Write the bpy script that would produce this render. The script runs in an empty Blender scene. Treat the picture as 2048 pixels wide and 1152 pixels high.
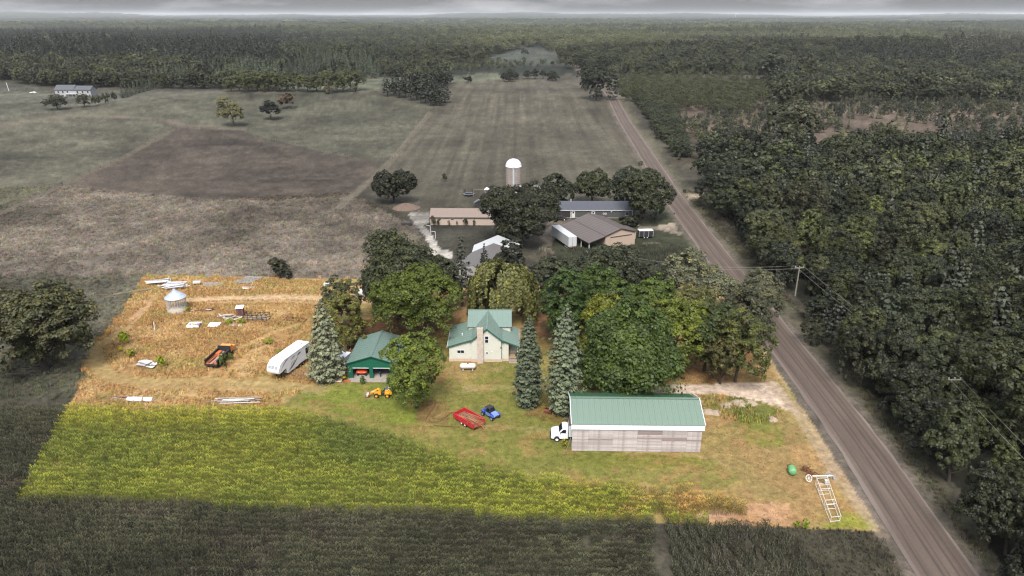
import bpy, math, random
import numpy as np
from mathutils import Vector, Matrix
R = math.radians
rng = np.random.default_rng(7)
random.seed(7)
# ------------------------------------------------------------------ camera
FPX = 1400.0
CH = 62.0
PITCH = math.atan((576 - 30) / FPX)
CP, SP = math.cos(PITCH), math.sin(PITCH)
scene = bpy.context.scene
cam_d = bpy.data.cameras.new('camera')
cam = bpy.data.objects.new('camera', cam_d)
scene.collection.objects.link(cam)
cam_d.sensor_width = 36
cam_d.lens = 36 * FPX / 2048
cam_d.clip_start = 1
cam_d.clip_end = 90000
cam.location = (0, 0, CH)
cam.rotation_euler = (math.pi / 2 - PITCH, 0, 0)
scene.camera = cam
# ------------------------------------------------------------------ light
SUN_EL, SUN_AZ = 52.0, 184.0          # azimuth clockwise from +Y (north)
sd = bpy.data.lights.new('sun', 'SUN')
sd.energy = 1.5
sd.angle = R(22)
sd.color = (1.0, 0.955, 0.89)
sun = bpy.data.objects.new('sun', sd)
scene.collection.objects.link(sun)
az, el = R(SUN_AZ), R(SUN_EL)
sdir = Vector((math.sin(az) * math.cos(el), math.cos(az) * math.cos(el), math.sin(el)))
sun.rotation_euler = sdir.to_track_quat('Z', 'Y').to_euler()
sun.location = (0, -50, 150)
world = bpy.data.worlds.new('World')
scene.world = world
world.use_nodes = True
wn, wl = world.node_tree.nodes, world.node_tree.links
wn.clear()
wo = wn.new('ShaderNodeOutputWorld')
bg = wn.new('ShaderNodeBackground')
bg.inputs['Strength'].default_value = 0.15
sky = wn.new('ShaderNodeTexSky')
sky.sky_type = 'NISHITA'
sky.sun_disc = False
sky.sun_elevation = el
sky.sun_rotation = az
sky.altitude = 200
sky.air_density = 1.0
sky.dust_density = 2.0
hs = wn.new('ShaderNodeHueSaturation')
hs.inputs['Saturation'].default_value = 0.42
wl.new(sky.outputs[0], hs.inputs['Color'])
tc = wn.new('ShaderNodeTexCoord')
mp = wn.new('ShaderNodeMapping')
mp.inputs['Scale'].default_value = (1.0, 1.0, 6.0)
wl.new(tc.outputs['Generated'], mp.inputs[0])
nz = wn.new('ShaderNodeTexNoise')
nz.inputs['Scale'].default_value = 5.0
nz.inputs['Detail'].default_value = 7
nz.inputs['Roughness'].default_value = 0.6
wl.new(mp.outputs[0], nz.inputs['Vector'])
cr = wn.new('ShaderNodeValToRGB')
cr.color_ramp.elements[0].position = 0.50
cr.color_ramp.elements[0].color = (0, 0, 0, 1)
cr.color_ramp.elements[1].position = 0.66
cr.color_ramp.elements[1].color = (1, 1, 1, 1)
wl.new(nz.outputs['Fac'], cr.inputs[0])
mx = wn.new('ShaderNodeMixRGB')
mx.inputs[2].default_value = (3.6, 3.6, 3.7, 1)       # cloud white
wl.new(cr.outputs[0], mx.inputs[0])
sep = wn.new('ShaderNodeMixRGB'); sep.blend_type = 'MULTIPLY'; sep.inputs[0].default_value = 1
sep.inputs[2].default_value = (0.62, 0.63, 0.66, 1)
wl.new(hs.outputs[0], sep.inputs[1])
wl.new(sep.outputs[0], mx.inputs[1])
# an overcast sky is about three times darker at the horizon than overhead
sx = wn.new('ShaderNodeSeparateXYZ'); wl.new(tc.outputs['Generated'], sx.inputs[0])
ov = wn.new('ShaderNodeFloatCurve')
for q in ((0.010, .15), (0.03, .108), (0.2, .34)): ov.mapping.curves[0].points.new(*q)
cpts = ov.mapping.curves[0].points; cpts[0].location = (0, .22); cpts[-1].location = (1, 1)
for q in cpts: q.handle_type = 'VECTOR'
ov.mapping.update()
wl.new(sx.outputs['Z'], ov.inputs['Value'])
om = wn.new('ShaderNodeMixRGB'); om.blend_type = 'MULTIPLY'; om.inputs[0].default_value = 1
wl.new(mx.outputs[0], om.inputs[1]); ovm = wn.new('ShaderNodeMath'); ovm.operation = 'MULTIPLY'; ovm.inputs[1].default_value = 1.3; wl.new(ov.outputs[0], ovm.inputs[0]); wl.new(ovm.outputs[0], om.inputs[2])
wl.new(om.outputs[0], bg.inputs['Color'])
wl.new(bg.outputs[0], wo.inputs['Surface'])
scene.view_settings.view_transform = 'Standard'
scene.view_settings.look = 'None'
scene.view_settings.gamma = 1
scene.view_settings.exposure = 2.25
scene.view_settings.use_curve_mapping = False
scene.cycles.max_bounces = 6
scene.cycles.diffuse_bounces = 3
scene.cycles.transparent_max_bounces = 8
scene.cycles.volume_bounces = 0
scene.cycles.use_adaptive_sampling = True
scene.cycles.adaptive_threshold = 0.005
scene.cycles.adaptive_min_samples = 64
scene.cycles.pixel_filter_type = 'BLACKMAN_HARRIS'
scene.cycles.filter_width = 1.25
scene.cycles.use_denoising = True
scene.cycles.denoising_prefilter = 'NONE'
scene.cycles.denoising_input_passes = 'RGB_ALBEDO_NORMAL'
GAIN = 3.15
WGAIN = 1.65
# ------------------------------------------------------------------ helpers
def lin(c):
    a = np.asarray(c, float) / 255.0
    return np.where(a <= 0.04045, a / 12.92, ((a + 0.055) / 1.055) ** 2.4)
def alb(c, g=None):
    "albedo that shows about as colour c (0-255) in this light"
    return np.clip(lin(c) / (g or GAIN), 0, 0.85)
def bump(x, y, cx, cy, sx, sy, h):
    return h * np.exp(-(((x - cx) / sx) ** 2 + ((y - cy) / sy) ** 2))
def T(x, y):
    x = np.asarray(x, float); y = np.asarray(y, float)
    h = bump(x, y, -150, 600, 110, 110, 9) + bump(x, y, -330, 470, 120, 120, 6) + bump(x, y, 80, 560, 110, 90, 5)
    h = h + bump(x, y, 560, 1010, 480, 130, 19) + bump(x, y, -560, 930, 430, 150, 17) + bump(x, y, 60, 1500, 500, 120, 10) + bump(x, y, 900, 2300, 700, 170, 16) + bump(x, y, -700, 2600, 900, 160, 16)
    d = np.hypot(x, y)
    w = np.clip((d - 1300) / 2500, 0, 1)
    h = h + w * (9 * np.sin(x / 900 + 1.3) * np.sin(y / 430 + .5) + 6 * np.sin(x / 620 - y / 500) + 6 * np.sin(y / 320 + 2 + x / 2500))
    w2 = np.clip((d - 11000) / 6000, 0, 1)
    a = np.arctan2(x, y)
    h = h + w2 * (48 + 30 * np.sin(a * 9 + 1) + 18 * np.sin(a * 23 + 2) + 8 * np.sin(a * 61))
    return h
def ray(px, py):
    u = (px - 1024) / FPX; v = (576 - py) / FPX
    return u, CP + v * SP, -SP + v * CP
def P(px, py, z=0.0):
    "world point on the terrain (plus z) seen at photo pixel px, py (2048 wide)"
    dx, dy, dz = ray(px, py)
    g = 0.0
    for _ in range(14):
        t = (g + z - CH) / dz
        g = float(T(dx * t, dy * t))
    t = (g + z - CH) / dz
    return Vector((dx * t, dy * t, g + z))
def ZY(px, py, Y):
    dx, dy, dz = ray(px, py)
    return CH + dz * Y / dy
def project(x, y, z):
    yc = np.maximum(y * CP - (z - CH) * SP, 0.5)
    v = y * SP + (z - CH) * CP
    return 1024 + FPX * x / yc, 576 - FPX * v / yc
def _h(ix, iy, s):
    n = (ix * 374761393 + iy * 668265263 + s * 1274126177) & 0xffffffff
    n = ((n ^ (n >> 13)) * 1274126177) & 0xffffffff
    return ((n ^ (n >> 16)) & 0xffff) / 65535.0
def vnoise(x, y, s=0):
    ix = np.floor(x).astype(np.int64); iy = np.floor(y).astype(np.int64)
    fx = x - ix; fy = y - iy
    fx = fx * fx * (3 - 2 * fx); fy = fy * fy * (3 - 2 * fy)
    a = _h(ix, iy, s); b = _h(ix + 1, iy, s); c = _h(ix, iy + 1, s); d = _h(ix + 1, iy + 1, s)
    return (a * (1 - fx) + b * fx) * (1 - fy) + (c * (1 - fx) + d * fx) * fy
def fbm(x, y, s=0, o=4):
    t = 0; w = 0.5; n = 0
    for i in range(o):
        t = t + w * vnoise(x, y, s + i); n += w
        x = x * 2.03 + 5.1; y = y * 2.03 + 7.7; w *= .5
    return t / n
def inpoly(px, py, poly):
    m = np.zeros(px.shape, bool)
    n = len(poly)
    for i in range(n):
        x1, y1 = poly[i]; x2, y2 = poly[(i + 1) % n]
        if y1 == y2: continue
        c = ((y1 > py) != (y2 > py)) & (px < (x2 - x1) * (py - y1) / (y2 - y1) + x1)
        m ^= c
    return m
def linedist(x, y, pts):
    d = np.full(x.shape, 1e9)
    for (x1, y1), (x2, y2) in zip(pts[:-1], pts[1:]):
        L = (x2 - x1) ** 2 + (y2 - y1) ** 2 + 1e-9
        t = np.clip(((x - x1) * (x2 - x1) + (y - y1) * (y2 - y1)) / L, 0, 1)
        d = np.minimum(d, np.hypot(x - x1 - t * (x2 - x1), y - y1 - t * (y2 - y1)))
    return d
COL = scene.collection
def link(o, parent=None):
    COL.objects.link(o)
    if parent: o.parent = parent
    return o
def tag(o, label=None, cat=None, group=None, kind=None):
    if label: o['label'] = label
    if cat: o['category'] = cat
    if group: o['group'] = group
    if kind: o['kind'] = kind
    return o
def thing(name, label, cat, loc=(0, 0, 0), rz=0, group=None, sc=1.0):
    o = bpy.data.objects.new(name, None); COL.objects.link(o)
    o.location = loc; o.rotation_euler = (0, 0, rz); o.scale = (sc, sc, sc)
    o.empty_display_size = .3
    return tag(o, label, cat, group)
def mesh_np(name, V, F, mats=(), tint=None, col=None, smooth=False):
    me = bpy.data.meshes.new(name)
    V = np.asarray(V, np.float32); F = np.asarray(F, np.int32)
    k = F.shape[1]; nf = len(F)
    me.vertices.add(len(V)); me.vertices.foreach_set('co', V.ravel())
    me.loops.add(nf * k); me.loops.foreach_set('vertex_index', F.ravel())
    me.polygons.add(nf)
    me.polygons.foreach_set('loop_start', np.arange(0, nf * k, k, dtype=np.int32))
    me.polygons.foreach_set('loop_total', np.full(nf, k, np.int32))
    if smooth: me.polygons.foreach_set('use_smooth', np.ones(nf, bool))
    if tint is not None:
        a = me.attributes.new('tint', 'FLOAT', 'FACE'); a.data.foreach_set('value', np.asarray(tint, np.float32))
    if col is not None:
        a = me.attributes.new('col', 'FLOAT_COLOR', 'POINT')
        c4 = np.ones((len(V), 4), np.float32); c4[:, :3] = col
        a.data.foreach_set('color', c4.ravel())
    for m in mats: me.materials.append(m)
    me.update(); me.validate()
    return me
class MB:
    def __init__(s): s.v = []; s.f = []; s.m = []; s.mi = 0
    def add(s, vs, fs):
        b = len(s.v); s.v += [tuple(v) for v in vs]; s.f += [tuple(b + i for i in f) for f in fs]; s.m += [s.mi] * len(fs); return s
    def box(s, x0, x1, y0, y1, z0, z1):
        return s.add([(x0,y0,z0),(x1,y0,z0),(x1,y1,z0),(x0,y1,z0),(x0,y0,z1),(x1,y0,z1),(x1,y1,z1),(x0,y1,z1)],
            [(0,3,2,1),(4,5,6,7),(0,1,5,4),(1,2,6,5),(2,3,7,6),(3,0,4,7)])
    def bar(s, a, b, w, h=None, up=(0, 0, 1)):
        "square bar from a to b"
        h = h or w
        a = Vector(a); b = Vector(b); d = (b - a).normalized(); u = Vector(up)
        if abs(d.dot(u)) > .95: u = Vector((1, 0, 0))
        r = d.cross(u).normalized(); u = r.cross(d)
        vs = []
        for p in (a, b):
            for i, j in ((-1,-1),(1,-1),(1,1),(-1,1)): vs.append(p + r * (i * w / 2) + u * (j * h / 2))
        return s.add(vs, [(0,1,2,3),(7,6,5,4),(0,4,5,1),(1,5,6,2),(2,6,7,3),(3,7,4,0)])
    def tube(s, pts, rads, n=6, cap=True):
        rings = []
        for i, p in enumerate(pts):
            p = Vector(p)
            d = (Vector(pts[min(i + 1, len(pts) - 1)]) - Vector(pts[max(i - 1, 0)])).normalized()
            u = Vector((0, 0, 1)) if abs(d.z) < .9 else Vector((1, 0, 0))
            r = d.cross(u).normalized(); u = r.cross(d)
            rr = rads[i] if hasattr(rads, '__len__') else rads
            rings.append([p + (r * math.cos(2 * math.pi * k / n) + u * math.sin(2 * math.pi * k / n)) * rr for k in range(n)])
        b = len(s.v); s.v += [tuple(v) for q in rings for v in q]
        for i in range(len(rings) - 1):
            for k in range(n):
                s.f.append((b + i*n + k, b + i*n + (k+1) % n, b + (i+1)*n + (k+1) % n, b + (i+1)*n + k)); s.m.append(s.mi)
        if cap:
            s.f.append(tuple(b + k for k in range(n))[::-1]); s.m.append(s.mi)
            s.f.append(tuple(b + (len(rings)-1)*n + k for k in range(n))); s.m.append(s.mi)
        return s
    def prism(s, prof, y0, y1, axis='y', inset=0):
        "prof: list of (x,z) extruded along y"
        n = len(prof)
        mk = (lambda p, y: (p[0], y, p[1])) if axis == 'y' else (lambda p, y: (y, p[0], p[1]))
        vs = [mk(p, y0) for p in prof] + [mk(p, y1) for p in prof]
        fs = [tuple(range(n)), tuple(range(2*n - 1, n - 1, -1))]
        for i in range(n): j = (i + 1) % n; fs.append((i, i + n, j + n, j))
        return s.add(vs, fs)
    def lathe(s, prof, n=24, c=(0, 0)):
        b = len(s.v); k = len(prof)
        for i in range(n):
            a = 2 * math.pi * i / n
            for r, z in prof: s.v.append((c[0] + r*math.cos(a), c[1] + r*math.sin(a), z))
        for i in range(n):
            for j in range(k - 1):
                s.f.append((b+i*k+j, b+((i+1)%n)*k+j, b+((i+1)%n)*k+j+1, b+i*k+j+1)); s.m.append(s.mi)
        return s
    def mesh(s, name, mats, bevel=0, smooth=False, recalc=True):
        me = bpy.data.meshes.new(name); me.from_pydata(s.v, [], s.f)
        for m in (mats if isinstance(mats, (list, tuple)) else [mats]): me.materials.append(m)
        if any(s.m): me.polygons.foreach_set('material_index', s.m)
        if recalc:
            import bmesh
            bm = bmesh.new(); bm.from_mesh(me); bmesh.ops.recalc_face_normals(bm, faces=bm.faces)
            if bevel: bmesh.ops.bevel(bm, geom=[e for e in bm.edges if len(e.link_faces) == 2 and e.calc_face_angle(0) > .5], offset=bevel, segments=2, affect='EDGES', clamp_overlap=True)
            bm.to_mesh(me); bm.free()
        if smooth: me.polygons.foreach_set('use_smooth', [True] * len(me.polygons))
        me.update()
        return me
    def build(s, name, mats, parent=None, loc=None, rz=None, bevel=0, smooth=False, label=None):
        o = bpy.data.objects.new(name, s.mesh(name, mats, bevel, smooth))
        link(o, parent)
        if loc: o.location = loc
        if rz is not None: o.rotation_euler = (0, 0, rz)
        if label: o['label'] = label
        return o
def inst(name, me, parent=None, loc=(0,0,0), rz=0, rot=None, scale=None):
    o = bpy.data.objects.new(name, me); link(o, parent); o.location = loc
    o.rotation_euler = rot if rot else (0, 0, rz)
    if scale: o.scale = scale
    return o
# ------------------------------------------------------------------ materials
def newmat(name):
    m = bpy.data.materials.new(name); m.use_nodes = True
    nt = m.node_tree; nt.nodes.clear()
    out = nt.nodes.new('ShaderNodeOutputMaterial')
    b = nt.nodes.new('ShaderNodeBsdfPrincipled'); nt.links.new(b.outputs[0], out.inputs[0])
    return m, nt, b, out
MATS = {}
def mat(name, c, rough=.6, metal=0, var=.15, scale=3.0, bump_=0.0, rnd=0.0, stretch=(1,1,1), spec=.4, emit=None, raw=False, dirt=None, g=None):
    if name in MATS: return MATS[name]
    m, nt, b, out = newmat(name); N, L = nt.nodes, nt.links
    g = g or (GAIN if 'roof' in name or name in ('concrete', 'tarp', 'sandy_dirt', 'red_earth', 'pale_rubble', 'grey_log', 'dark_log') else WGAIN)
    a = np.asarray(c) if raw else alb(c, g)
    b.inputs['Roughness'].default_value = rough; b.inputs['Metallic'].default_value = metal
    b.inputs['Specular IOR Level'].default_value = spec
    tcn = N.new('ShaderNodeTexCoord'); mpn = N.new('ShaderNodeMapping'); mpn.inputs['Scale'].default_value = stretch
    L.new(tcn.outputs['Object'], mpn.inputs[0])
    n = N.new('ShaderNodeTexNoise'); n.inputs['Scale'].default_value = scale; n.inputs['Detail'].default_value = 6; n.inputs['Roughness'].default_value = .65
    L.new(mpn.outputs[0], n.inputs['Vector'])
    mr = N.new('ShaderNodeMapRange'); mr.inputs[1].default_value = .25; mr.inputs[2].default_value = .75
    mr.inputs[3].default_value = 1 - var; mr.inputs[4].default_value = 1 + var
    L.new(n.outputs['Fac'], mr.inputs[0])
    mu = N.new('ShaderNodeMixRGB'); mu.blend_type = 'MULTIPLY'; mu.inputs[0].default_value = 1
    mu.inputs[1].default_value = (*a, 1); L.new(mr.outputs[0], mu.inputs[2])
    src = mu.outputs[0]
    if rnd:
        oi = N.new('ShaderNodeObjectInfo'); m2 = N.new('ShaderNodeMapRange'); m2.inputs[3].default_value = 1 - rnd; m2.inputs[4].default_value = 1 + rnd
        L.new(oi.outputs['Random'], m2.inputs[0])
        mm = N.new('ShaderNodeMixRGB'); mm.blend_type = 'MULTIPLY'; mm.inputs[0].default_value = 1
        L.new(src, mm.inputs[1]); L.new(m2.outputs[0], mm.inputs[2]); src = mm.outputs[0]
    if dirt is not None:
        n3 = N.new('ShaderNodeTexNoise'); n3.inputs['Scale'].default_value = scale * .6; n3.inputs['Detail'].default_value = 8; n3.inputs['Roughness'].default_value = .75
        L.new(tcn.outputs['Object'], n3.inputs['Vector'])
        r3 = N.new('ShaderNodeMapRange'); r3.inputs[1].default_value = .5; r3.inputs[2].default_value = .7; L.new(n3.outputs['Fac'], r3.inputs[0])
        md = N.new('ShaderNodeMixRGB'); md.inputs[2].default_value = (*alb(dirt, g), 1)
        L.new(r3.outputs[0], md.inputs[0]); L.new(src, md.inputs[1]); src = md.outputs[0]
    L.new(src, b.inputs['Base Color'])
    if bump_:
        bn = N.new('ShaderNodeBump'); bn.inputs['Strength'].default_value = bump_; bn.inputs['Distance'].default_value = .05
        L.new(n.outputs['Fac'], bn.inputs['Height']); L.new(bn.outputs[0], b.inputs['Normal'])
    MATS[name] = m
    return m
def foliage_mat(name, mode, transl=.25, rough=.55, spread=.55, rand=.22, yel=(1.25, 1.1, .6)):
    "mode 'obj': colour from the object's own colour; 'inst': from instance attribute col"
    m, nt, b, out = newmat(name); N, L = nt.nodes, nt.links
    if mode == 'obj':
        oi = N.new('ShaderNodeObjectInfo'); base = oi.outputs['Color']; rv = oi.outputs['Random']
    else:
        at = N.new('ShaderNodeAttribute'); at.attribute_type = 'INSTANCER'; at.attribute_name = 'col'; base = at.outputs['Color']
        oi = N.new('ShaderNodeObjectInfo'); rv = oi.outputs['Random']
    ti = N.new('ShaderNodeAttribute'); ti.attribute_name = 'tint'
    mr = N.new('ShaderNodeMapRange'); mr.inputs[3].default_value = 1 - spread; mr.inputs[4].default_value = 1 + spread
    L.new(ti.outputs['Fac'], mr.inputs[0])
    m1 = N.new('ShaderNodeMixRGB'); m1.blend_type = 'MULTIPLY'; m1.inputs[0].default_value = 1
    L.new(base, m1.inputs[1]); L.new(mr.outputs[0], m1.inputs[2])
    # warmer on pale leaves
    m2 = N.new('ShaderNodeMixRGB'); m2.blend_type = 'MULTIPLY'; m2.inputs[2].default_value = (*yel, 1)
    mrr = N.new('ShaderNodeMapRange'); mrr.inputs[1].default_value = .55; mrr.inputs[2].default_value = 1.0; mrr.inputs[4].default_value = .8
    L.new(ti.outputs['Fac'], mrr.inputs[0]); L.new(mrr.outputs[0], m2.inputs[0]); L.new(m1.outputs[0], m2.inputs[1])
    rr = N.new('ShaderNodeMapRange'); rr.inputs[3].default_value = 1 - rand; rr.inputs[4].default_value = 1 + rand
    L.new(rv, rr.inputs[0])
    m3 = N.new('ShaderNodeMixRGB'); m3.blend_type = 'MULTIPLY'; m3.inputs[0].default_value = 1
    L.new(m2.outputs[0], m3.inputs[1]); L.new(rr.outputs[0], m3.inputs[2])
    L.new(m3.outputs[0], b.inputs['Base Color'])
    b.inputs['Roughness'].default_value = rough; b.inputs['Specular IOR Level'].default_value = .25
    if transl:
        tr = N.new('ShaderNodeBsdfTranslucent'); L.new(m3.outputs[0], tr.inputs['Color'])
        ms = N.new('ShaderNodeMixShader'); ms.inputs[0].default_value = transl
        L.new(b.outputs[0], ms.inputs[1]); L.new(tr.outputs[0], ms.inputs[2]); L.new(ms.outputs[0], out.inputs[0])
    return m
# ------------------------------------------------------------------ ground colours (by place, with dimming painted in outside the lot)
PROP = [(288, 549), (1450, 573), (1762, 1064), (42, 988)]
LAYERS = [
 # polygon in photo pixels, colour, amount
 ([(-600,380),(0,420),(125,372),(400,400),(700,385),(760,420),(830,450),(870,560),(-600,560)], (136,126,114), 1),
 ([(-400,262),(0,246),(100,236),(300,240),(345,255),(335,275),(130,365),(60,398),(0,427),(-400,600)], (112,109,92), 1),
 ([(-800,180),(0,160),(110,178),(300,183),(450,180),(440,190),(200,212),(0,238),(-800,300)], (112,110,95), 1),
 ([(0,240),(140,228),(200,215),(330,195),(440,187),(520,185),(700,187),(860,200),(865,225),(830,250),(790,300),(770,322),(620,300),(480,262),(370,245),(140,235)], (108,106,89), 1),
 ([(365,252),(450,262),(560,290),(740,325),(772,345),(720,372),(690,392),(560,402),(400,400),(125,372),(250,310)], (104,94,83), 1),
 ([(900,165),(1150,158),(1215,190),(1262,290),(1320,390),(1340,420),(1250,425),(800,425),(740,385),(745,355),(790,315),(850,250)], (115,109,93), 1),
 ([(570,158),(700,160),(870,150),(1000,146),(1000,160),(880,165),(700,186),(570,186)], (118,120,98), 1),
 ([(950,122),(1050,98),(1085,96),(1122,113),(1122,128),(1010,132)], (92,96,84), 1),
 ([(1215,185),(1240,185),(1420,440),(1620,640),(1800,850),(2048,1180),(1900,1180),(1420,480),(1290,290)], (116,112,91), 1),
 ([(1350,255),(1420,262),(1420,300),(1385,330),(1350,330)], (100,92,76), 1),
 ([(1350,200),(1720,195),(2060,205),(2060,260),(1800,268),(1600,300),(1500,290),(1350,262)], (136,118,102), .85),
 ([(1480,120),(1720,125),(1720,150),(1480,140)], (98,95,82), .8),
 ([(1100,436),(1290,440),(1320,400),(1350,425),(1392,490),(1360,510),(1100,505)], (82,85,64), 1),
 ([(1090,505),(1400,490),(1440,560),(1080,560)], (80,82,68), 1),
 ([(-700,555),(288,549),(235,650),(140,800),(-700,800)], (112,108,93), 1),
 ([(0,735),(180,720),(140,800),(-200,800),(-200,740)], (98,97,80), 1),
 ([(860,450),(980,452),(990,500),(920,540),(880,500)], (86,84,72), 1),
 ([(1540,1050),(1762,1064),(1840,1160),(1840,1400),(1600,1400),(1660,1150)], (84,80,66), 1),
 # pale yard paving and drives outside the lot
 ([(815,428),(835,422),(860,423),(860,446),(846,450),(868,472),(876,492),(884,500),(905,502),(905,516),(862,514),(856,498),(862,492),(846,468),(828,446)], (205,198,186), 1),
 ([(1085,470),(1100,440),(1160,436),(1180,448),(1120,455),(1108,470),(1102,490),(1112,512),(1088,512)], (150,138,122), 1),
 ([(1278,450),(1330,450),(1352,445),(1368,470),(1345,466),(1320,460),(1280,460)], (185,170,152), 1),
 ([(1370,390),(1400,388),(1404,396),(1380,402)], (165,152,136), 1),
 ([(1285,486),(1320,483),(1318,490),(1290,492)], (150,140,118), 1),
 # the lot
 (PROP, (178,156,98), 1),
 ([(288,552),(642,560),(650,620),(690,720),(640,775),(560,792),(560,812),(140,815),(190,690)], (182,144,92), 1),
 ([(600,772),(900,755),(1130,760),(1150,900),(1400,915),(1500,935),(1450,985),(900,925),(640,815)], (150,142,78), 1),
 ([(1400,905),(1560,820),(1640,900),(1740,1050),(1500,1010),(1480,960)], (166,144,92), 1),
 ([(640,770),(780,770),(860,800),(820,850),(700,835),(600,805)], (146,154,66), 1),
 ([(1400,790),(1500,795),(1560,820),(1540,860),(1440,850),(1400,830)], (126,128,66), 1),
 ([(1480,840),(1560,850),(1570,890),(1490,890)], (150,148,72), .8),
 ([(1640,985),(1700,975),(1755,1060),(1650,1055),(1690,1010)], (160,162,66), 1),
 ([(1150,905),(1400,912),(1400,935),(1150,935)], (142,138,66), .9),
 ([(920,745),(1030,728),(1040,770),(930,775)], (150,140,75), .9),
 # brown ground patches under the trees
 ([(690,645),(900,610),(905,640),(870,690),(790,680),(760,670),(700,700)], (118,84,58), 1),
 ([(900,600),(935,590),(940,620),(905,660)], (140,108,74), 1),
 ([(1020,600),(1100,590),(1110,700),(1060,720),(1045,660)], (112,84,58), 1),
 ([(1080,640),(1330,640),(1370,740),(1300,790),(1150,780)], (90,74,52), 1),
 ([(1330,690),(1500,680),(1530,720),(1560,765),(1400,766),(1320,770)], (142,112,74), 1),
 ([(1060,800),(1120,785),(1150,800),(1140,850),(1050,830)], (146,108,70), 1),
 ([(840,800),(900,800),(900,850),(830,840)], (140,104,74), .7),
 ([(700,570),(745,570),(745,610),(700,600)], (226,190,158), .7),
 # sandy drive, tracks and bare patches
 ([(1310,772),(1400,768),(1545,764),(1560,770),(1600,832),(1555,812),(1480,794),(1400,786),(1310,788)], (232,208,184), 1),
 ([(920,772),(1160,764),(1165,782),(1000,780),(920,782)], (206,176,138), .75),
 ([(1500,1004),(1575,1006),(1592,1052),(1390,1042),(1400,1020),(1490,1018)], (220,176,146), 1),
 ([(960,737),(1020,736),(1010,746),(965,746)], (214,172,140), .9),
 ([(600,775),(650,776),(645,790),(610,788)], (222,192,156), .8),
 ([(610,800),(640,798),(680,812),(650,816)], (180,130,96), .8),
 ([(1035,855),(1100,852),(1098,868),(1060,868)], (214,182,144), .7),
 ([(940,895),(975,898),(970,908),(935,903)], (200,160,120), .7),
 ([(720,785),(760,780),(750,800),(720,796)], (214,186,146), .7),
 ([(475,735),(510,712),(505,728),(485,752)], (196,160,122), .8),
 ([(1480,880),(1560,905),(1620,960),(1560,985),(1500,930)], (178,146,98), .6),
]
LINES = [
 # (points), half width m, colour, amount
 ([(0,250),(70,240),(135,232),(250,235),(340,240),(365,250),(480,258)], 2.2, (138,128,110), .9),
 ([(350,258),(300,285),(240,320),(180,345),(125,371)], 1.0, (128,118,100), .9),
 ([(125,371),(60,398),(0,428)], 1.0, (118,108,94), .8),
 ([(860,225),(830,262),(790,312),(755,350),(700,395),(675,418)], 1.2, (140,130,112), .8),
 ([(875,225),(850,262),(800,322)], 1.0, (128,118,100), .8),
 ([(730,182),(560,184),(470,190),(330,200),(200,222)], 2.6, (126,118,100), .8),
 ([(700,355),(620,358),(560,352),(400,378),(140,375)], .6, (112,102,88), .7),
 ([(1200,205),(1225,260),(1262,330)], 1.0, (98,92,78), .7),
 ([(370,601),(450,597),(560,594),(640,597),(700,600)], 1.1, (236,202,160), .95),
 ([(420,606),(560,603),(640,606)], .5, (214,174,126), .8),
 ([(262,640),(280,622),(298,612),(300,605),(290,602)], .45, (222,180,138), .8),
 ([(250,660),(272,640),(292,620)], .3, (216,180,134), .8),
 ([(190,700),(195,728),(225,752),(300,765),(420,760),(560,770),(650,778)], .9, (202,176,118), .8),
 ([(172,720),(200,755),(300,776),(420,774),(560,780)], .6, (196,166,112), .7),
 ([(620,640),(540,668),(470,700),(430,745),(395,768)], .5, (214,176,118), .8),
 ([(640,650),(560,680),(500,705),(455,745),(440,770)], .4, (208,168,112), .7),
 ([(905,640),(880,670),(870,720),(880,760)], .8, (176,134,86), .6),
 ([(185,695),(200,690),(250,660)], .8, (196,170,110), .6),
 ([(1545,765),(1600,832),(1700,985),(1762,1066)], .8, (204,180,150), .75),
 ([(1035,858),(980,850),(940,870)], .3, (190,160,110), .5),
]
ROADC = [(1110,100),(1135,120),(1160,140),(1195,165),(1219,187),(1280,290),(1347,397),(1409,480),(1561,680),(1719,885),(1894,1152),(2010,1330)]
ROADW = [tuple(P(*q)[:2]) for q in ROADC]
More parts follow.
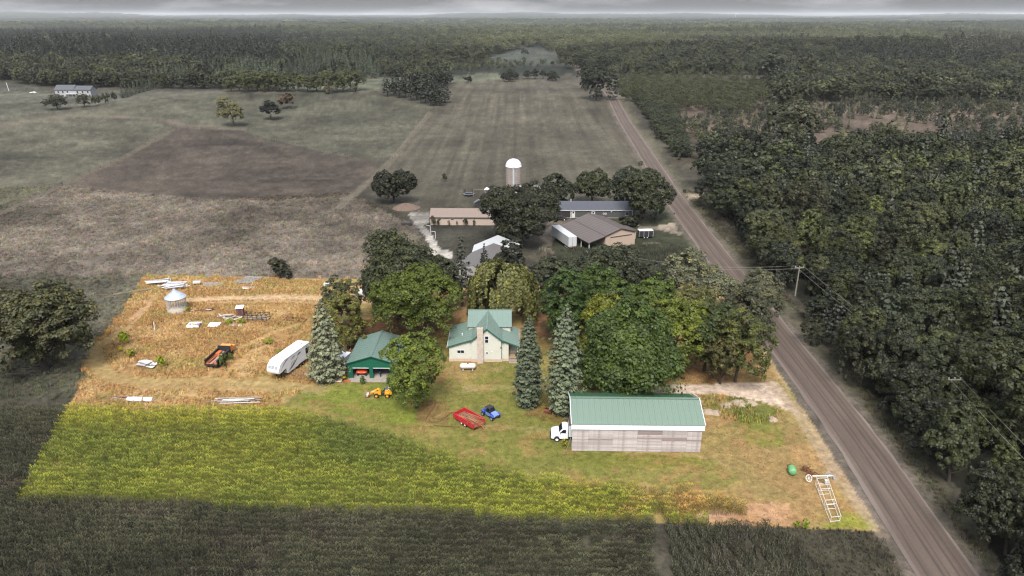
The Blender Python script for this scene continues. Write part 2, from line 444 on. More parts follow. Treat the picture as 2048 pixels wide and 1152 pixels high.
def disp_ground(x, y, z, warp=True):
    if warp:
        a = np.clip(np.hypot(x, y) / 120, .6, 12)
        wx = (fbm(x / 3, y / 3, 11) - .5) * 3.0 * a; wy = (fbm(x / 3, y / 3, 31) - .5) * 3.0 * a
    else: wx = wy = 0
    px, py = project(x + wx, y + wy, z)
    nx, ny = project(x + wx * .25, y + wy * .25, z)
    c = np.empty(x.shape + (3,)); c[:] = (98, 93, 80)
    d = np.hypot(x, y)
    far = (py < 150) | (d > 900)
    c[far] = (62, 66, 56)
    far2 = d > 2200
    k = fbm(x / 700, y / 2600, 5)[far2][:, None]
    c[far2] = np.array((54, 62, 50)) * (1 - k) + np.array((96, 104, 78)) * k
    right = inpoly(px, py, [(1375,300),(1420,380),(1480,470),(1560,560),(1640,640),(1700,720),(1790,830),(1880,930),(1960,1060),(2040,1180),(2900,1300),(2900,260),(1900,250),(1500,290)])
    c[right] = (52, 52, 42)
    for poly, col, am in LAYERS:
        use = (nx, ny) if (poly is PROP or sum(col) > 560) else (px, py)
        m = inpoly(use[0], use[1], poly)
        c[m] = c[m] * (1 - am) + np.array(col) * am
    # mottling
    inside = inpoly(nx, ny, PROP)
    n1 = fbm(x / 9, y / 9, 3)[..., None]; n2 = fbm(x / 2.2, y / 2.2, 9)[..., None]; n3 = fbm(x / 28, y / 28, 17)[..., None]
    dry = np.array((196, 156, 108)); grn = np.array((128, 134, 62)); red = np.array((186, 142, 98))
    w = np.clip((n1 - .54) * 5, 0, .75); w2 = np.clip((n3 - .52) * 5, 0, .6); w3 = np.clip((n2 - .58) * 4, 0, .45)
    ci = c * (1 - w) + dry * w
    ci = ci * (1 - w2) + grn * w2 * .9 + w2 * .1 * ci
    drz = inpoly(px, py, LAYERS[23][0])[..., None] if False else inpoly(px, py, [(288,552),(642,560),(690,720),(560,812),(140,815),(190,690)])[..., None]
    straw = np.array((222, 190, 138)); w5 = np.clip((fbm(x / 5, y / 3, 43) - .5) * 4, 0, .6)[..., None]; ci = np.where(drz, c * (1 - w * .4) + red * w * .4, ci); ci = np.where(drz, ci * (1 - w5) + straw * w5, ci)
    w4 = np.clip((fbm(x / 6, y / 6, 41) - .53) * 4, 0, .62)[..., None]
    ci = np.where(drz, ci * (1 - w4) + np.array((168, 154, 92)) * w4, ci)
    ci = ci * (1 - w3) + red * w3
    n4 = fbm(x / 70, y / 45, 19)[..., None]; co = c * (1 + (n1 - .5) * .40 + (n2 - .5) * .45 + (n3 - .5) * .45 + (n4 - .5) * .35)
    pale = ((c.sum(-1) > 560) & inside)[..., None]
    ci = np.where(pale, c * (1 + (n2 - .5) * .25), ci)
    c = np.where(inside[..., None], ci * 1.04, co * .96)
    for pts, hw, col, am in LINES:
        W = [tuple(P(*q)[:2]) for q in pts]
        dd = linedist(x + wx * .12, y + wy * .12, W)
        k = np.clip(1.7 - dd / (hw * 1.25), 0, 1) * am * np.clip(.55 + (n2[..., 0]) * .9, 0, 1)
        c = c * (1 - k[..., None]) + np.array(col) * k[..., None]
    # mown lines of the hayfield, running away from the camera
    hf = inpoly(px, py, LAYERS[5][0])
    st = vnoise(x / 1.6, y / 60, 77) * .6 + vnoise(x / 4.5, y / 90, 78) * .4
    c = np.where(hf[..., None], (c * .55 + np.array((104, 98, 84)) * .45) * (1 + (st[..., None] - .5) * .36), c)
    # pale gravel verge along the road
    dr = linedist(x + wx * .2, y + wy * .2, ROADW)
    k = np.clip((6.2 - dr) / 1.6, 0, 1) * .85 * (n2[..., 0] + .35)
    vcol = np.where(inside[..., None], np.array((206, 180, 152)), np.where((px < 1024 + 0 * px)[..., None] | (linedist(x + 3.2, y, ROADW) > dr)[..., None] & False, np.array((132, 124, 110)), np.array((140, 128, 116))))
    c = c * (1 - k[..., None]) + vcol * k[..., None]
    return np.clip(c, 0, 255), inside
# ground sheet: one fan-shaped grid, finer near the place and reaching the horizon
ys = [-80.0]
while ys[-1] < 27500:
    y = ys[-1]; ys.append(y + (4 if y < 44 else max(.30, (y * y + CH * CH) / (FPX * CH) * 3.6 * (1 if y < 1500 else .8))) if y < 6000 else y * 1.05)
ys = np.array(ys)
us = np.concatenate([np.linspace(-3.2, -.80, 40)[:-1], np.linspace(-.80, .80, 620), np.linspace(.80, 3.2, 40)[1:]])
Yg, Ug = np.meshgrid(ys, us, indexing='ij')
Xg = Ug * (np.maximum(np.abs(Yg), 35) + 22)
Zg = T(Xg, Yg)
nr, nc = Xg.shape
Zs = Zg + (fbm(Xg / 1.3, Yg / 1.3, 51, 3) - .5) * np.clip((Yg - 0) / 100, 0, 1) * .22 * (Yg < 1200) * np.clip((linedist(Xg, Yg, ROADW) - 5.5) / 3, 0, 1)
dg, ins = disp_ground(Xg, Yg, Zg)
idx = (np.arange(nr - 1)[:, None] * nc + np.arange(nc - 1)[None]).ravel()
F = np.stack([idx, idx + 1, idx + nc + 1, idx + nc], 1)
gm, nt, b, out = newmat('ground_soil_and_grass'); N, L = nt.nodes, nt.links
at = N.new('ShaderNodeAttribute'); at.attribute_name = 'col'
geo = N.new('ShaderNodeNewGeometry')
def gnoise(sc, det=5, rough=.6, st=(1, 1, 1)):
    mpn = N.new('ShaderNodeMapping'); mpn.inputs['Scale'].default_value = st
    L.new(geo.outputs['Position'], mpn.inputs[0])
    n = N.new('ShaderNodeTexNoise'); n.inputs['Scale'].default_value = sc; n.inputs['Detail'].default_value = det; n.inputs['Roughness'].default_value = rough
    L.new(mpn.outputs[0], n.inputs['Vector']); return n
n1 = gnoise(.9, 8, .75); n2 = gnoise(.12, 5, .6); 
mrg = N.new('ShaderNodeMapRange'); mrg.inputs[1].default_value = .3; mrg.inputs[2].default_value = .7; mrg.inputs[3].default_value = .5; mrg.inputs[4].default_value = 1.5
L.new(n1.outputs['Fac'], mrg.inputs[0])
mrh = N.new('ShaderNodeMapRange'); mrh.inputs[1].default_value = .3; mrh.inputs[2].default_value = .7; mrh.inputs[3].default_value = .86; mrh.inputs[4].default_value = 1.14
L.new(n2.outputs['Fac'], mrh.inputs[0])
mm = N.new('ShaderNodeMath'); mm.operation = 'MULTIPLY'; L.new(mrg.outputs[0], mm.inputs[0]); L.new(mrh.outputs[0], mm.inputs[1])
mu = N.new('ShaderNodeMixRGB'); mu.blend_type = 'MULTIPLY'; mu.inputs[0].default_value = 1
L.new(at.outputs['Color'], mu.inputs[1]); L.new(mm.outputs[0], mu.inputs[2]); L.new(mu.outputs[0], b.inputs['Base Color'])
b.inputs['Roughness'].default_value = .95; b.inputs['Specular IOR Level'].default_value = .1
bn = N.new('ShaderNodeBump'); bn.inputs['Strength'].default_value = .8; bn.inputs['Distance'].default_value = .25
L.new(n1.outputs['Fac'], bn.inputs['Height']); L.new(bn.outputs[0], b.inputs['Normal'])
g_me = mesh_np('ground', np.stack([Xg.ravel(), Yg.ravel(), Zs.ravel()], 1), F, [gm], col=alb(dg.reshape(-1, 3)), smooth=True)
ground = link(bpy.data.objects.new('ground', g_me)); tag(ground, kind='structure', label='farmland ground of fields, meadow, lawn and woodland floor')
print('ground faces', len(F))
# road: gravel with long wheel ruts, slightly crowned
def smooth_poly(pts, n):
    pts = np.array(pts, float); t = np.r_[0, np.cumsum(np.hypot(*np.diff(pts, axis=0).T))]
    s = np.linspace(0, t[-1], n); x = np.interp(s, t, pts[:, 0]); y = np.interp(s, t, pts[:, 1])
    k = 9; ker = np.ones(k) / k
    xx = np.convolve(np.pad(x, k // 2, 'edge'), ker, 'valid'); yy = np.convolve(np.pad(y, k // 2, 'edge'), ker, 'valid')
    xx[0], yy[0], xx[-1], yy[-1] = x[0], y[0], x[-1], y[-1]
    return xx, yy
RW = [(ROADW[-1][0] - 6, -60.0)] + ROADW[::-1]
rx, ry = smooth_poly(RW, 500)
dxr = np.gradient(rx); dyr = np.gradient(ry); ln = np.hypot(dxr, dyr); nxr, nyr = dyr / ln, -dxr / ln
W = np.linspace(-1, 1, 33); halfw = 3.75
off = W[None] * halfw + (vnoise(np.cumsum(ln)[:, None] / 3, W[None] * 0, 3) - .5) * .35 * (np.abs(W[None]) > .97)
RX = rx[:, None] + nxr[:, None] * off; RY = ry[:, None] + nyr[:, None] * off
prof = .10 * (1 - W ** 2) - .03 * np.exp(-((W + .55) / .06) ** 2) - .03 * np.exp(-((W + .1) / .06) ** 2) - .03 * np.exp(-((W - .42) / .05) ** 2)
RZ = T(RX, RY) + .06 + prof[None]
nn, mmm = RX.shape
idx = (np.arange(nn - 1)[:, None] * mmm + np.arange(mmm - 1)[None]).ravel()
F = np.stack([idx, idx + 1, idx + mmm + 1, idx + mmm], 1)
rut = np.zeros(33)
for c0, s0, a0 in ((-.62,.05,.5),(-.48,.03,.35),(-.12,.04,.55),(.06,.03,.4),(.38,.03,.6),(.47,.025,.65),(.60,.04,.6),(.78,.02,.3)):
    rut += a0 * np.exp(-((W - c0) / s0) ** 2)
base = np.array((130, 115, 104))[None, None] * (1 - .40 * rut)[None, :, None]
base = np.where((W < -.86)[None, :, None], np.array((150, 136, 126)), base)
base = np.where((W > .88)[None, :, None], np.array((160, 147, 136)), base) * np.ones((nn, 1, 1))
base = base * (1 + (fbm(RX * 1.5, RY / 8, 3)[..., None] - .5) * .25)
rm, nt, b, out = newmat('gravel_road'); N, L = nt.nodes, nt.links
at = N.new('ShaderNodeAttribute'); at.attribute_name = 'col'; geo = N.new('ShaderNodeNewGeometry')
n1 = gnoise(3, 8, .8); mr = N.new('ShaderNodeMapRange'); mr.inputs[1].default_value = .3; mr.inputs[2].default_value = .7; mr.inputs[3].default_value = .85; mr.inputs[4].default_value = 1.15
L.new(n1.outputs['Fac'], mr.inputs[0]); mu = N.new('ShaderNodeMixRGB'); mu.blend_type = 'MULTIPLY'; mu.inputs[0].default_value = 1
L.new(at.outputs['Color'], mu.inputs[1]); L.new(mr.outputs[0], mu.inputs[2]); L.new(mu.outputs[0], b.inputs['Base Color']); b.inputs['Roughness'].default_value = .9
b.inputs['Specular IOR Level'].default_value = .15
r_me = mesh_np('road', np.stack([RX.ravel(), RY.ravel(), RZ.ravel()], 1), F, [rm], col=alb(base.reshape(-1, 3)), smooth=True)
tag(link(bpy.data.objects.new('road', r_me)), 'straight brown gravel road with long dark wheel ruts', kind='structure')
# ------------------------------------------------------------------ foliage builders
def unit(v): return v / (np.linalg.norm(v, axis=-1, keepdims=True) + 1e-9)
def rdir(n, g=None):
    return unit((g or rng).normal(size=(n, 3)))
def quads(C, Nn, S, asp=1.0, jit=.25):
    "irregular leaf-spray quads at centres C facing Nn"
    n = len(C); t = unit(np.cross(Nn, rdir(n))); b2 = np.cross(Nn, t)
    S = np.broadcast_to(S, (n,))[:, None]
    cs = [(-1, -1), (1, -1), (1, 1), (-1, 1)]; V = []
    for a, c in cs:
        V.append(C + t * S * (a * .5 + rng.uniform(-jit, jit, (n, 1))) + b2 * S * asp * (c * .5 + rng.uniform(-jit, jit, (n, 1))) + Nn * S * rng.uniform(-.18, .18, (n, 1)))
    V = np.stack(V, 1).reshape(-1, 3); F = np.arange(4 * n).reshape(n, 4)
    return V, F
def cloud_mesh(name, C, Nn, S, tint, m, asp=1.0):
    V, F = quads(C, Nn, S, asp)
    return mesh_np(name, V, F, [m], tint=np.clip(tint, 0, 1))
def broad_pts(r, h, z0, lobes, nclump, per, leaf, shape='round', flat=.8, seed=0):
    """crown of radius r from z0 to h. returns centres, normals, sizes, tint"""
    g = np.random.default_rng(seed)
    zc = (z0 + h) / 2; hz = (h - z0) / 2
    d = rdir(lobes, g)
    t = g.uniform(.40, .74, (lobes, 1))
    L0 = d * t * np.array([r, r, hz])
    Lr = g.uniform(.34, .54, lobes) * min(r, hz) * (1.12 if shape == 'round' else 1)
    L0[:, 2] += zc
    if shape == 'ovate':      # wider at the lower third, pointed top
        k = np.clip((L0[:, 2] - z0) / (h - z0), 0, 1); f = np.clip(1.22 - k * 1.15, .12, 1.1) * np.clip(.6 + k * 3, 0, 1)
        L0[:, 0] *= f * 1.1; L0[:, 1] *= f * 1.1; Lr *= np.clip(1.2 - k * .85, .32, 1)
    if shape == 'vase':
        k = np.clip((L0[:, 2] - z0) / (h - z0), 0, 1); f = .55 + .6 * k
        L0[:, 0] *= f; L0[:, 1] *= f
    core = np.array([[0, 0, zc]]); L0 = np.r_[L0, core]; Lr = np.r_[Lr, .5 * min(r, hz)]
    w = Lr ** 2; w /= w.sum(); li = g.choice(len(Lr), nclump, p=w)
    cd = rdir(nclump, g); cd[:, 2] = np.where(cd[:, 2] < -.35, -cd[:, 2] * .6, cd[:, 2]); cd = unit(cd)
    cc = L0[li] + cd * Lr[li][:, None] * g.uniform(.82, 1.12, (nclump, 1))
    # drop clumps deep in other lobes
    dd = np.linalg.norm(cc[:, None] - L0[None], axis=2) / Lr[None]
    keep = dd.min(1) > .62
    cc, cd = cc[keep], cd[keep]; n = len(cc)
    rc = g.uniform(.09, .20, n) * min(r, hz) * 1.15
    ct = g.normal(.45, .16, n)
    i = np.repeat(np.arange(n), per)
    q = rdir(len(i), g); q = unit(q + cd[i] * .8 + np.array([0, 0, .35])); 
    C = cc[i] + q * (rc[i] * g.uniform(.55, 1.05, len(i)))[:, None] * np.array([1, 1, flat])
    Nn = unit(q + np.array([0, 0, .5]) + g.normal(size=q.shape) * .35)
    S = leaf * g.uniform(.6, 1.3, len(i))
    tn = ct[i] + g.normal(0, .13, len(i)) + .10 * (C[:, 2] - zc) / hz
    return C, Nn, S, tn
def trunk_mb(h, r0, limbs=5, spread=2.5, z1=.55, seed=0, mb=None):
    g = random.Random(seed); mb = mb or MB()
    pts = [(g.uniform(-.1, .1) * i, g.uniform(-.1, .1) * i, h * i / 5) for i in range(6)]
    mb.tube(pts, [r0 * (1 - .16 * i) for i in range(6)], 7)
    for k in range(limbs):
        a = 2 * math.pi * (k + g.random() * .6) / limbs; z = h * g.uniform(.25, .8)
        e = (math.cos(a) * spread * g.uniform(.6, 1), math.sin(a) * spread * g.uniform(.6, 1), min(z + spread * g.uniform(.5, 1.1), h * 1.2))
        m_ = (e[0] * .5, e[1] * .5, z + (e[2] - z) * .35)
        mb.tube([(0, 0, z), m_, e], [r0 * .45, r0 * .3, r0 * .1], 5)
    return mb
BARK = mat('bark', (70, 62, 54), .95, var=.35, scale=2, bump_=.6, stretch=(6, 6, 1))
PBARK = mat('pale_bark', (132, 128, 120), .9, var=.3, scale=3)
LEAF = foliage_mat('leaves', 'obj')
NEEDLE = foliage_mat('needles', 'obj', transl=.05, rough=.6, spread=.5, yel=(1.1, 1.1, 1.0))
LEAF_I = foliage_mat('leaves_far', 'inst', transl=.2, spread=.42, yel=(1.06, 1.04, .9))
NEEDLE_I = foliage_mat('needles_far', 'inst', transl=.05, yel=(1.1, 1.1, 1.0))
def conifer_pts(r, h, z0, whorls, nb, per, leaf, droop=.25, power=.85, seed=0, gap=0.0, column=0.0):
    g = np.random.default_rng(seed); C = []; Nn = []; S = []; tn = []
    for w in range(whorls):
        k = w / (whorls - 1)
        z = z0 + (h - z0) * (k ** .95)
        rr = g.uniform(.84, 1.10) * r * ((1 - k) ** power * (1 - column) + column * (1 - k ** 5)) * np.clip(.62 + k * 3.2, 0, 1) + .12
        n = max(4, int(nb * (rr / r) + 2))
        a0 = g.random() * 6.28
        for b in range(n):
            if g.random() < gap: continue
            a = a0 + 6.283 * b / n + g.normal(0, .15); L_ = rr * g.uniform(.75, 1.12); bt = g.normal(.45, .13)
            m = max(3, int(per * L_ / r))
            t = np.sqrt(g.random(m)) * .85 + .15
            wd = g.normal(0, .13, m) * L_ * (1.1 - t * .5)
            x = math.cos(a) * L_ * t - math.sin(a) * wd; y = math.sin(a) * L_ * t + math.cos(a) * wd
            zz = z - droop * L_ * t ** 1.5 + g.normal(0, .05, m) * L_ * .5 + .10 * L_ * (t > .85)
            C.append(np.stack([x, y, zz], 1))
            out = np.stack([np.full(m, math.cos(a)), np.full(m, math.sin(a)), np.full(m, .9)], 1)
            Nn.append(unit(out + g.normal(size=(m, 3)) * .5)); S.append(leaf * g.uniform(.6, 1.3, m))
            tn.append(bt + .25 * (t - .6) + g.normal(0, .12, m))
    return np.concatenate(C), np.concatenate(Nn), np.concatenate(S), np.concatenate(tn)
def obj_tree(name, label, cat, loc, crown_me, trunk_me, color, group=None, rz=0, sc=(1, 1, 1)):
    o = thing(name, label, cat, loc, rz, group); o.scale = sc
    c = inst('crown', crown_me, o); c.color = (*color, 1)
    if trunk_me: inst('trunk', trunk_me, o)
    return o
# ------------------------------------------------------------------ scatter with geometry nodes (uncountable growth only)
def scatter(name, pts, scale, rz, col, variants, vi, label, kind='stuff', tilt=None):
    me = bpy.data.meshes.new(name); n = len(pts)
    me.vertices.add(n); me.vertices.foreach_set('co', np.asarray(pts, np.float32).ravel())
    a = me.attributes.new('sc', 'FLOAT_VECTOR', 'POINT'); s3 = np.asarray(scale, np.float32)
    if s3.ndim == 1: s3 = np.repeat(s3[:, None], 3, 1)
    a.data.foreach_set('vector', s3.ravel())
    a = me.attributes.new('rot', 'FLOAT_VECTOR', 'POINT'); r3 = np.zeros((n, 3), np.float32); r3[:, 2] = rz
    if tilt is not None: r3[:, :2] = rng.normal(0, tilt, (n, 2))
    a.data.foreach_set('vector', r3.ravel())
    a = me.attributes.new('vi', 'INT', 'POINT'); a.data.foreach_set('value', np.asarray(vi, np.int32))
    a = me.attributes.new('col', 'FLOAT_COLOR', 'POINT'); c4 = np.ones((n, 4), np.float32); c4[:, :3] = col
    a.data.foreach_set('color', c4.ravel())
    o = link(bpy.data.objects.new(name, me))
    vc = bpy.data.collections.new(name + '_variants')
    for i, vm in enumerate(variants):
        v = bpy.data.objects.new('%s_variant_%02d' % (name, i), vm); vc.objects.link(v)
    ng = bpy.data.node_groups.new(name + '_scatter', 'GeometryNodeTree')
    ng.interface.new_socket('Geometry', in_out='INPUT', socket_type='NodeSocketGeometry')
    ng.interface.new_socket('Geometry', in_out='OUTPUT', socket_type='NodeSocketGeometry')
    N, L = ng.nodes, ng.links
    gi = N.new('NodeGroupInput'); go = N.new('NodeGroupOutput'); io = N.new('GeometryNodeInstanceOnPoints')
    ci = N.new('GeometryNodeCollectionInfo'); ci.inputs['Collection'].default_value = vc
    ci.inputs['Separate Children'].default_value = True; ci.inputs['Reset Children'].default_value = True
    def na(nm, ty):
        k = N.new('GeometryNodeInputNamedAttribute'); k.data_type = ty; k.inputs['Name'].default_value = nm; return k.outputs['Attribute']
    io.inputs['Pick Instance'].default_value = True
    L.new(gi.outputs[0], io.inputs['Points']); L.new(ci.outputs[0], io.inputs['Instance'])
    L.new(na('vi', 'INT'), io.inputs['Instance Index']); L.new(na('sc', 'FLOAT_VECTOR'), io.inputs['Scale'])
    er = N.new('FunctionNodeEulerToRotation'); L.new(na('rot', 'FLOAT_VECTOR'), er.inputs[0]); L.new(er.outputs[0], io.inputs['Rotation'])
    L.new(io.outputs[0], go.inputs[0])
    md = o.modifiers.new('scatter', 'NODES'); md.node_group = ng
    return tag(o, label, kind=kind)
# ------------------------------------------------------------------ vegetation
# colours are given as the average leaf colour (0-255) in daylight, dimming included outside the lot
def fc(c):
    c = np.asarray(c, float)
    c = c * ((1.12, 1.10, .94) if (c[1] - c[2] < 28 and c.max() < 118) else (1.14, 1.12, .98))
    return tuple(alb(c, GAIN * .62))
def broad_me(seed, r, h, z0, lobes, nc, per, leaf, **k):
    return cloud_mesh('broadleaf_crown', *broad_pts(r, h, z0, lobes, nc, per, leaf, seed=seed, **k), LEAF)
T1 = trunk_mb(5.5, .32, 6, 3.0, seed=1).mesh('trunk_mesh', [BARK]); T2 = trunk_mb(4.0, .2, 4, 1.6, seed=2).mesh('trunk_mesh', [BARK])
T3 = MB().tube([(0, 0, 0), (.05, 0, 6), (0, .05, 11)], [.26, .16, .04], 6).mesh('trunk_mesh', [BARK])
# reusable crowns (unit tree: radius 5, height 12)
BRO = [broad_me(10 + i, 5, 12, -.4 + .6 * (i % 2), 8 + (i * 3) % 10, 300, 54, .25, flat=.8) for i in range(9)]
OVA = [broad_me(30 + i, 4.2, 13, .5, 10 + 3 * (i % 3), 280, 52, .25, shape='ovate') for i in range(5)]
ASP = [broad_me(40 + i, 2.4, 10, 2.2, 8, 90, 18, .34, shape='round', flat=.9) for i in range(3)]
PINE = [cloud_mesh('pine_crown', *conifer_pts(3.6, 14, 2.5, 12, 7, 16, .55, droop=-.05, power=.6, seed=50 + i, gap=.15), NEEDLE) for i in range(3)]
CED = [cloud_mesh('conifer_crown', *conifer_pts(1.9, 7, .2, 13, 9, 9, .36, droop=.1, power=.75, seed=60 + i), NEEDLE) for i in range(3)]
SPR = [cloud_mesh('spruce_crown', *conifer_pts(2.6, 13, .6, 17, 9, 13, .40, droop=.28, power=.9, seed=70 + i), NEEDLE) for i in range(2)]
BUSH = [broad_me(80 + i, 2.0, 2.6, .05, 6, 60, 16, .30) for i in range(3)]
NEWT = []
def at_px(bx, by, ty, wpx, kind='b'):
    p = P(bx, by); zc = p.y * CP + CH * SP
    w = wpx / FPX * zc / 2
    return p, (ZY(bx, ty, p.y) - p.z) , w
def px_tree(name, label, crowns, base_r, base_h, tm, bx, by, ty, wpx, col, cat='tree', group=None, i=None, hk=1.0):
    p, h, w = at_px(bx, by, ty, wpx)
    p.y += w * .0
    h = max(h, 1.0) * hk
    cme = crowns[(i if i is not None else len(NEWT)) % len(crowns)]
    o = obj_tree(name, label, cat, p, cme, tm, fc(col), group, rz=random.uniform(0, 6.28), sc=(w / base_r, w / base_r, h / base_h))
    NEWT.append(o); return o
ORD = 'first second third fourth fifth sixth seventh eighth ninth tenth eleventh twelfth thirteenth fourteenth fifteenth'.split()
# --- single trees of the lot, built each with a crown of its own
def hero_broad(label, bx, by, ty, wpx, col, seed, lobes=14, dens=1.0, z0k=.1, leaf=.42, shape='round', name='leafy_tree', flat=.8, hk=1.0, group=None):
    p, h, w = at_px(bx, by, ty, wpx)
    h *= hk
    A = 4 * math.pi * ((w * w + w * h / 2 + w * h / 2) / 3)
    nc = int(A * 1.25 * dens)
    me = cloud_mesh('crown_mesh', *broad_pts(w * 1.10, h * 1.02, h * z0k, int(lobes * 1.15), nc, 44, leaf * .62, shape=shape, seed=seed, flat=flat), LEAF)
    o = thing(name, label, 'tree', p, 0, group)
    c = inst('crown', me, o); c.color = (*fc(col), 1)
    trunk_mb(h * .62, max(.18, w * .07), 7, w * .62, seed=seed).build('trunk', [BARK], o)
    return o
hero_broad('round green ash tree standing in front of the green garage, hiding its right door', 833, 816, 664, 104, (84, 98, 38), 101, 20, 1.3, .0, .34, shape='vase')
hero_broad('large green maple with bare lower trunk between the garage and the farmhouse', 826, 694, 545, 160, (84, 98, 34), 102, 14, 1.2, .22, .36, flat=.6)
hero_broad('tall dark maple right behind the large maple left of the farmhouse', 797, 632, 474, 140, (58, 64, 44), 103, 12, 1.0, .12, .5, flat=.6)
hero_broad('smaller dark leafy tree at the right shoulder of the large maple', 880, 632, 520, 76, (54, 60, 40), 104, 9, 1.0, .2, .45)
hero_broad('loose olive green tree with yellow lower twigs behind the left blue spruce', 697, 697, 600, 92, (92, 94, 46), 105, 12, .8, .06, .42)
hero_broad('grey green tree top rising behind the olive tree left of the large maple', 684, 650, 556, 66, (84, 88, 66), 106, 10, .8, .1, .4)
hero_broad('huge dense dark green chestnut tree directly behind the long barn', 1252, 806, 598, 182, (60, 76, 34), 107, 26, 1.5, .03, .50, shape='ovate', hk=1.04)
hero_broad('wide yellow green walnut tree to the right of the huge chestnut', 1345, 742, 612, 128, (88, 98, 34), 108, 15, .9, .1, .42)
hero_broad('yellow tipped green tree behind the right blue spruce', 1203, 735, 598, 88, (98, 104, 32), 109, 12, .9, .1, .42)
hero_broad('deep green tree at the left end of the grove right of the willow', 1128, 700, 556, 92, (58, 78, 32), 110, 12, 1.1, .08, .45, flat=.55)
hero_broad('broad bright green tree in the middle of the grove behind the chestnut', 1205, 668, 548, 120, (66, 84, 32), 111, 14, 1.1, .1, .45, flat=.55)
hero_broad('green tree of the grove behind the walnut tree', 1295, 660, 555, 92, (68, 84, 34), 112, 12, 1.0, .1, .45, flat=.55)
hero_broad('spreading dark tree at the rear left of the grove, level with the lane behind', 1112, 618, 516, 96, (52, 56, 44), 113, 12, 1.0, .1, .5, flat=.5)
hero_broad('tallest dark flat topped tree at the rear of the grove', 1215, 628, 502, 150, (50, 55, 42), 114, 15, 1.0, .1, .5, flat=.5)
hero_broad('dark rounded tree at the rear right of the grove beside the weedy bank', 1300, 622, 534, 88, (50, 54, 43), 115, 11, 1.0, .1, .5, flat=.5)
hero_broad('silvery willow like tree left of the road, touching the weedy bank', 1392, 632, 510, 118, (92, 95, 84), 116, 14, .9, .05, .42)
hero_broad('silvery tree leaning out over the gravel road', 1490, 640, 550, 104, (88, 90, 78), 117, 13, .9, .05, .42)
hero_broad('grey green tree at the road edge nearest to the drive entrance', 1500, 690, 580, 92, (68, 70, 58), 118, 12, .9, .05, .42)
hero_broad('deep green round tree in the corner by the road, left of the olive one', 1408, 742, 606, 94, (60, 72, 38), 119, 14, 1.2, .06, .42)
hero_broad('olive and rust coloured tree at the corner by the road', 1470, 764, 628, 98, (74, 80, 42), 120, 14, .9, .04, .40)
hero_broad('small brownish fruit tree with drooping twigs beside the drive', 1440, 768, 672, 70, (76, 74, 46), 121, 9, .8, .02, .36)
hero_broad('small olive tree behind the deep green corner tree', 1370, 668, 568, 80, (86, 88, 52), 122, 10, .8, .08, .4)
hero_broad('very large dark spreading oak at the left edge of the view', 92, 738, 580, 172, (74, 76, 54), 123, 20, 1.15, .03, .55, flat=.6, hk=1.02)
hero_broad('big dark round maple between the tan shed and the grey building', 1042, 486, 378, 138, (52, 55, 42), 124, 14, 1.1, .05, .60)
hero_broad('lone dark round tree left of the tan shed', 788, 404, 338, 74, (50, 53, 42), 125, 10, 1.0, .04, .6)
hero_broad('leftmost round tree behind the grey building, beside the white travel trailer', 1111, 412, 350, 62, (50, 56, 40), 126, 9, 1, .05, .6)
hero_broad('middle round tree behind the roof of the grey building', 1184, 410, 346, 60, (52, 58, 40), 127, 9, 1, .05, .6)
hero_broad('dark tree behind the right half of the grey building', 1246, 412, 338, 72, (46, 52, 40), 128, 9, 1, .05, .6)
hero_broad('broad round tree at the right end of the grey building near the road', 1284, 440, 348, 84, (56, 62, 44), 129, 11, 1, .05, .6)
hero_broad('dark shrubby tree in front of the grey roofed shed by the willow', 1021, 560, 490, 72, (48, 51, 42), 130, 9, 1, .05, .5)
hero_broad('low dark shrub above the upper left edge of the yard meadow', 562, 556, 520, 54, (50, 52, 40), 131, 6, 1, .0, .5)
# blue spruces
def hero_spruce(label, bx, by, ty, wpx, col, seed, column=.25, whorls=26, nb=12, per=30, leaf=.34, droop=.25, gap=.02, name='blue_spruce', power=.85, z0=.3):
    p, h, w = at_px(bx, by, ty, wpx)
    me = cloud_mesh('crown_mesh', *conifer_pts(w, h, z0, whorls, nb, per, leaf, droop=droop, seed=seed, column=column, gap=gap, power=power), NEEDLE)
    o = thing(name, label, 'tree', p)
    c = inst('crown', me, o); c.color = (*fc(col), 1)
    MB().tube([(0, 0, 0), (0, 0, h * .5), (0, 0, h * .97)], [.28, .18, .03], 7).build('trunk', [BARK], o)
hero_spruce('pale silver blue spruce between the white camper and the green garage', 657, 758, 600, 84, (108, 113, 102), 201, .18, 30, 12, 40, .28, .22, .08, power=.62)
hero_spruce('slim column shaped blue spruce in front of the farmhouse porch', 1056, 812, 632, 55, (90, 101, 90), 202, .66, 36, 13, 34, .26, .15, .06, power=.62)
hero_spruce('wider blue spruce between the slim spruce and the huge chestnut', 1127, 824, 610, 76, (94, 104, 92), 203, .50, 36, 13, 36, .28, .2, .10, power=.6)
hero_spruce('tall thin dark spruce with drooping boughs beside the willow', 925, 612, 468, 62, (60, 64, 58), 204, .05, 17, 9, 26, .36, .32, .22, 'spruce', .9, 3.5)
hero_spruce('small dark conifer in front of the white roofed shed', 969, 560, 488, 32, (46, 50, 44), 205, .1, 15, 9, 18, .34, .2, .05, 'spruce')
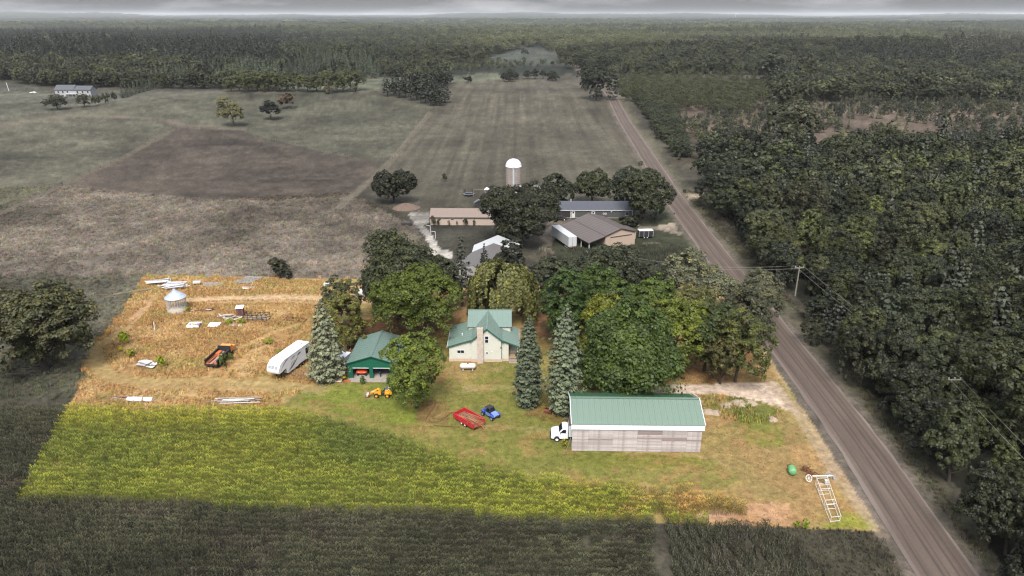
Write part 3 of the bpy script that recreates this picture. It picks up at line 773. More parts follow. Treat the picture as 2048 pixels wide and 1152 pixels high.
# weeping willow
p, h, w = at_px(1004, 640, 516, 148)
g = np.random.default_rng(301); C = []; Nn = []; S = []; tn = []
WL = rdir(34, g); WL[:, 2] = np.abs(WL[:, 2]) * .95 + .02; WL = unit(WL); WR = g.uniform(.78, 1.08, 34)
for k in range(640):
    wi = g.integers(34); d = unit(WL[wi] + g.normal(0, .11, 3)); wt = WR[wi]
    c0 = np.array([0, 0, h * .55]) + d * np.array([w * .9, w * .9, h * .42]) * wt * g.uniform(.86, 1.04)
    lob = wt
    L_ = g.uniform(.25, .55) * h * (1.2 - d[2]) * (.6 + .6 * lob); n = int(L_ * 7 + 14); t = g.random(n)
    o_ = np.array([d[0], d[1], 0]) * .35
    q = c0 + np.outer(t, [0, 0, -L_]) + np.outer(np.sqrt(t), o_) * 1.2 + g.normal(0, .13, (n, 3)); q[:, 2] = np.maximum(q[:, 2], .5)
    C.append(q); Nn.append(unit(np.tile(d * [1, 1, .6], (n, 1)) + g.normal(size=(n, 3)) * .4)); S.append(g.uniform(.22, .42, n)); tn.append(g.normal(.5, .15) + g.normal(0, .1, n))
me = cloud_mesh('crown_mesh', np.concatenate(C), np.concatenate(Nn), np.concatenate(S), np.concatenate(tn), LEAF, asp=1.5)
o = thing('weeping_willow', 'weeping willow with long hanging yellow green branches behind the farmhouse', 'tree', p)
c = inst('crown', me, o); c.color = (*fc((104, 107, 70)), 1)
trunk_mb(h * .6, .5, 7, w * .5, seed=9).build('trunk', [BARK], o)
# --- small trees and bushes, farther off
px_tree('lone_tree', 'lone yellow green tree with bare trunk on the brow of the far field', BRO, 5, 12, T1, 468, 252, 194, 46, (104, 103, 76), i=1)
px_tree('bushy_pine', 'dark bushy pine left of the reddish shrub on the far field', OVA, 4.2, 13, T2, 542, 239, 196, 48, (38, 42, 36), i=0)
px_tree('reddish_shrub', 'reddish brown round shrub right of the dark bushy pine on the far field', BUSH, 2, 2.6, None, 577, 218, 187, 50, (92, 76, 66), 'shrub', i=0)
px_tree('leafy_tree', 'small tree touching the left front of the far grey house', BRO, 5, 12, T1, 115, 219, 187, 38, (60, 62, 48), i=2)
px_tree('leafy_tree', 'small tree in front of the right end of the far grey house', BRO, 5, 12, T1, 170, 214, 186, 26, (66, 70, 58), i=3)
px_tree('bushy_pine', 'grey brown domed tree on the crest of the far field, right of the tree row', BUSH, 2, 2.6, T2, 660, 188, 167, 26, (92, 88, 76), 'tree', i=1)
for k, (x, y, ty, w_) in enumerate([(190, 212, 192, 14), (201, 209, 188, 16), (214, 207, 186, 16), (228, 204, 184, 16)]):
    px_tree('hedge_shrub', 'dark shrub, %s from the left in the row below the far grey house' % ORD[k], BUSH, 2, 2.6, None, x, y, ty, w_, (58, 62, 50), 'shrub', 'shrubs in a row below the far house', i=k)
for k, x in enumerate(range(246, 306, 8)):
    px_tree('spruce', 'grey green spruce, %s from the left in the windbreak right of the far house' % ORD[k], SPR, 2.6, 13, T3, x, 196 - k * 2.4, 166 - k * 1.3, 13, (66, 74, 64), 'tree', 'windbreak spruces by the far house', i=k)
for k, x in enumerate(range(462, 712, 19)):
    px_tree('leafy_tree', 'green leafy tree, %s from left in the row behind the hill field' % ORD[k], BRO, 5, 12, T1, x + random.uniform(-4, 4), 183 + random.uniform(-1, 2), 143 + random.uniform(-5, 6), random.uniform(30, 42), (76, 82, 54), 'tree', 'row of leafy trees behind the hill field', i=k)
ORDP = 0
pc = [(775,193,150),(788,190,146),(800,196,140),(812,194,148),(822,202,138),(834,200,136),(842,208,148),(852,206,150),(862,212,152),(872,208,158),(880,212,165),(890,206,168),(866,196,150),(846,192,142)]
for k, (x, y, ty) in enumerate(pc):
    px_tree('pine_tree', 'dark tall pine, %s from left in the hayfield corner clump' % ORD[int(np.argsort(np.argsort([q[0] for q in pc]))[k])], PINE, 3.6, 14, T3, x, y, ty, random.uniform(26, 34), (44, 50, 42), 'tree', 'clump of pines at the hayfield corner', i=k)
px_tree('leafy_tree', 'big dark tree on the left side of the road where the hayfield ends', BRO, 5, 12, T1, 1192, 200, 134, 56, (48, 54, 42), i=4)
px_tree('leafy_tree', 'round tree just left of the big dark tree at the end of the hayfield', BRO, 5, 12, T1, 1172, 178, 128, 40, (54, 60, 46), i=5)
for k, (x, y, ty, w_) in enumerate([(903,168,150,22),(935,166,151,22)]):
    px_tree('round_bush', ['left', 'right'][k] + ' one of two round bushes at the far left corner of the hayfield', BUSH, 2, 2.6, None, x, y, ty, w_, (54, 58, 46), 'bush', i=k)
for k, (x, y, ty, w_) in enumerate([(1008,164,142,18),(1020,163,134,26),(1030,160,140,20),(1056,158,136,20),(1070,158,134,20),(1086,158,137,18),(1105,162,138,30)]):
    px_tree('field_tree', 'dark tree, %s from left in the line beyond the hayfield' % ORD[k], OVA, 4.2, 13, T2, x, y, ty, w_, (50, 55, 44), 'tree', 'trees along the far end of the hayfield', i=k)
px_tree('field_tree', 'single dark tree in the small far green clearing', BRO, 5, 12, T2, 1050, 112, 97, 16, (48, 54, 44), i=1)
px_tree('sapling', 'tiny sapling in the grass left of the silo', BUSH, 2, 2.6, None, 888, 364, 347, 14, (70, 76, 54), 'sapling', i=0)
px_tree('round_bush', 'small bush at the road edge above the trees of the grey building', BUSH, 2, 2.6, None, 1280, 331, 322, 16, (60, 66, 48), 'bush', i=1)
px_tree('round_bush', 'bush between the tan pole building and the grey building', BUSH, 2, 2.6, None, 1262, 452, 432, 52, (50, 54, 42), 'bush', i=2)
for k, (x, w_) in enumerate([(866,16),(876,10),(898,6),(914,5),(930,12),(948,7)]):
    px_tree('weed_shrub', 'weedy shrub, %s from the left against the wall of the tan shed' % ORD[k], BUSH, 2, 2.6, None, x, 452, 446 - w_ * .9, w_, (64, 66, 52), 'bush', 'shrubs along the tan shed wall', i=k)
for k, (bx, by, ty, w_, c_, lb) in enumerate([
    (249, 688, 663, 28, (132, 148, 26), 'bright lime green bush near the left edge of the yard meadow'),
    (242, 703, 693, 14, (160, 152, 52), 'small yellow weed bush below the lime green bush'),
    (262, 712, 700, 26, (140, 144, 50), 'low green weeds between the lime bush and the white scrap heap'),
    (322, 737, 712, 22, (132, 148, 36), 'lime green shrub growing out of the white scrap heap'),
    (446, 738, 706, 24, (72, 88, 46), 'tall dark weeds beside the rusty dump truck'),
    (462, 722, 706, 14, (84, 100, 50), 'weeds at the cab side of the rusty dump truck'),
    (540, 686, 676, 26, (132, 136, 56), 'low green weed clump above the white camper'),
    (462, 648, 637, 22, (124, 140, 42), 'green weeds in front of the scrap lumber pile'),
    (483, 648, 637, 18, (124, 140, 42), 'green weeds between the scrap pile and the black rack'),
    (560, 712, 698, 20, (116, 124, 52), 'green weeds on the bare strip left of the camper'),
    (375, 625, 612, 14, (132, 136, 52), 'small bush at the right foot of the grain bin'),
    (697, 572, 562, 16, (150, 150, 26), 'small yellow green shrub beside the white tote'),
    (1128, 898, 878, 20, (122, 122, 44), 'yellowish weeds at the left end of the plank barn wall'),
    (1590, 1056, 1040, 16, (112, 130, 46), 'leafy weed clump on the bare soil left of the white frame'),
    (1610, 1058, 1040, 20, (112, 130, 46), 'larger leafy weed clump nearest to the white frame'),
    (726, 768, 752, 16, (60, 84, 40), 'green shrub tight against the left corner of the garage')]):
    px_tree('weed_bush', lb, BUSH, 2, 2.6, None, bx, by, ty, w_, c_, 'bush', i=k)
# --- woodland
def inside_any(px, py, polys):
    m = np.zeros(px.shape, bool)
    for q in polys: m |= inpoly(px, py, q)
    return m
WOOD = [(1392,300),(1425,372),(1452,440),(1492,505),(1560,588),(1640,668),(1712,770),(1800,862),(1890,960),(1960,1078),(2030,1190),(2500,1500),(3600,1500),(3600,250),(2048,268),(1900,285),(1720,300),(1600,310),(1480,300)]
def jitter_grid(x0, x1, y0, y1, s, seed=0, j=.42):
    g = np.random.default_rng(seed)
    X, Y = np.meshgrid(np.arange(x0, x1, s), np.arange(y0, y1, s * .87)); X = X + (np.arange(X.shape[0]) % 2)[:, None] * s / 2
    X = X.ravel() + g.uniform(-j, j, X.size) * s; Y = Y.ravel() + g.uniform(-j, j, Y.size) * s
    return X, Y
def place(X, Y):
    Z = T(X, Y); px, py = project(X, Y, Z); return X, Y, Z, px, py
TREES = []   # x, y, z, kind, scale, hscale, colour
g = np.random.default_rng(5)
GRN = [(50,56,38),(44,50,36),(56,61,40),(62,68,42),(48,53,42),(40,45,36),(70,74,54),(54,60,36)]
X, Y, Z, px, py = place(*jitter_grid(40, 420, 30, 330, 6.6, 21))
m = inpoly(px, py, WOOD) & (fbm(X / 20, Y / 20, 91) > .12)
for i in np.nonzero(m)[0]:
    n = fbm(X[i:i+1] / 25, Y[i:i+1] / 25, 93)[0]; r_ = g.random()
    edge = py[i] > 900
    kd = 'p' if (n > .56 and r_ < .5) else ('o' if r_ < .25 else ('c' if r_ > .93 else 'b'))
    s = g.choice([g.uniform(.45, .7), g.uniform(.65, .9), g.uniform(.85, 1.2)], p=[.3, .42, .28]) * (1.0 if kd != 'c' else 1.2)
    c_ = np.array(GRN[g.integers(len(GRN))], float) if kd in 'bo' else np.array([(50,55,50),(44,50,44),(60,64,58)][g.integers(3)], float)
    if kd in 'bo' and r_ > .90: c_ = np.array((64, 65, 46.))
    TREES.append((X[i], Y[i], Z[i], kd, s, g.uniform(.85, 1.3), c_ * g.uniform(.84, 1.32)))
# clearing with scattered cedars and young trees
OPEN = [[(1340,200),(2400,190),(2400,262),(2048,268),(1720,300),(1480,300),(1392,300),(1372,250)]]
X, Y, Z, px, py = place(*jitter_grid(60, 700, 255, 540, 6.5, 22))
m = inside_any(px, py, OPEN) & (fbm(X / 26, Y / 26, 95) > .41) & (g.random(X.shape) > .12)
for i in np.nonzero(m)[0]:
    kd = 'c' if g.random() < .62 else 'b'
    c_ = np.array([(52,57,46),(60,63,50),(48,54,46),(72,74,56)][g.integers(4)], float)
    TREES.append((X[i], Y[i], Z[i], kd, g.uniform(.5, 1.0) * (1 if kd == 'c' else .62), g.uniform(.8, 1.2), c_ * 1.08))
# strip of young trees along the right side of the road
X, Y, Z, px, py = place(*jitter_grid(50, 140, 270, 620, 4.6, 23))
m = inpoly(px, py, [(1238,168),(1255,178),(1275,215),(1305,255),(1335,300),(1352,322),(1378,318),(1366,268),(1345,215),(1330,170)])
for i in np.nonzero(m)[0]:
    TREES.append((X[i], Y[i], Z[i], 'b' if g.random() < .7 else 'c', g.uniform(.5, .72), g.uniform(.6, .9), np.array([(58,63,46),(66,72,54),(52,58,46)][g.integers(3)], float)))
def lone(px_, by, ty, wpx, kd, c_):
    p = P(px_, by); zc = p.y * CP + (CH - p.z) * SP; w = wpx / FPX * zc / 2; h = ZY(px_, ty, p.y) - p.z
    br, bh = dict(b=(5, 12), o=(4.2, 13), a=(2.4, 10), p=(3.6, 14), c=(1.9, 7), s=(2.6, 13))[kd]
    TREES.append((p.x, p.y, p.z, kd, w / br, (h / bh) / (w / br), np.array(c_, float)))
for q in [(1575,300,188,74,'o',(62,64,48)),(1560,215,158,52,'b',(60,64,46)),(1550,170,103,66,'b',(56,60,46)),(1616,168,108,42,'b',(60,62,48)),(1885,190,148,44,'a',(110,106,92)),(1850,200,140,60,'b',(58,60,46)),
          (1440,420,330,80,'b',(42,48,36)),(1470,440,355,84,'b',(50,56,40)),(1535,540,440,90,'b',(70,74,46)),(1540,470,392,76,'p',(64,68,62)),(1410,372,300,56,'b',(46,52,38))]: lone(*q)
# young edge trees on the verge, near the camera
for q in [(1722,775,648,84,'b',(54,56,42)),(1620,690,640,44,'b',(46,50,38)),(1800,850,728,92,'b',(46,50,38)),(1880,935,800,92,'b',(52,56,42)),(1960,1075,930,92,'b',(46,50,38)),(2010,1110,975,104,'b',(52,54,42)),(1840,900,800,90,'b',(40,44,34)),(2060,1215,1020,150,'b',(44,48,38))]: lone(*q)
POLE = P(1590, 592); POLE_H = ZY(1590, 532, POLE.y)
TREES = [t for t in TREES if not (abs(t[0] - POLE.x * t[1] / POLE.y) < 2.6 and POLE.y - 9 < t[1] < POLE.y + 3)]
# nearest 230 in view stand as single things, the others are one mass
A = [(math.hypot(t[0], t[1]), t) for t in TREES]
A.sort(key=lambda q: q[0])
NEAR, REST = [], []
for d_, t in A:
    px1, py1 = project(t[0], t[1], t[2] + 6)
    if len(NEAR) < 215 and -60 < px1 < 2110 and py1 < 1230 and d_ < 420: NEAR.append(t)
    else: REST.append(t)
KN = dict(b=('leafy_tree', BRO, T1, 5), o=('leafy_tree', OVA, T1, 4.2), a=('slim_birch', ASP, T2, 2.4), p=('pine_tree', PINE, T3, 3.6), c=('cedar_tree', CED, None, 1.9), s=('spruce', SPR, T3, 2.6))
WOODL = {}
for k, (x, y, z, kd, s, hs_, c_) in enumerate(NEAR):
    nm, cr_, tm, br = KN[kd]
    pxb, pyb = project(x, y, z)
    lvl = ['opposite the corn', 'opposite the corner grass', 'opposite the plank barn', 'opposite the farmhouse', 'opposite the grove', 'opposite the pole building', 'opposite the silo', 'near the clearing'][int(np.searchsorted([68, 84, 100, 122, 150, 200, 260], y))]
    rd = float(linedist(np.array([x]), np.array([y]), ROADW)[0]); dp = 'on the road verge' if rd < 17 else ('in the second row' if rd < 24 else ('just inside the wood' if rd < 40 else ('well inside the wood' if rd < 70 else 'deep in the wood')))
    look = dict(b='round tree', o='oval tree', a='slim pale tree', p='ragged pine', c='cedar', s='spruce')[kd]
    tone = ('yellowish' if c_[0] > 68 else ('dark' if c_[1] < 52 else 'dull green')) if kd in 'bo' else 'grey green'
    size = 'small' if s < .78 else ('tall' if s * hs_ > .9 else ('broad' if s > .98 else 'middling'))
    lb = '%s %s %s %s %s' % (size, tone, look, dp, lvl)
    o = thing(nm, lb, 'tree', (x, y, z), g.uniform(0, 6.28), 'trees of the roadside wood')
    WOODL.setdefault(lb, []).append(o)
    o.scale = (s * g.uniform(.88, 1.12), s * g.uniform(.88, 1.12), s * hs_); o.rotation_euler[0] = g.normal(0, .05); o.rotation_euler[1] = g.normal(0, .05)
    c = inst('crown', cr_[k % len(cr_)], o); c.color = (*fc(c_), 1)
    if tm: inst('trunk', tm, o)
for lb, os_ in WOODL.items():
    if len(os_) > 1:
        os_.sort(key=lambda o: project(o.location.x, o.location.y, o.location.z)[0])
        for i_, o in enumerate(os_): o['label'] = lb + ', %s from left' % ORD[min(i_, 14)]
# far woodland: cheaper trees, scattered
def far_me(kind, seed):
    if kind == 'b': a = broad_pts(5, 12, .5, 11, 150, 18, .56, seed=seed); m_ = LEAF_I
    elif kind == 'a': a = broad_pts(2.4, 10, 1.5, 6, 46, 12, .46, seed=seed); m_ = LEAF_I
    elif kind == 'p': a = conifer_pts(3.3, 14, 1.5, 11, 8, 12, .62, droop=0, power=.6, seed=seed, gap=.1); m_ = NEEDLE_I
    elif kind == 's': a = conifer_pts(2.4, 13, .5, 14, 8, 9, .52, droop=.25, power=.95, seed=seed); m_ = NEEDLE_I
    elif kind == 'c': a = conifer_pts(1.9, 7, .1, 8, 7, 6, .6, droop=.1, seed=seed); m_ = NEEDLE_I
    return cloud_mesh('far_crown', *a, m_)
FV = [far_me('b', 401), far_me('b', 402), far_me('b', 403), far_me('a', 404), far_me('p', 405), far_me('p', 406), far_me('s', 407), far_me('c', 408)]
VI = dict(b=(0, 1, 2), o=(0, 1, 2), a=(3,), p=(4, 5), s=(6,), c=(7,))
def scatter_trees(name, lst, label):
    if not lst: return
    n = len(lst)
    pts = [(t[0], t[1], t[2]) for t in lst]
    sc_ = [(t[4], t[4], t[4] * t[5]) for t in lst]
    vi = [random.choice(VI[t[3]]) for t in lst]
    scatter(name, pts, sc_, g.uniform(0, 6.28, n), np.array([fc(t[6]) for t in lst]), FV, vi, label)
FIELDS = [LAYERS[i][0] for i in (1, 2, 3, 4, 5)] + [
 [(560,150),(720,158),(870,152),(1000,146),(1060,140),(1060,160),(880,168),(700,190),(560,190)],
 [(955,118),(1050,96),(1085,94),(1122,113),(1118,132),(1010,134)],
 [(-900,150),(300,178),(460,178),(460,200),(-900,400)],
 [(1040,138),(1205,138),(1240,190),(1040,165)], [(1206,160),(1232,160),(1245,200),(1206,200)]]
def dens_ok(px, py, X, Y):
    "woodland everywhere beyond the farm fields"
    left = (px < 1215) & (py < 184 - np.clip((px - 1000) / 215, 0, 1) * 4)
    lo = (px < 470) & (py < 180); mid = (px >= 470) & (px < 1215) & (py < 178)
    rgt = (px >= 1215) & (py < 205)
    return (lo | mid | rgt) & ~inside_any(px, py, FIELDS)
def forest_kind(n, px, py, r_):
    if px < 560 and 66 < py < 140 and n > .25:      # dense pine plantation on the left ridge
        return 'p', (38, 43, 34), 1.0
    if 300 < px < 760 and 120 < py < 176 and n > .45: return 's', (62, 70, 60), .85
    if px < 430 and py >= 128: return 'b', [(66,70,46),(54,58,44),(60,62,46)][int(r_ * 3)], .95
    if (1235 < px < 1545 and 150 < py < 225) or (px > 1700 and 168 < py < 205 and n > .45): return 'a', (72, 76, 55), .7
    if px > 1880 and 90 < py < 125: return 'p', (58, 60, 54), .9
    if n > .58: return 'p', (42, 47, 38), .95
    if n < .36: return 'a', (76, 79, 60), .9
    return 'b', [(56,61,46),(64,68,50),(50,56,42),(70,73,56)][int(r_ * 4)], .85
FT = list(REST)
for (y0, y1, s) in ((255, 700, 9.0), (700, 1200, 10.5), (1200, 2300, 15), (2300, 4600, 26), (4600, 7600, 44)):
    xm = y1 * .85 + 60
    X, Y, Z, px, py = place(*jitter_grid(-xm, xm, y0, y1, s, int(y0)))
    m = (px > -150) & (px < 2200) & dens_ok(px, py, X, Y)
    m &= (fbm(X / 30, Y / 30, 71) > .30) | (px < 1200)
    if y0 >= 1200:   # small far fields between the woods
        m &= ~((vnoise(X / 260, Y / 520, 72) > .86))
    X, Y, Z, px, py = X[m], Y[m], Z[m], px[m], py[m]
    NN = .5 * fbm(X / 90, Y / 90, 61) + .5 * fbm(X / 420, Y / 110, 63); QQ = fbm(X / 500, Y / 900, 73); VV = vnoise(X / 300, Y / 500, 74); far_k = np.clip((Y - 1100) / 2500, 0, 1) * .35 + 1  # far_k pales leaf colours with distance, as painted haze
    for i in range(len(X)):
        kd, c_, s_ = forest_kind(NN[i], px[i], py[i], g.random())
        k = (1.45 if kd != 'a' else 1.15) if y0 < 1200 else (1.9 if y0 < 2300 else (2.9 if y0 < 4600 else 5))
        if y0 >= 2300 and kd == 'a': kd = 'b'
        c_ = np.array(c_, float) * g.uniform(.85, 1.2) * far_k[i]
        if y0 >= 1200:      # sunlit and dull stretches painted into the far canopy colours
            q = QQ[i]; c_ = c_ * (.8 + .65 * q)
            if VV[i] > .76: c_ = np.array((98., 102, 80)) * (.9 + .2 * g.random())
        FT.append((X[i], Y[i], Z[i], kd, k * s_ * g.uniform(.65, 1.25), g.uniform(.75, 1.15) * (1 if k < 1.6 else (.72 if k < 2 else (.45 if k < 4 else .3))), c_))
X, Y, Z, px, py = place(*jitter_grid(20, 520, 300, 700, 4.6, 77))   # dense young aspen stands
m = (inside_any(px + (fbm(X / 18, Y / 18, 66) - .5) * 160, py + (fbm(X / 18, Y / 18, 67) - .5) * 30, [[(1238,150),(1300,132),(1540,150),(1560,205),(1480,228),(1350,225),(1262,200)], [(1740,178),(2300,172),(2300,205),(1740,198)]])) & (fbm(X / 30, Y / 30, 71) > .25)
for i in np.nonzero(m)[0]: FT.append((X[i], Y[i], Z[i], 'a', g.uniform(.6, 1.0), g.uniform(.7, 1.0), np.array([(72,77,56),(66,71,52),(80,83,60)][g.integers(3)], float)))
print('far trees', len(FT))
scatter_trees('distant_forest', FT, 'mixed forest stretching from the fields to the horizon')
# canopy of the farthest country: one rolling sheet of tree tops
ysf = 4500 * 1.035 ** np.arange(0, 66); usf = np.linspace(-.95, .95, 520)
Yf, Uf = np.meshgrid(ysf, usf, indexing='ij'); Xf = Uf * Yf
Zf = T(Xf, Yf) + 4 + 16 * fbm(Xf / 60, Yf / 200, 81, 3) * (1 + Yf / 12000)
nr, nc = Xf.shape; idx = (np.arange(nr - 1)[:, None] * nc + np.arange(nc - 1)[None]).ravel()
F = np.stack([idx, idx + 1, idx + nc + 1, idx + nc], 1)
k = fbm(Xf / 900, Yf / 2500, 82)[..., None]; k2 = fbm(Xf / 150, Yf / 500, 83)[..., None]
cf = np.array((48, 56, 42)) * (1 - k) + np.array((96, 102, 76)) * k; cf = cf * (.7 + .6 * k2)
cm, nt, b, out = newmat('far_canopy'); at = nt.nodes.new('ShaderNodeAttribute'); at.attribute_name = 'col'
nt.links.new(at.outputs['Color'], b.inputs['Base Color']); b.inputs['Roughness'].default_value = 1; b.inputs['Specular IOR Level'].default_value = 0
o = link(bpy.data.objects.new('far_wooded_hills', mesh_np('far_wooded_hills', np.stack([Xf.ravel(), Yf.ravel(), Zf.ravel()], 1), F, [cm], col=alb(cf.reshape(-1, 3)), smooth=True)))
tag(o, 'low wooded hills along the horizon', kind='structure')
# --- corn
def corn_me(seed, n=4, dead=False):
    g = np.random.default_rng(seed); V = []; Fq = []; tn = []
    def quad(a, b_, c_, d_, t):
        k = len(V); V.extend([a, b_, c_, d_]); Fq.append((k, k + 1, k + 2, k + 3)); tn.append(t)
    for i in range(n):
        x0 = (i - (n - 1) / 2) * .24 + g.normal(0, .03); y0 = g.normal(0, .05); h = g.uniform(1.75, 2.15); a0 = g.normal(0, .38)
        for a in (a0, a0 + 1.57):
            dx, dy = math.cos(a) * .02, math.sin(a) * .02
            quad((x0-dx,y0-dy,0),(x0+dx,y0+dy,0),(x0+dx*.4,y0+dy*.4,h),(x0-dx*.4,y0-dy*.4,h), .35)
        for j in range(9):
            z = h * (.18 + .78 * j / 8.5); a = a0 + (j % 2) * 3.14 + g.normal(0, .35); L_ = g.uniform(.36, .55) * (1 - .35 * abs(j - 4.5) / 4.5)
            ux, uy = math.cos(a), math.sin(a); wx, wy = -uy * .05, ux * .05; t0 = g.uniform(.3, .75)
            p0 = (x0, y0, z); rise = g.uniform(.15, .32); dr = g.uniform(-.1, .25)
            q = [(0, 0, .6), (.42 * L_, rise, 1.0), (.85 * L_, rise - dr * .4, .8), (1.15 * L_, rise - dr - .12, .12)]
            for (r0, z0_, w0), (r1, z1_, w1) in zip(q[:-1], q[1:]):
                quad((x0+ux*r0-wx*w0, y0+uy*r0-wy*w0, z+z0_), (x0+ux*r0+wx*w0, y0+uy*r0+wy*w0, z+z0_), (x0+ux*r1+wx*w1, y0+uy*r1+wy*w1, z+z1_), (x0+ux*r1-wx*w1, y0+uy*r1-wy*w1, z+z1_), t0 + g.normal(0, .06))
        for j in range(5):
            a = g.uniform(0, 6.28); quad((x0 - .02, y0, h - .05), (x0 + .02, y0, h - .05), (x0 + math.cos(a) * .16 + .03, y0 + math.sin(a) * .08, h + .26), (x0 + math.cos(a) * .16 - .03, y0 + math.sin(a) * .08, h + .30), 1.0)
    return mesh_np('corn_clump', V, Fq, [CORN], tint=np.clip(tn, 0, 1))
CORN = foliage_mat('corn_leaf', 'inst', transl=.3, rough=.5, spread=.55, rand=.15, yel=(1.3, 1.12, 1.05))
CV = [corn_me(500 + i) for i in range(6)]
CE = 24   # photo pixels from the tassels to the foot of the plants
CORNP = [(-500,812+CE),(0,803+CE),(150,803+CE),(560,808+CE),(610,812+CE),(660,828+CE),(740,848+CE),(830,874+CE),(900,905+CE-2),(1000,926+CE),(1100,948+CE),(1200,952+CE),(1300,965+CE),(1400,975+CE),(1490,1000+CE),(1494,1034),(1440,1040),(1395,1030),(1378,1036),(1420,1056),(1530,1062),(1560,1075),(1620,1120),(1690,1190),(1790,1330),(1300,1500),(-500,1500)]
GAP = [(1303,1030),(1326,1030),(1345,1180),(1360,1300),(1318,1300),(1312,1180)]
BARE = [(1160,1082),(1235,1078),(1250,1098),(1160,1098)]
def corn_rows(rowdir, sel, seed, sp=.92):
    g = np.random.default_rng(seed)
    th = rowdir; u = np.array([math.cos(th), math.sin(th)]); v = np.array([-math.sin(th), math.cos(th)])
    A_, B_ = np.meshgrid(np.arange(-170, 170, .92), np.arange(-170, 170, sp))
    A_ = A_ + g.uniform(-.15, .15, A_.shape); B_ = B_ + g.normal(0, .03, B_.shape)
    RI = (1 + g.normal(0, .035, B_.shape[0]))[:, None] * np.ones(B_.shape); RI = RI.ravel()
    X = (A_ * u[0] + B_ * v[0]).ravel(); Y = (A_ * u[1] + B_ * v[1]).ravel()
    m = (Y > 34) & (Y < 112) & (X < 60) & (X > -118); X, Y, RI = X[m], Y[m], RI[m]
    Z = T(X, Y); px, py = project(X, Y, Z)
    m = inpoly(px, py, CORNP) & ~inpoly(px, py, GAP) & ~(inpoly(px, py, BARE) & (g.random(px.shape) > .15)) & sel(px, py) & (px > -260) & (py < 1300) & (g.random(px.shape) > .02)
    return X[m], Y[m], Z[m], px[m], py[m], RI[m]
def corn_field(name, rowdir, sel, seed, label):
    X, Y, Z, px, py, RI = corn_rows(rowdir, sel, seed, 1.12 if name == 'corn_field' else 1.2); n = len(X); g = np.random.default_rng(seed)
    ins = inpoly(px, py, [(288,549),(1450,573),(1762,1064),(1490,1066),(42,1010)])
    k = fbm(X / 9, Y / 9, 86); k2 = fbm(X / 3, Y / 3, 87)
    k4 = fbm(X / 22, Y / 12, 85); yel = np.clip((880 - py) / 45, 0, 1) * np.clip((660 - px) / 160, 0, 1) * .85 + .34 + np.clip((k4 - .42) * 1.2, 0, .28) + np.clip((k - .5) * .8, 0, .12)
    yel = np.clip(yel - np.clip((px - 560) / 120, 0, 1) * np.clip((1000 - px) / 150, 0, 1) * np.clip((980 - py) / 80, 0, 1) * .38, 0, 1)[:, None]
    ci = np.array((106, 122, 58)) * (1 - yel) + np.array((156, 160, 62)) * yel
    tanp = (np.clip((k2 - .55) * 4, 0, .6) * np.clip((px - 1050) / 150, 0, 1) + .65 * inpoly(px, py, [(1340,985),(1500,1000),(1500,1050),(1360,1050)]))[:, None]
    ci = ci * (1 - tanp) + np.array((176, 140, 84)) * tanp
    kk = (k[:, None] - .5) * .5
    co = np.array((83, 85, 65)) * (1 + kk) * np.ones((n, 1)); dry = np.clip((fbm(X / 5, Y / 5, 88) - .6) * 3, 0, .5)[:, None]
    co = co * (1 - dry) + np.array((98, 88, 78)) * dry
    co = co * np.where((py > 1080) & (px < 1300), .92, 1.0)[:, None]
    c_ = np.where(ins[:, None], ci, co) * g.uniform(.9, 1.1, (n, 1)) * RI[:, None]  # beyond the lot the corn colour carries the painted dimming
    al = np.clip(lin(np.clip(c_, 0, 255)) / (GAIN * .62), 0, .9)
    s = g.uniform(.85, 1.1, n) * np.where(k2 > .66, .9, 1)
    scatter(name, np.stack([X, Y, Z], 1), s, rowdir + np.where(g.random(n) > .5, math.pi, 0) + g.normal(0, .08, n), al, CV, g.integers(0, len(CV), n), label, tilt=.05)
    print(name, n)
corn_field('corn_field', R(-1.5), lambda px, py: ~inpoly(px, py, [(1314,1062),(1700,1075),(1900,1300),(1330,1300)]), 31, 'dense field of ripening corn filling the foreground')
corn_field('corn_rows', R(104), lambda px, py: inpoly(px, py, [(1314,1062),(1700,1075),(1900,1300),(1330,1300)]), 32, 'young corn in clear rows at the lower right')
# --- tufts of long grass and weeds
def tuft_me(seed, n=16, h=.55, w=.045, sp=.28):
    g = np.random.default_rng(seed); V = []; Fq = []; tn = []
    for i in range(n):
        a = g.uniform(0, 6.28); r_ = g.uniform(0, sp); x, y = r_ * math.cos(a), r_ * math.sin(a); b_ = g.uniform(0, 6.28); le = g.uniform(.05, .3); hh = h * g.uniform(.6, 1.2)
        dx, dy = math.cos(b_ + 1.57) * w, math.sin(b_ + 1.57) * w
        k = len(V); V += [(x-dx,y-dy,0),(x+dx,y+dy,0),(x+math.cos(b_)*le+dx*.3,y+math.sin(b_)*le+dy*.3,hh),(x+math.cos(b_)*le-dx*.3,y+math.sin(b_)*le-dy*.3,hh)]
        Fq.append((k,k+1,k+2,k+3)); tn.append(g.uniform(.25, .8))
    return mesh_np('grass_tuft', V, Fq, [GRASS], tint=tn)
GRASS = foliage_mat('grass_blades', 'inst', transl=.3, rough=.8, spread=.4, rand=.12, yel=(1.1, 1.05, .9))
TV = [tuft_me(600 + i) for i in range(4)] + [tuft_me(610 + i, 44, .9, .06, .8) for i in range(3)]
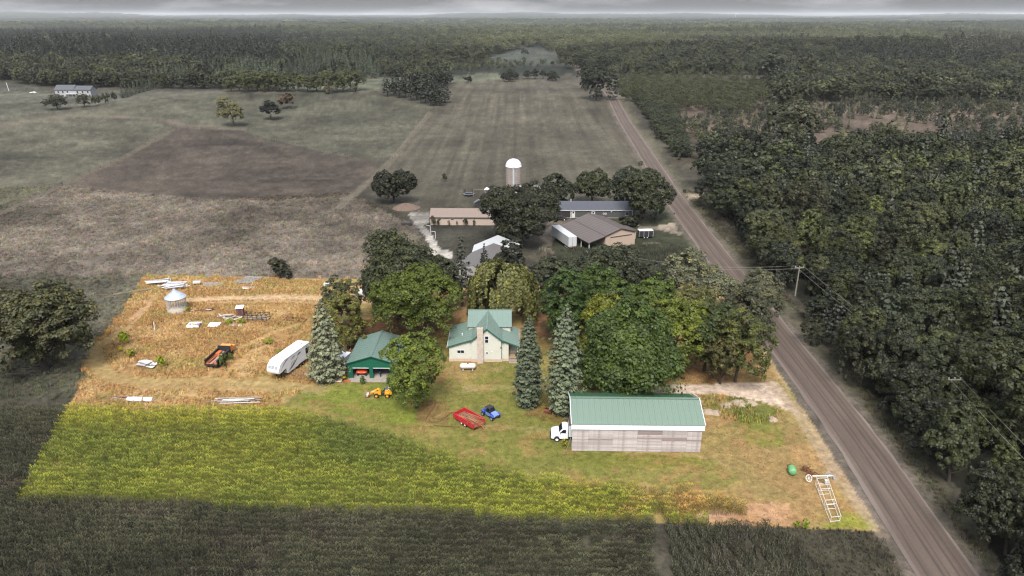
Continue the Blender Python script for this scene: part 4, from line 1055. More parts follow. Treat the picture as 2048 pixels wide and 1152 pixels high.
def grass(name, poly, spacing, seed, label, big=False, smin=.6, smax=1.2, xr=(-130, 60), yr=(60, 170), nofield=(), thr=.35, tone=1.0, excl=()):
    g = np.random.default_rng(seed); X, Y, Z, px, py = place(*jitter_grid(*xr, *yr, spacing, seed, .5))
    m = inpoly(px, py, poly) & (fbm(X / 4, Y / 4, 97) > thr) & (linedist(X, Y, ROADW) > 5)
    for q in excl: m &= ~inpoly(px, py, q)
    for pts_, hw_, _, am_ in LINES:
        if am_ > .45: m &= ~(linedist(X, Y, [tuple(P(*q)[:2]) for q in pts_]) < hw_ * (1.1 + .5 * fbm(X, Y, 4)))
    X, Y, Z, px, py = X[m], Y[m], Z[m], px[m], py[m]
    c_, _ = disp_ground(X, Y, Z); s_ = c_.sum(-1)
    keep = s_ < 545; X, Y, Z, c_ = X[keep], Y[keep], Z[keep], c_[keep]; n = len(X)
    if name == 'dry_grass': c_ = c_ * .7 + np.array((196, 170, 124)) * .3
    c_ = c_ * g.uniform(.88, 1.14, (n, 1)) * np.stack([g.uniform(.95, 1.05, n), g.uniform(.95, 1.05, n), g.uniform(.9, 1.05, n)], 1)
    al = np.clip(lin(np.clip(c_ * tone, 0, 255)) / (GAIN * .5), 0, .85)
    vi = g.integers(4, 7, n) if big else g.integers(0, 4, n)
    scatter(name, np.stack([X, Y, Z - .02], 1), g.uniform(smin, smax, n) * (.7 + .6 * fbm(X / 5, Y / 5, 98)), g.uniform(0, 6.28, n), al, TV, vi, label); print(name, n)
BLD = [[(690,655),(800,655),(800,765),(690,765)],[(895,620),(1045,620),(1045,730),(895,730)],[(1140,785),(1405,785),(1405,910),(1140,910)]]
grass('dry_grass', [(288,552),(642,560),(690,725),(640,775),(560,792),(560,826),(140,822),(180,690)], .50, 41, 'tall dry tan grass of the yard meadow', thr=.30, smin=.4, smax=1.0, excl=BLD)
grass('lawn_grass', [(560,780),(880,740),(1160,700),(1500,700),(1640,850),(1760,1062),(1500,1060),(1480,990),(900,925),(640,815)], .62, 42, 'short patchy lawn grass around the buildings', smin=.15, smax=.42, xr=(-60, 60), yr=(65, 140), thr=.30, excl=BLD)
grass('meadow_weeds', [(-300,385),(125,372),(400,400),(700,385),(800,430),(860,500),(760,560),(650,560),(288,549),(230,650),(140,800),(-300,800)], 1.15, 43, 'rank brown weeds of the meadow left of the farm', big=True, smin=.3, smax=.75, tone=1.14, xr=(-330, 20), yr=(95, 330), thr=.30, excl=[PROP])
grass('verge_weeds', [(1290,330),(1420,372),(1500,510),(1640,665),(1800,860),(2030,1190),(1990,1190),(1620,650),(1440,470)], .75, 44, 'rough weeds on the verge between road and wood', big=True, smin=.3, smax=.7, xr=(45, 100), yr=(45, 260), thr=.3)
grass('corner_grass', [(1540,1050),(1762,1064),(1850,1180),(1900,1300),(1700,1300),(1620,1120)], .55, 45, 'dull grass in the corner between the corn and the road', smin=.4, smax=.9, xr=(30, 60), yr=(35, 80), thr=.3)
grass('bank_weeds', [(1080,505),(1210,500),(1300,492),(1410,500),(1450,560),(1380,570),(1080,560)], .9, 46, 'dense weeds on the bank below the tan pole building', big=True, smin=.7, smax=1.5, xr=(5, 70), yr=(130, 200), thr=.25)
grass('barn_weeds', [(1395,795),(1440,790),(1560,815),(1555,845),(1500,848),(1440,835),(1400,850)], .45, 47, 'thick green weeds on the dirt mounds right of the long barn', smin=.5, smax=1.3, xr=(20, 60), yr=(80, 120), thr=.42)
# ------------------------------------------------------------------ object materials
GREENR = mat('green_roof_steel', (144, 170, 150), .38, var=.05, scale=.6, spec=.5, dirt=(134, 158, 140))
HOUSER = mat('house_roof_steel', (148, 174, 160), .36, var=.07, scale=.5, spec=.5, dirt=(146, 172, 158))
GARR = mat('garage_roof_steel', (138, 164, 153), .34, var=.07, scale=.5, spec=.55, dirt=(136, 172, 160))
GARW = mat('garage_wall_steel', (22, 96, 74), .45, var=.06)
GARD = mat('garage_trim', (14, 78, 60), .45, var=.06)
SIDING = mat('cream_siding', (200, 200, 186), .6, var=.05, scale=2, dirt=(192, 190, 174))
BLOCK = mat('block_foundation', (196, 172, 150), .9, var=.2, scale=3)
CHIM = mat('chimney_masonry', (196, 180, 166), .9, var=.12, scale=4, rnd=.12)
TRIMG = mat('dark_green_trim', (40, 96, 82), .5, var=.08)
WHITE = mat('white_paint', (236, 238, 240), .5, var=.04, scale=1.5)
WHITED = mat('weathered_white', (208, 204, 196), .7, var=.12, scale=2, dirt=(190, 184, 170))
GLASS = mat('dark_glass', (30, 34, 42), .25, var=.05, spec=.25)
BLACK = mat('black_rubber', (26, 26, 28), .85, var=.15)
DARK = mat('dark_metal', (44, 42, 42), .6, var=.25)
INSIDE = mat('dark_interior', (40, 36, 34), .9, var=.2)
CONC = mat('concrete', (206, 196, 182), .9, var=.1, scale=1.2, dirt=(180, 168, 150))
PLANK = mat('weathered_planks', (182, 173, 168), .9, var=.3, scale=1.6, stretch=(.35, 4, 7), rnd=.2, dirt=(140, 130, 128))
PLANKD = mat('dark_weathered_planks', (140, 124, 120), .9, var=.3, scale=1.6, stretch=(.35, 4, 7), rnd=.14)
WOOD_ = mat('old_lumber', (150, 126, 100), .9, var=.25, rnd=.25, scale=2)
WOODG = mat('grey_lumber', (152, 142, 128), .9, var=.25, rnd=.2, scale=2)
RUST = mat('rust', (116, 66, 44), .9, var=.4, scale=4, dirt=(70, 44, 36))
ORUST = mat('orange_rust', (190, 104, 54), .85, var=.35, scale=2.5, dirt=(132, 76, 48))
RED = mat('red_paint', (186, 36, 44), .6, var=.2, scale=3, dirt=(128, 44, 40))
BLUE = mat('blue_paint', (46, 76, 160), .3, var=.1, spec=.6)
LBLUE = mat('pale_blue_paint', (112, 134, 196), .3, var=.1, spec=.6)
ORANGE = mat('orange_paint', (232, 84, 30), .35, var=.1, spec=.6)
YELLOW = mat('yellow_machine_paint', (232, 164, 40), .45, var=.15, scale=4, dirt=(190, 130, 40))
BYEL = mat('bright_yellow', (235, 215, 30), .5)
STEEL = mat('galvanised_steel', (184, 192, 204), .45, metal=.25, var=.1, scale=2)
LSTEEL = mat('bright_sheet_metal', (196, 198, 204), .5, metal=.1, var=.2, rnd=.25, scale=2, dirt=(168, 162, 156))
TANS = mat('tan_steel', (176, 160, 146), .6, var=.06, scale=.6)
TANR = mat('tan_roof', (172, 152, 138), .55, var=.07, scale=.4, dirt=(160, 140, 126))
BRNR = mat('brown_roof', (122, 110, 104), .5, var=.07, scale=.4)
BRNW = mat('tan_pole_wall', (178, 158, 140), .65, var=.07)
GRYR = mat('slate_roof', (96, 98, 106), .4, var=.08, scale=.4, spec=.5)
GRYW = mat('charcoal_siding', (74, 74, 74), .6, var=.07)
WTRIM = mat('muted_white', (196, 196, 194), .6, var=.06)
MWHITE = mat('muted_white_roof', (238, 240, 240), .5, var=.06, scale=.5)
MGREY = mat('muted_grey_roof', (132, 126, 122), .6, var=.08, scale=.5)
SILOW = mat('silo_staves', (150, 140, 132), .85, var=.2, scale=.8, dirt=(166, 160, 154), stretch=(1, 1, .3))
BAND = mat('silo_bands', (116, 84, 74), .8, var=.2)
def metal_roof(parent, o, u, v, Lu, Lv, m, pw=.92, name='roof_panel', th=.05, trap=None, single=False):
    """panels laid side by side along u, running down v from corner o (Vectors, local). trap(k)->(a,b) gives start and end along v"""
    u = Vector(u).normalized(); v = Vector(v).normalized(); nrm = u.cross(v).normalized()
    if nrm.z < 0: nrm = -nrm
    n = max(1, round(Lu / pw)); w = Lu / n
    def pm(a, b, w):
        q = MB(); V = []
        prof = [(0, 0), (0, .035), (.03, .035), (.06, 0), (w*.33-.02, 0), (w*.33, .014), (w*.33+.02, 0), (w*.66-.02, 0), (w*.66, .014), (w*.66+.02, 0), (w - .004, 0)]
        top = [u * x + v * a + nrm * (z + th) for x, z in prof]; bot = [u * x + v * b + nrm * (z + th) for x, z in prof]
        k = len(prof); vs = top + bot + [u * 0 + v * a, u * (w-.004) + v * a, u * 0 + v * b, u * (w-.004) + v * b]
        fs = [(i, i + 1, k + i + 1, k + i) for i in range(k - 1)] + [tuple(range(k, 2*k)) + (2*k+3, 2*k+2), (2*k, 2*k+1) + tuple(range(k))[::-1][:1] + (0,), (2*k, 2*k+2, 2*k+3, 2*k+1)]
        fs += [(0, k, 2*k+2, 2*k), (k-1, 2*k+1, 2*k+3, 2*k-1)]
        return q.add(vs, fs)
    if single:
        q = MB()
        for i in range(n):
            a, b = trap(i / n, (i + 1) / n) if trap else (0, Lv)
            p_ = pm(a, b, w); q.add([Vector(x) + Vector(o) + u * (w * i) for x in p_.v], p_.f)
        return q.build(name, m, parent)
    me = None
    for i in range(n):
        if trap or me is None:
            a, b = trap(i / n, (i + 1) / n) if trap else (0, Lv)
            me = pm(a, b, w).mesh('roof_panel_mesh', [m], recalc=False)
        inst(name, me, parent, Vector(o) + u * (w * i))
def window(parent, x, y, z, w, h, ax='x', out=-1, frame=WHITE, split='h', fw=.07, name='window'):
    "window on a wall; ax 'x': wall runs along x and faces y*out"
    def bx(mb, a0, a1, d0, d1, z0, z1):
        if ax == 'x': mb.box(x + a0, x + a1, min(y + out*d0, y + out*d1), max(y + out*d0, y + out*d1), z + z0, z + z1)
        else: mb.box(min(x + out*d0, x + out*d1), max(x + out*d0, x + out*d1), y + a0, y + a1, z + z0, z + z1)
    f = MB(); bx(f, -w/2-fw, -w/2, -.02, .08, -fw, h+fw); bx(f, w/2, w/2+fw, -.02, .08, -fw, h+fw); bx(f, -w/2, w/2, -.02, .08, -fw, 0); bx(f, -w/2, w/2, -.02, .08, h, h+fw)
    if split == 'h': bx(f, -w/2, w/2, -.01, .07, h/2-.03, h/2+.03)
    if split == 'v': bx(f, -.03, .03, -.01, .07, 0, h)
    fo = f.build(name, [frame], parent)
    g_ = MB(); bx(g_, -w/2, w/2, -.01, .05, 0, h); g_.build('pane', [GLASS], fo)
def wheel(parent, x, y, z, r, w, rim=WHITE, name='wheel'):
    t = MB(); t.lathe([(r*.55, -w/2), (r*.9, -w/2), (r, -w*.3), (r, w*.3), (r*.9, w/2), (r*.55, w/2)], 18)
    o = t.build(name, [BLACK], parent, (x, y, z)); o.rotation_euler = (math.pi/2, 0, 0)
    h = MB(); h.lathe([(0, -w*.32), (r*.56, -w*.4), (r*.56, w*.4), (0, w*.32)], 14); h.build('rim', [rim], o)
    return o
# ------------------------------------------------------------------ farmhouse
hx = lambda v: v * 62 / 52.0
H0 = thing('farmhouse', 'cream farmhouse with green metal cross gabled roof and tall front chimney', 'house', (-4.75, 120.0, 0))
# local x: gable wing -3..2.75, wing ridge z7.0, eaves 4.65; left lean-to to -7.4; right lean-to to 5.85
gx0, gx1, gr, ge = -2.95, 2.8, 7.05, 4.65
w = MB(); w.prism([(gx0, .55), (gx0, ge), (0, gr), (gx1, ge), (gx1, .55)], 0, 8.6)
w.build('wall', [SIDING], H0, label='cream clapboard gable wall')
w = MB(); w.prism([(-7.25, .55), (-7.25, 3.2), (gx0 - .01, 4.55), (gx0 - .01, .55)], .25, 9.2); w.build('wall', [SIDING], H0)
w = MB(); w.prism([(gx1 + .01, .55), (gx1 + .01, 4.5), (4.1, 3.95), (4.1, .55)], .25, 8.0); w.build('wall', [SIDING], H0)
w = MB(); w.box(4.1, 5.6, 2.6, 8.0, .55, 3.3); w.build('wall', [SIDING], H0)
# clapboard courses on the front: lapped boards
cb = MB()
def course(x0, x1, yf, z):
    cb.add([(x0, yf - .03, z), (x1, yf - .03, z), (x1, yf - .004, z + .2), (x0, yf - .004, z + .2)], [(0, 1, 2, 3)]); cb.add([(x0, yf - .03, z), (x1, yf - .03, z), (x1, yf, z), (x0, yf, z)], [(0, 3, 2, 1)])
z = .6
while z < 6.7:
    k = max(0, (z + .1 - ge) / (gr - ge)); course(gx0 * (1 - k), gx1 * (1 - k), 0, z)
    top = 3.2 + (4.55 - 3.2) * .0
    if z < 4.2:
        xl = -7.25 if z < 3.1 else -7.25 + (z - 3.1) / 1.35 * 4.3
        course(xl, gx0, .25, z)
    if z < 3.7: course(gx1, 4.1, .25, z)
    z += .2
cbo = cb.build('clapboards', [SIDING], H0); cbo['kind'] = 'stuff'
f = MB(); f.box(-7.35, gx0 - .05, .2, 9.25, -.3, .55); f.box(gx0 - .05, gx1 + .05, -.06, 8.6, -.3, .55); f.box(gx1 + .05, 4.15, .2, 8.05, -.3, .55); f.build('foundation', [BLOCK], H0)
ov = .35
def slope(o, u, v, Lu, Lv, m=HOUSER, **k): metal_roof(H0, o, u, v, Lu, Lv, m, **k)
sl = math.hypot(gx1, gr - ge); vr = Vector((gx1, 0, ge - gr)).normalized(); vl = Vector((gx0, 0, ge - gr)).normalized()
slope((0, -ov, gr), (0, 1, 0), vr, 9.2, sl + .35); slope((0, -ov, gr), (0, 1, 0), vl, 9.2, math.hypot(gx0, gr - ge) + .3)
# cross wing: ridge along x at y 8.55
cy, cz, ce, cr_ = 8.6, 7.15, 5.3, 3.55
CW = MB(); CW.prism([(cy - cr_, .5), (cy - cr_, ce), (cy, cz), (cy + cr_, ce), (cy + cr_, .5)], -3.75, 4.45, axis='x')
CW.build('wall', [SIDING], H0)
vf = Vector((0, -cr_, ce - cz)).normalized(); vb = Vector((0, cr_, ce - cz)).normalized(); cl = math.hypot(cr_, cz - ce)
slope((-4.0, cy, cz), (1, 0, 0), vf, 8.7, cl + .35); slope((-4.0, cy, cz), (1, 0, 0), vb, 8.7, cl + .35)
# lean-to roofs
ll = math.hypot(4.5, 1.5); slope((gx0 + .0, .25 - ov, 4.66), (0, 1, 0), Vector((-4.4, 0, -1.36)), 9.4, ll + .1)
slope((gx1 - .02, .25 - ov, 4.62), (0, 1, 0), Vector((3.3, 0, -1.35)), 8.2, 3.65)
rc = MB(); rc.bar((0, -ov, gr + .09), (0, 8.5, gr + .09), .22, .05); rc.bar((-4.05, cy, cz + .09), (4.75, cy, cz + .09), .22, .05); rc.build('ridge_cap', [HOUSER], H0)
tr = MB()
def tb(a, b): tr.bar(a, b, .06, .2)
tb((0, -ov - .03, gr - .02), (gx1 + .33, -ov - .03, ge - .30)); tb((0, -ov - .03, gr - .02), (gx0 - .3, -ov - .03, ge - .26))
tb((gx0, .25 - ov - .03, 4.6), (-7.55, .25 - ov - .03, 3.18)); tb((gx1 + .2, .25 - ov - .03, 4.47), (6.1, .25 - ov - .03, 3.18)); tr.build('fascia', [TRIMG], H0)
gt = MB(); gt.bar((-7.62, -.1, 3.12), (-7.62, 9.3, 3.12), .12, .1); gt.bar((6.15, -.1, 3.12), (6.15, 8.1, 3.12), .12, .1); gt.build('gutter', [WHITE], H0)
cm_ = thing  # chimney
c = MB(); c.box(-1.82, -.72, -.72, -.07, -.3, 7.15); ch = c.build('chimney', [CHIM], H0)
me = MB().box(0, 1.16, 0, .71, 0, .3).mesh('course', [CHIM])
cap = MB(); 
for i in range(5): cap.box(-1.86 + i * .25, -1.72 + i * .25, -.75, -.04, 7.16, 7.32)
cap.box(-1.74, -.80, -.64, -.15, 7.14, 7.2); cap.build('cap', [CHIM], ch)
blk = MB().box(0, .35, 0, .03, 0, .19).mesh('block_mesh', [CHIM], bevel=.004)
for r_ in range(36):
    for q in range(3): inst('block', blk, ch, (-1.82 + q * .37 + (0 if r_ % 2 else -.0), -.75, -.25 + r_ * .205))
window(H0, -.05, 0, 4.05, .62, 1.35, split='h'); window(H0, -5.05, .25, 1.75, 1.3, .62, split='v'); window(H0, -.05, 0, 1.75, .45, .32, split='')
sm = MB(); sm.box(.75, 1.05, -.06, -.032, 2.15, 2.28); sm.build('vent', [WHITE], H0)
v_ = MB(); v_.tube([(0, 0, 0), (0, 0, .45)], .09, 8); v_.build('roof_vent', [WHITE], H0, (-4.9, 3.2, 4.1))
el_ = MB(); el_.box(2.55, 2.8, -.14, -.035, 2.9, 3.2); el_.bar((2.75, -.08, .6), (2.75, -.08, 4.4), .07); el_.build('downpipe', [DARK], H0)
eb = MB()
for x_, z_ in ((-4.8, 3.35), (-3.3, 1.1), (2.6, 1.3), (0, 6.3)): eb.box(x_, x_ + .14, -.05 if x_ > -3 else .19, -.032 if x_ > -3 else .215, z_, z_ + .14)
eb.build('outlet_cover', [WHITE], H0)
# porch
pf = MB(); pf.box(4.12, 5.9, .3, 2.58, .55, .68); pf.build('porch_floor', [WOOD_], H0)
po = MB().box(5.7, 5.85, .3, .45, .68, 3.2).build('post', [WHITE], H0)
for k in range(3): MB().box(4.2, 5.7, -.7 + k * .32, -.4 + k * .32, .0, .15 + k * .17).build('step', [WOODG], H0)
MB().box(4.14, 4.2, .5, 2.5, .7, 2.6).build('door', [INSIDE], H0)
# ------------------------------------------------------------------ green garage
G0 = thing('garage', 'dark green steel garage with pale green roof and two open doors', 'garage', (-25.5, 113.4, 0), R(-1.0))
gw, gd, geh, gah = 4.4, 10.6, 3.15, 4.55
fw_ = MB()
fw_.box(-gw, -3.55, 0, .12, 0, geh); fw_.box(-.6, -.1, 0, .12, 0, geh)if False else None
fw_.box(-.55, .15, 0, .12, 0, 2.15); fw_.box(3.3, gw, 0, .12, 0, 2.15); fw_.box(-3.55, gw, 0, .12, 2.15, geh)
fw_.prism([(-gw, geh), (0, gah), (gw, geh)], 0, .12)
fw_.build('wall', [GARW], G0, label='front gable wall with two door openings')
rb = MB()
for i in range(44):
    x_ = -gw + .1 + i * .2; zt = geh + (gah - geh) * (1 - abs(x_) / gw) - .08
    z0 = 0 if (x_ < -3.6 or -.5 < x_ < .1 or x_ > 3.35) else 2.32
    rb.box(x_, x_ + .05, -.022, -.002, z0, zt)
rbo = rb.build('rib', [GARW], G0)
rbo['kind'] = 'stuff'
MB().box(-gw, -gw + .1, .13, gd, 0, geh).build('wall', [GARW], G0); MB().box(gw - .1, gw, .13, gd, 0, geh).build('wall', [GARW], G0)
q = MB(); q.box(-gw, gw, gd + .01, gd + .1, 0, geh); q.prism([(-gw, geh), (0, gah), (gw, geh)], gd + .01, gd + .1); q.build('wall', [GARW], G0)
gl = math.hypot(gw, gah - geh)
metal_roof(G0, (0, -.25, gah), (0, 1, 0), (gw, 0, geh - gah), gd + .6, gl + .2, GARR); metal_roof(G0, (0, -.25, gah), (0, 1, 0), (-gw, 0, geh - gah), gd + .6, gl + .2, GARR)
MB().bar((0, -.28, gah + .1), (0, gd + .38, gah + .1), .3, .05).build('ridge_cap', [GARR], G0)
q = MB(); q.bar((0, -.3, gah - .02), (gw + .22, -.3, geh - .09), .06, .18); q.bar((0, -.3, gah - .02), (-gw - .22, -.3, geh - .09), .06, .18)
for x_ in (-3.6, -.52, .12, 3.3): q.box(x_, x_ + .08, -.05, -.025, 0, 2.15)
q.build('trim', [GARD], G0)
for x0, x1 in ((-3.52, -.58), (.22, 3.26)): MB().box(x0, x1, -.04, .14, 2.05, 2.2).build('door', [WTRIM], G0, label='overhead door rolled up under the lintel')
MB().box(-gw - .1, gw + .1, -1.4, gd, -.1, .06).build('floor_slab', [CONC], G0)
# ------------------------------------------------------------------ side by side vehicles
def utv(name, label, loc, rz, body, hood, sc=1.0, cage=DARK):
    o = thing(name, label, 'utility vehicle', loc, rz, sc=sc)
    for x, y in ((1.1, .72), (1.1, -.72), (-1.1, .72), (-1.1, -.72)): wheel(o, x, y, .36, .36, .28, rim=STEEL)
    b_ = MB(); b_.prism([(-1.35, .55), (-1.45, 1.0), (-.75, 1.12), (-.55, .72), (.45, .7), (.6, 1.1), (1.25, .98), (1.5, .72), (1.35, .45), (.7, .38), (-.9, .38)], -.55, .55)
    b_.build('body', [body], o, bevel=.03)
    h_ = MB(); h_.prism([(.55, 1.12), (.62, 1.2), (1.2, 1.06), (1.52, .84), (1.5, .76), (1.2, .98)], -.5, .5); h_.build('hood', [hood], o, bevel=.02)
    for s in (1, -1):
        MB().prism([(.72, .74), (.85, .98), (1.3, .9), (1.5, .76), (1.35, .8), (1.1, .86)], s * .56, s * .9).build('fender', [body], o)
        MB().prism([(-1.5, .8), (-1.3, 1.05), (-.8, 1.0), (-.7, .8), (-1.1, .88)], s * .56, s * .9).build('fender', [body], o)
        MB().prism([(-.5, .45), (-.5, .95), (.4, .9), (.6, .5)], s * .57, s * .64).build('door', [hood], o)
        MB().box(1.42, 1.5, s * .42 - .1, s * .42 + .1, .74, .84).build('headlight', [WHITE], o)
        MB().box(-.45, 0, s * .3 - .22, s * .3 + .22, .72, .86).box(-.55, -.43, s * .3 - .22, s * .3 + .22, .8, 1.4).build('seat', [BLACK], o)
    r_ = MB(); 
    for s in (1, -1):
        y = s * .56; r_.tube([(.62, y, 1.08), (.25, y * .95, 1.72), (-.7, y * .95, 1.74), (-.95, y, 1.1)], .035, 6); r_.tube([(-.7, y * .95, 1.72), (-.55, y, .9)], .03, 6)
    r_.bar((.25, -.54, 1.72), (.25, .54, 1.72), .06); r_.bar((-.7, -.54, 1.74), (-.7, .54, 1.74), .06); r_.build('roll_cage', [cage], o)
    MB().prism([(.3, 1.74), (.22, 1.8), (-.74, 1.82), (-.74, 1.76)], -.54, .54).build('roof', [DARK], o, bevel=.02)
    MB().add([(.62, -.5, 1.12), (.62, .5, 1.12), (.29, .5, 1.7), (.29, -.5, 1.7), (.6, -.5, 1.11), (.6, .5, 1.11), (.27, .5, 1.69), (.27, -.5, 1.69)], [(0,1,2,3),(7,6,5,4),(0,4,5,1),(2,6,7,3)]).build('windscreen', [GLASS], o)
    return o
utv('side_by_side', 'blue off-road side-by-side buggy with dark roof beside the red trailer', (-3.55, 100.35, 0), R(-47), BLUE, LBLUE, 1.02)
p = P(720, 758); utv('side_by_side', 'orange utility buggy facing out of the left garage door', (-27.6, 115.6, .06), R(-92), ORANGE, ORANGE, 1.05)
o = thing('motorcycle', 'dark blue motorcycle parked inside the right garage door', 'motorcycle', (-24.45, 114.7, .06), R(-70))
wheel(o, .7, 0, .32, .32, .14); wheel(o, -.7, 0, .32, .32, .16)
MB().prism([(-.6, .5), (-.55, .85), (0, .95), (.35, .9), (.4, .5), (0, .3)], -.16, .16).build('body', [BLUE], o, bevel=.04)
MB().box(-.75, -.1, -.15, .15, .84, .94).build('seat', [BLACK], o); MB().tube([(.7, 0, .32), (.45, 0, 1.0)], .04).bar((.45, -.35, 1.05), (.45, .35, 1.05), .04).build('fork', [DARK], o)
# ------------------------------------------------------------------ long plank barn
B0 = thing('barn', 'long weathered plank barn with light green metal roof and white fascia', 'barn', (9.1, 90.45, 0), R(-1.2))
bl, bd, bez, brz, bbz = 19.5, 9.0, 4.85, 6.6, 4.9
ridge_y = 4.7
core = MB(); core.box(.25, bl - .05, .12, .2, 0, 3.9); core.build('wall', [PLANKD], B0, label='dark boarding behind the planks')
pl = [MB().box(0, L_, -.045, 0, 0, .268).mesh('plank_mesh', [PLANK], bevel=.006) for L_ in (1.0,)]
cols = [0, 2.45, 6.15, 9.85, 13.55, 17.3, bl]
gp = random.Random(4)
pmesh = {}
for r_ in range(14):
    for a, b_ in zip(cols[:-1], cols[1:]):
        L_ = b_ - a - .015; dk = (a == 9.85 and r_ in (13, 12, 8)) or (a == 9.85 and gp.random() < .12) or (a == 13.55 and r_ in (8, 7) ) or gp.random() < .04
        key = (round(L_, 2), dk)
        if key not in pmesh: pmesh[key] = MB().box(0, L_, -.05, 0, 0, .262).mesh('plank_mesh', [PLANKD if dk else PLANK])
        inst('plank', pmesh[key], B0, (a, .11 + gp.uniform(-.012, .012), .06 + r_ * .272), rot=(gp.uniform(-.02, .02), gp.uniform(-.0012, .0012), 0))
for x_ in (.0, bl - .1):
    MB().box(x_ , x_ + .1, .12, bd, .0, .1).build('sill', [WOODG], B0)
MB().box(bl - .12, bl, .22, bd, .1, 3.9).build('wall', [PLANK], B0)
MB().box(.15, bl - .15, bd - .1, bd, 0, 3.9).build('wall', [PLANK], B0)
q = MB(); q.prism([(.15, 3.85), (.15, 4.8), (ridge_y, 6.5), (bd - .1, 4.85), (bd - .1, 3.85)], bl - .12, bl, axis='x'); q.build('wall', [WHITED], B0, label='white right gable end')
q = MB()
for x_ in (.12, 6.2, 12.4): q.prism([(.15, 4.7), (ridge_y, 6.4), (bd - .1, 4.75), (bd - .1, 4.6), (ridge_y, 6.2), (.15, 4.55)], x_, x_ + .12, axis='x')
for x_ in (.12, 6.2, 12.4):
    for y_ in (.25, bd - .25): q.box(x_, x_ + .15, y_ - .07, y_ + .07, 0, 4.7)
q.build('frame', [WOODG], B0)
MB().box(-.18, bl + .28, -.1, .02, 3.94, 4.86).build('fascia', [WHITE], B0, label='broad white board under the eave')
v1 = Vector((0, -(ridge_y + .18), bez - brz)); v2 = Vector((0, bd + .2 - ridge_y, bbz - brz))
metal_roof(B0, (-.15, ridge_y, brz), (1, 0, 0), v1, bl + .4, v1.length, GREENR, pw=.9)
GREENR_SHADED = mat('green_roof_steel_shaded', (84, 134, 100), .42, var=.06, scale=.6)  # same roof steel, darkened for the slope facing away from the sun
metal_roof(B0, (-.15, ridge_y, brz), (1, 0, 0), v2, bl + .1, v2.length, GREENR_SHADED, pw=.9)
MB().bar((-.2, ridge_y, brz + .1), (bl + .3, ridge_y, brz + .1), .42, .06).build('ridge_cap', [GREENR], B0)
for x_ in (-.21, bl + .3):
    MB().bar((x_, -.16, 4.86), (x_, ridge_y, brz + .08), .08, .26).bar((x_, ridge_y, brz + .08), (x_, bd + .2, 4.98), .08, .26).build('rake_trim', [WHITE], B0)
for y_, z_ in ((.0, 3.1), (-.35, 2.7)): pass
o = thing('leaning_board', 'pale plank leaning on the left corner of the long barn', 'plank', (8.7, 90.2, 0)); MB().bar((-.55, -.1, .05), (.15, 0, 2.6), .14, .04).build('plank', [WOODG], o)
# box truck
t = thing('box_truck', 'white box truck with its cab sticking out of the left end of the long barn', 'truck', (8.9, 94.0, 0), math.pi + R(-1))
for x, y in ((1.9, 1.0), (1.9, -1.0)): wheel(t, x, y, .42, .42, .26)
for s in (1, -1): wheel(t, -2.6, s * .95, .42, .42, .4)
cbm = MB(); cbm.prism([(.15, .5), (.15, 2.28), (.55, 2.38), (1.0, 2.32), (1.55, 1.62), (2.55, 1.42), (2.78, 1.15), (2.82, .55), (2.35, .45), (2.2, .85), (1.9, .95), (1.6, .85), (1.45, .45)], -1.0, 1.0); cbm.build('cab', [WHITE], t, bevel=.06)
MB().prism([(.75, .0), (1.0, 0), (1.5, 0)], 0, .01)
MB().add([(1.06, -.85, 2.27), (1.06, .85, 2.27), (1.56, .88, 1.66), (1.56, -.88, 1.66)], [(0, 1, 2, 3)]).build('windscreen', [GLASS], t, (.02, 0, .02))
for s in (1, -1):
    MB().prism([(.5, 1.5), (.5, 2.15), (.98, 2.12), (1.38, 1.6)], s * 1.002, s * 1.02).build('side_window', [GLASS], t)
    MB().box(1.3, 1.38, s * 1.06, s * 1.22, 1.5, 1.85).build('mirror', [DARK], t)
    MB().box(2.7, 2.84, s * .72 - .16, s * .72 + .16, .85, 1.1).build('headlight', [GLASS], t)
MB().box(2.8, 2.92, -.95, .95, .45, .68).build('bumper', [DARK], t); MB().box(2.76, 2.84, -.5, .5, .75, 1.1).build('grille', [DARK], t)
bx_ = MB(); bx_.box(-4.3, .05, -1.15, 1.15, .95, 2.95); bx_.build('cargo_box', [WHITE], t, bevel=.03)
MB().box(-4.32, .07, -1.12, 1.12, 2.96, 3.0).build('box_roof', [mat('brown_box_roof', (120, 104, 98), .8)], t)
MB().box(-4.2, 2.3, -.5, .5, .45, .7).build('chassis', [DARK], t)
# red dump trailer and the poles on it
t = thing('dump_trailer', 'red tandem axle dump trailer with its tailgate down', 'trailer', (-7.0, 98.4, 0), R(-45))
L2, W2 = 2.45, 1.18
MB().box(-L2, L2, -W2, W2, .55, .68).build('floor', [mat('dirty_floor', (120, 84, 62), .9, var=.3)], t)
for s in (1, -1):
    sd_ = MB(); sd_.box(-L2, L2, min(s*W2, s*(W2+.07)), max(s*W2, s*(W2+.07)), .5, 1.28)
    for k in range(7): x_ = -L2 + .05 + k * (2*L2 - .15) / 6; sd_.box(x_, x_ + .09, min(s*(W2+.07), s*(W2+.13)), max(s*(W2+.07), s*(W2+.13)), .5, 1.26)
    sd_.bar((-L2, s*(W2+.05), 1.31), (L2, s*(W2+.05), 1.31), .15, .07); sd_.build('side_wall', [RED], t)
    for x_ in (-.42, .42): wheel(t, x_, s * (W2 + .02 - .0), .34, .34, .2, rim=WHITE)
    MB().prism([(-.85, .55), (-.7, .78), (.7, .78), (.85, .55), (.75, .5), (-.75, .5)], s * (W2 + .14), s * (W2 + .16)).build('mudguard', [RED], t)
MB().box(-L2 - .08, -L2, -W2 - .05, W2 + .05, .5, 1.32).build('front_wall', [RED], t)
MB().box(-L2, L2, -.4, .4, .35, .5).bar((-L2, 0, .42), (-L2 - 1.3, 0, .42), .12).build('frame', [RED], t)
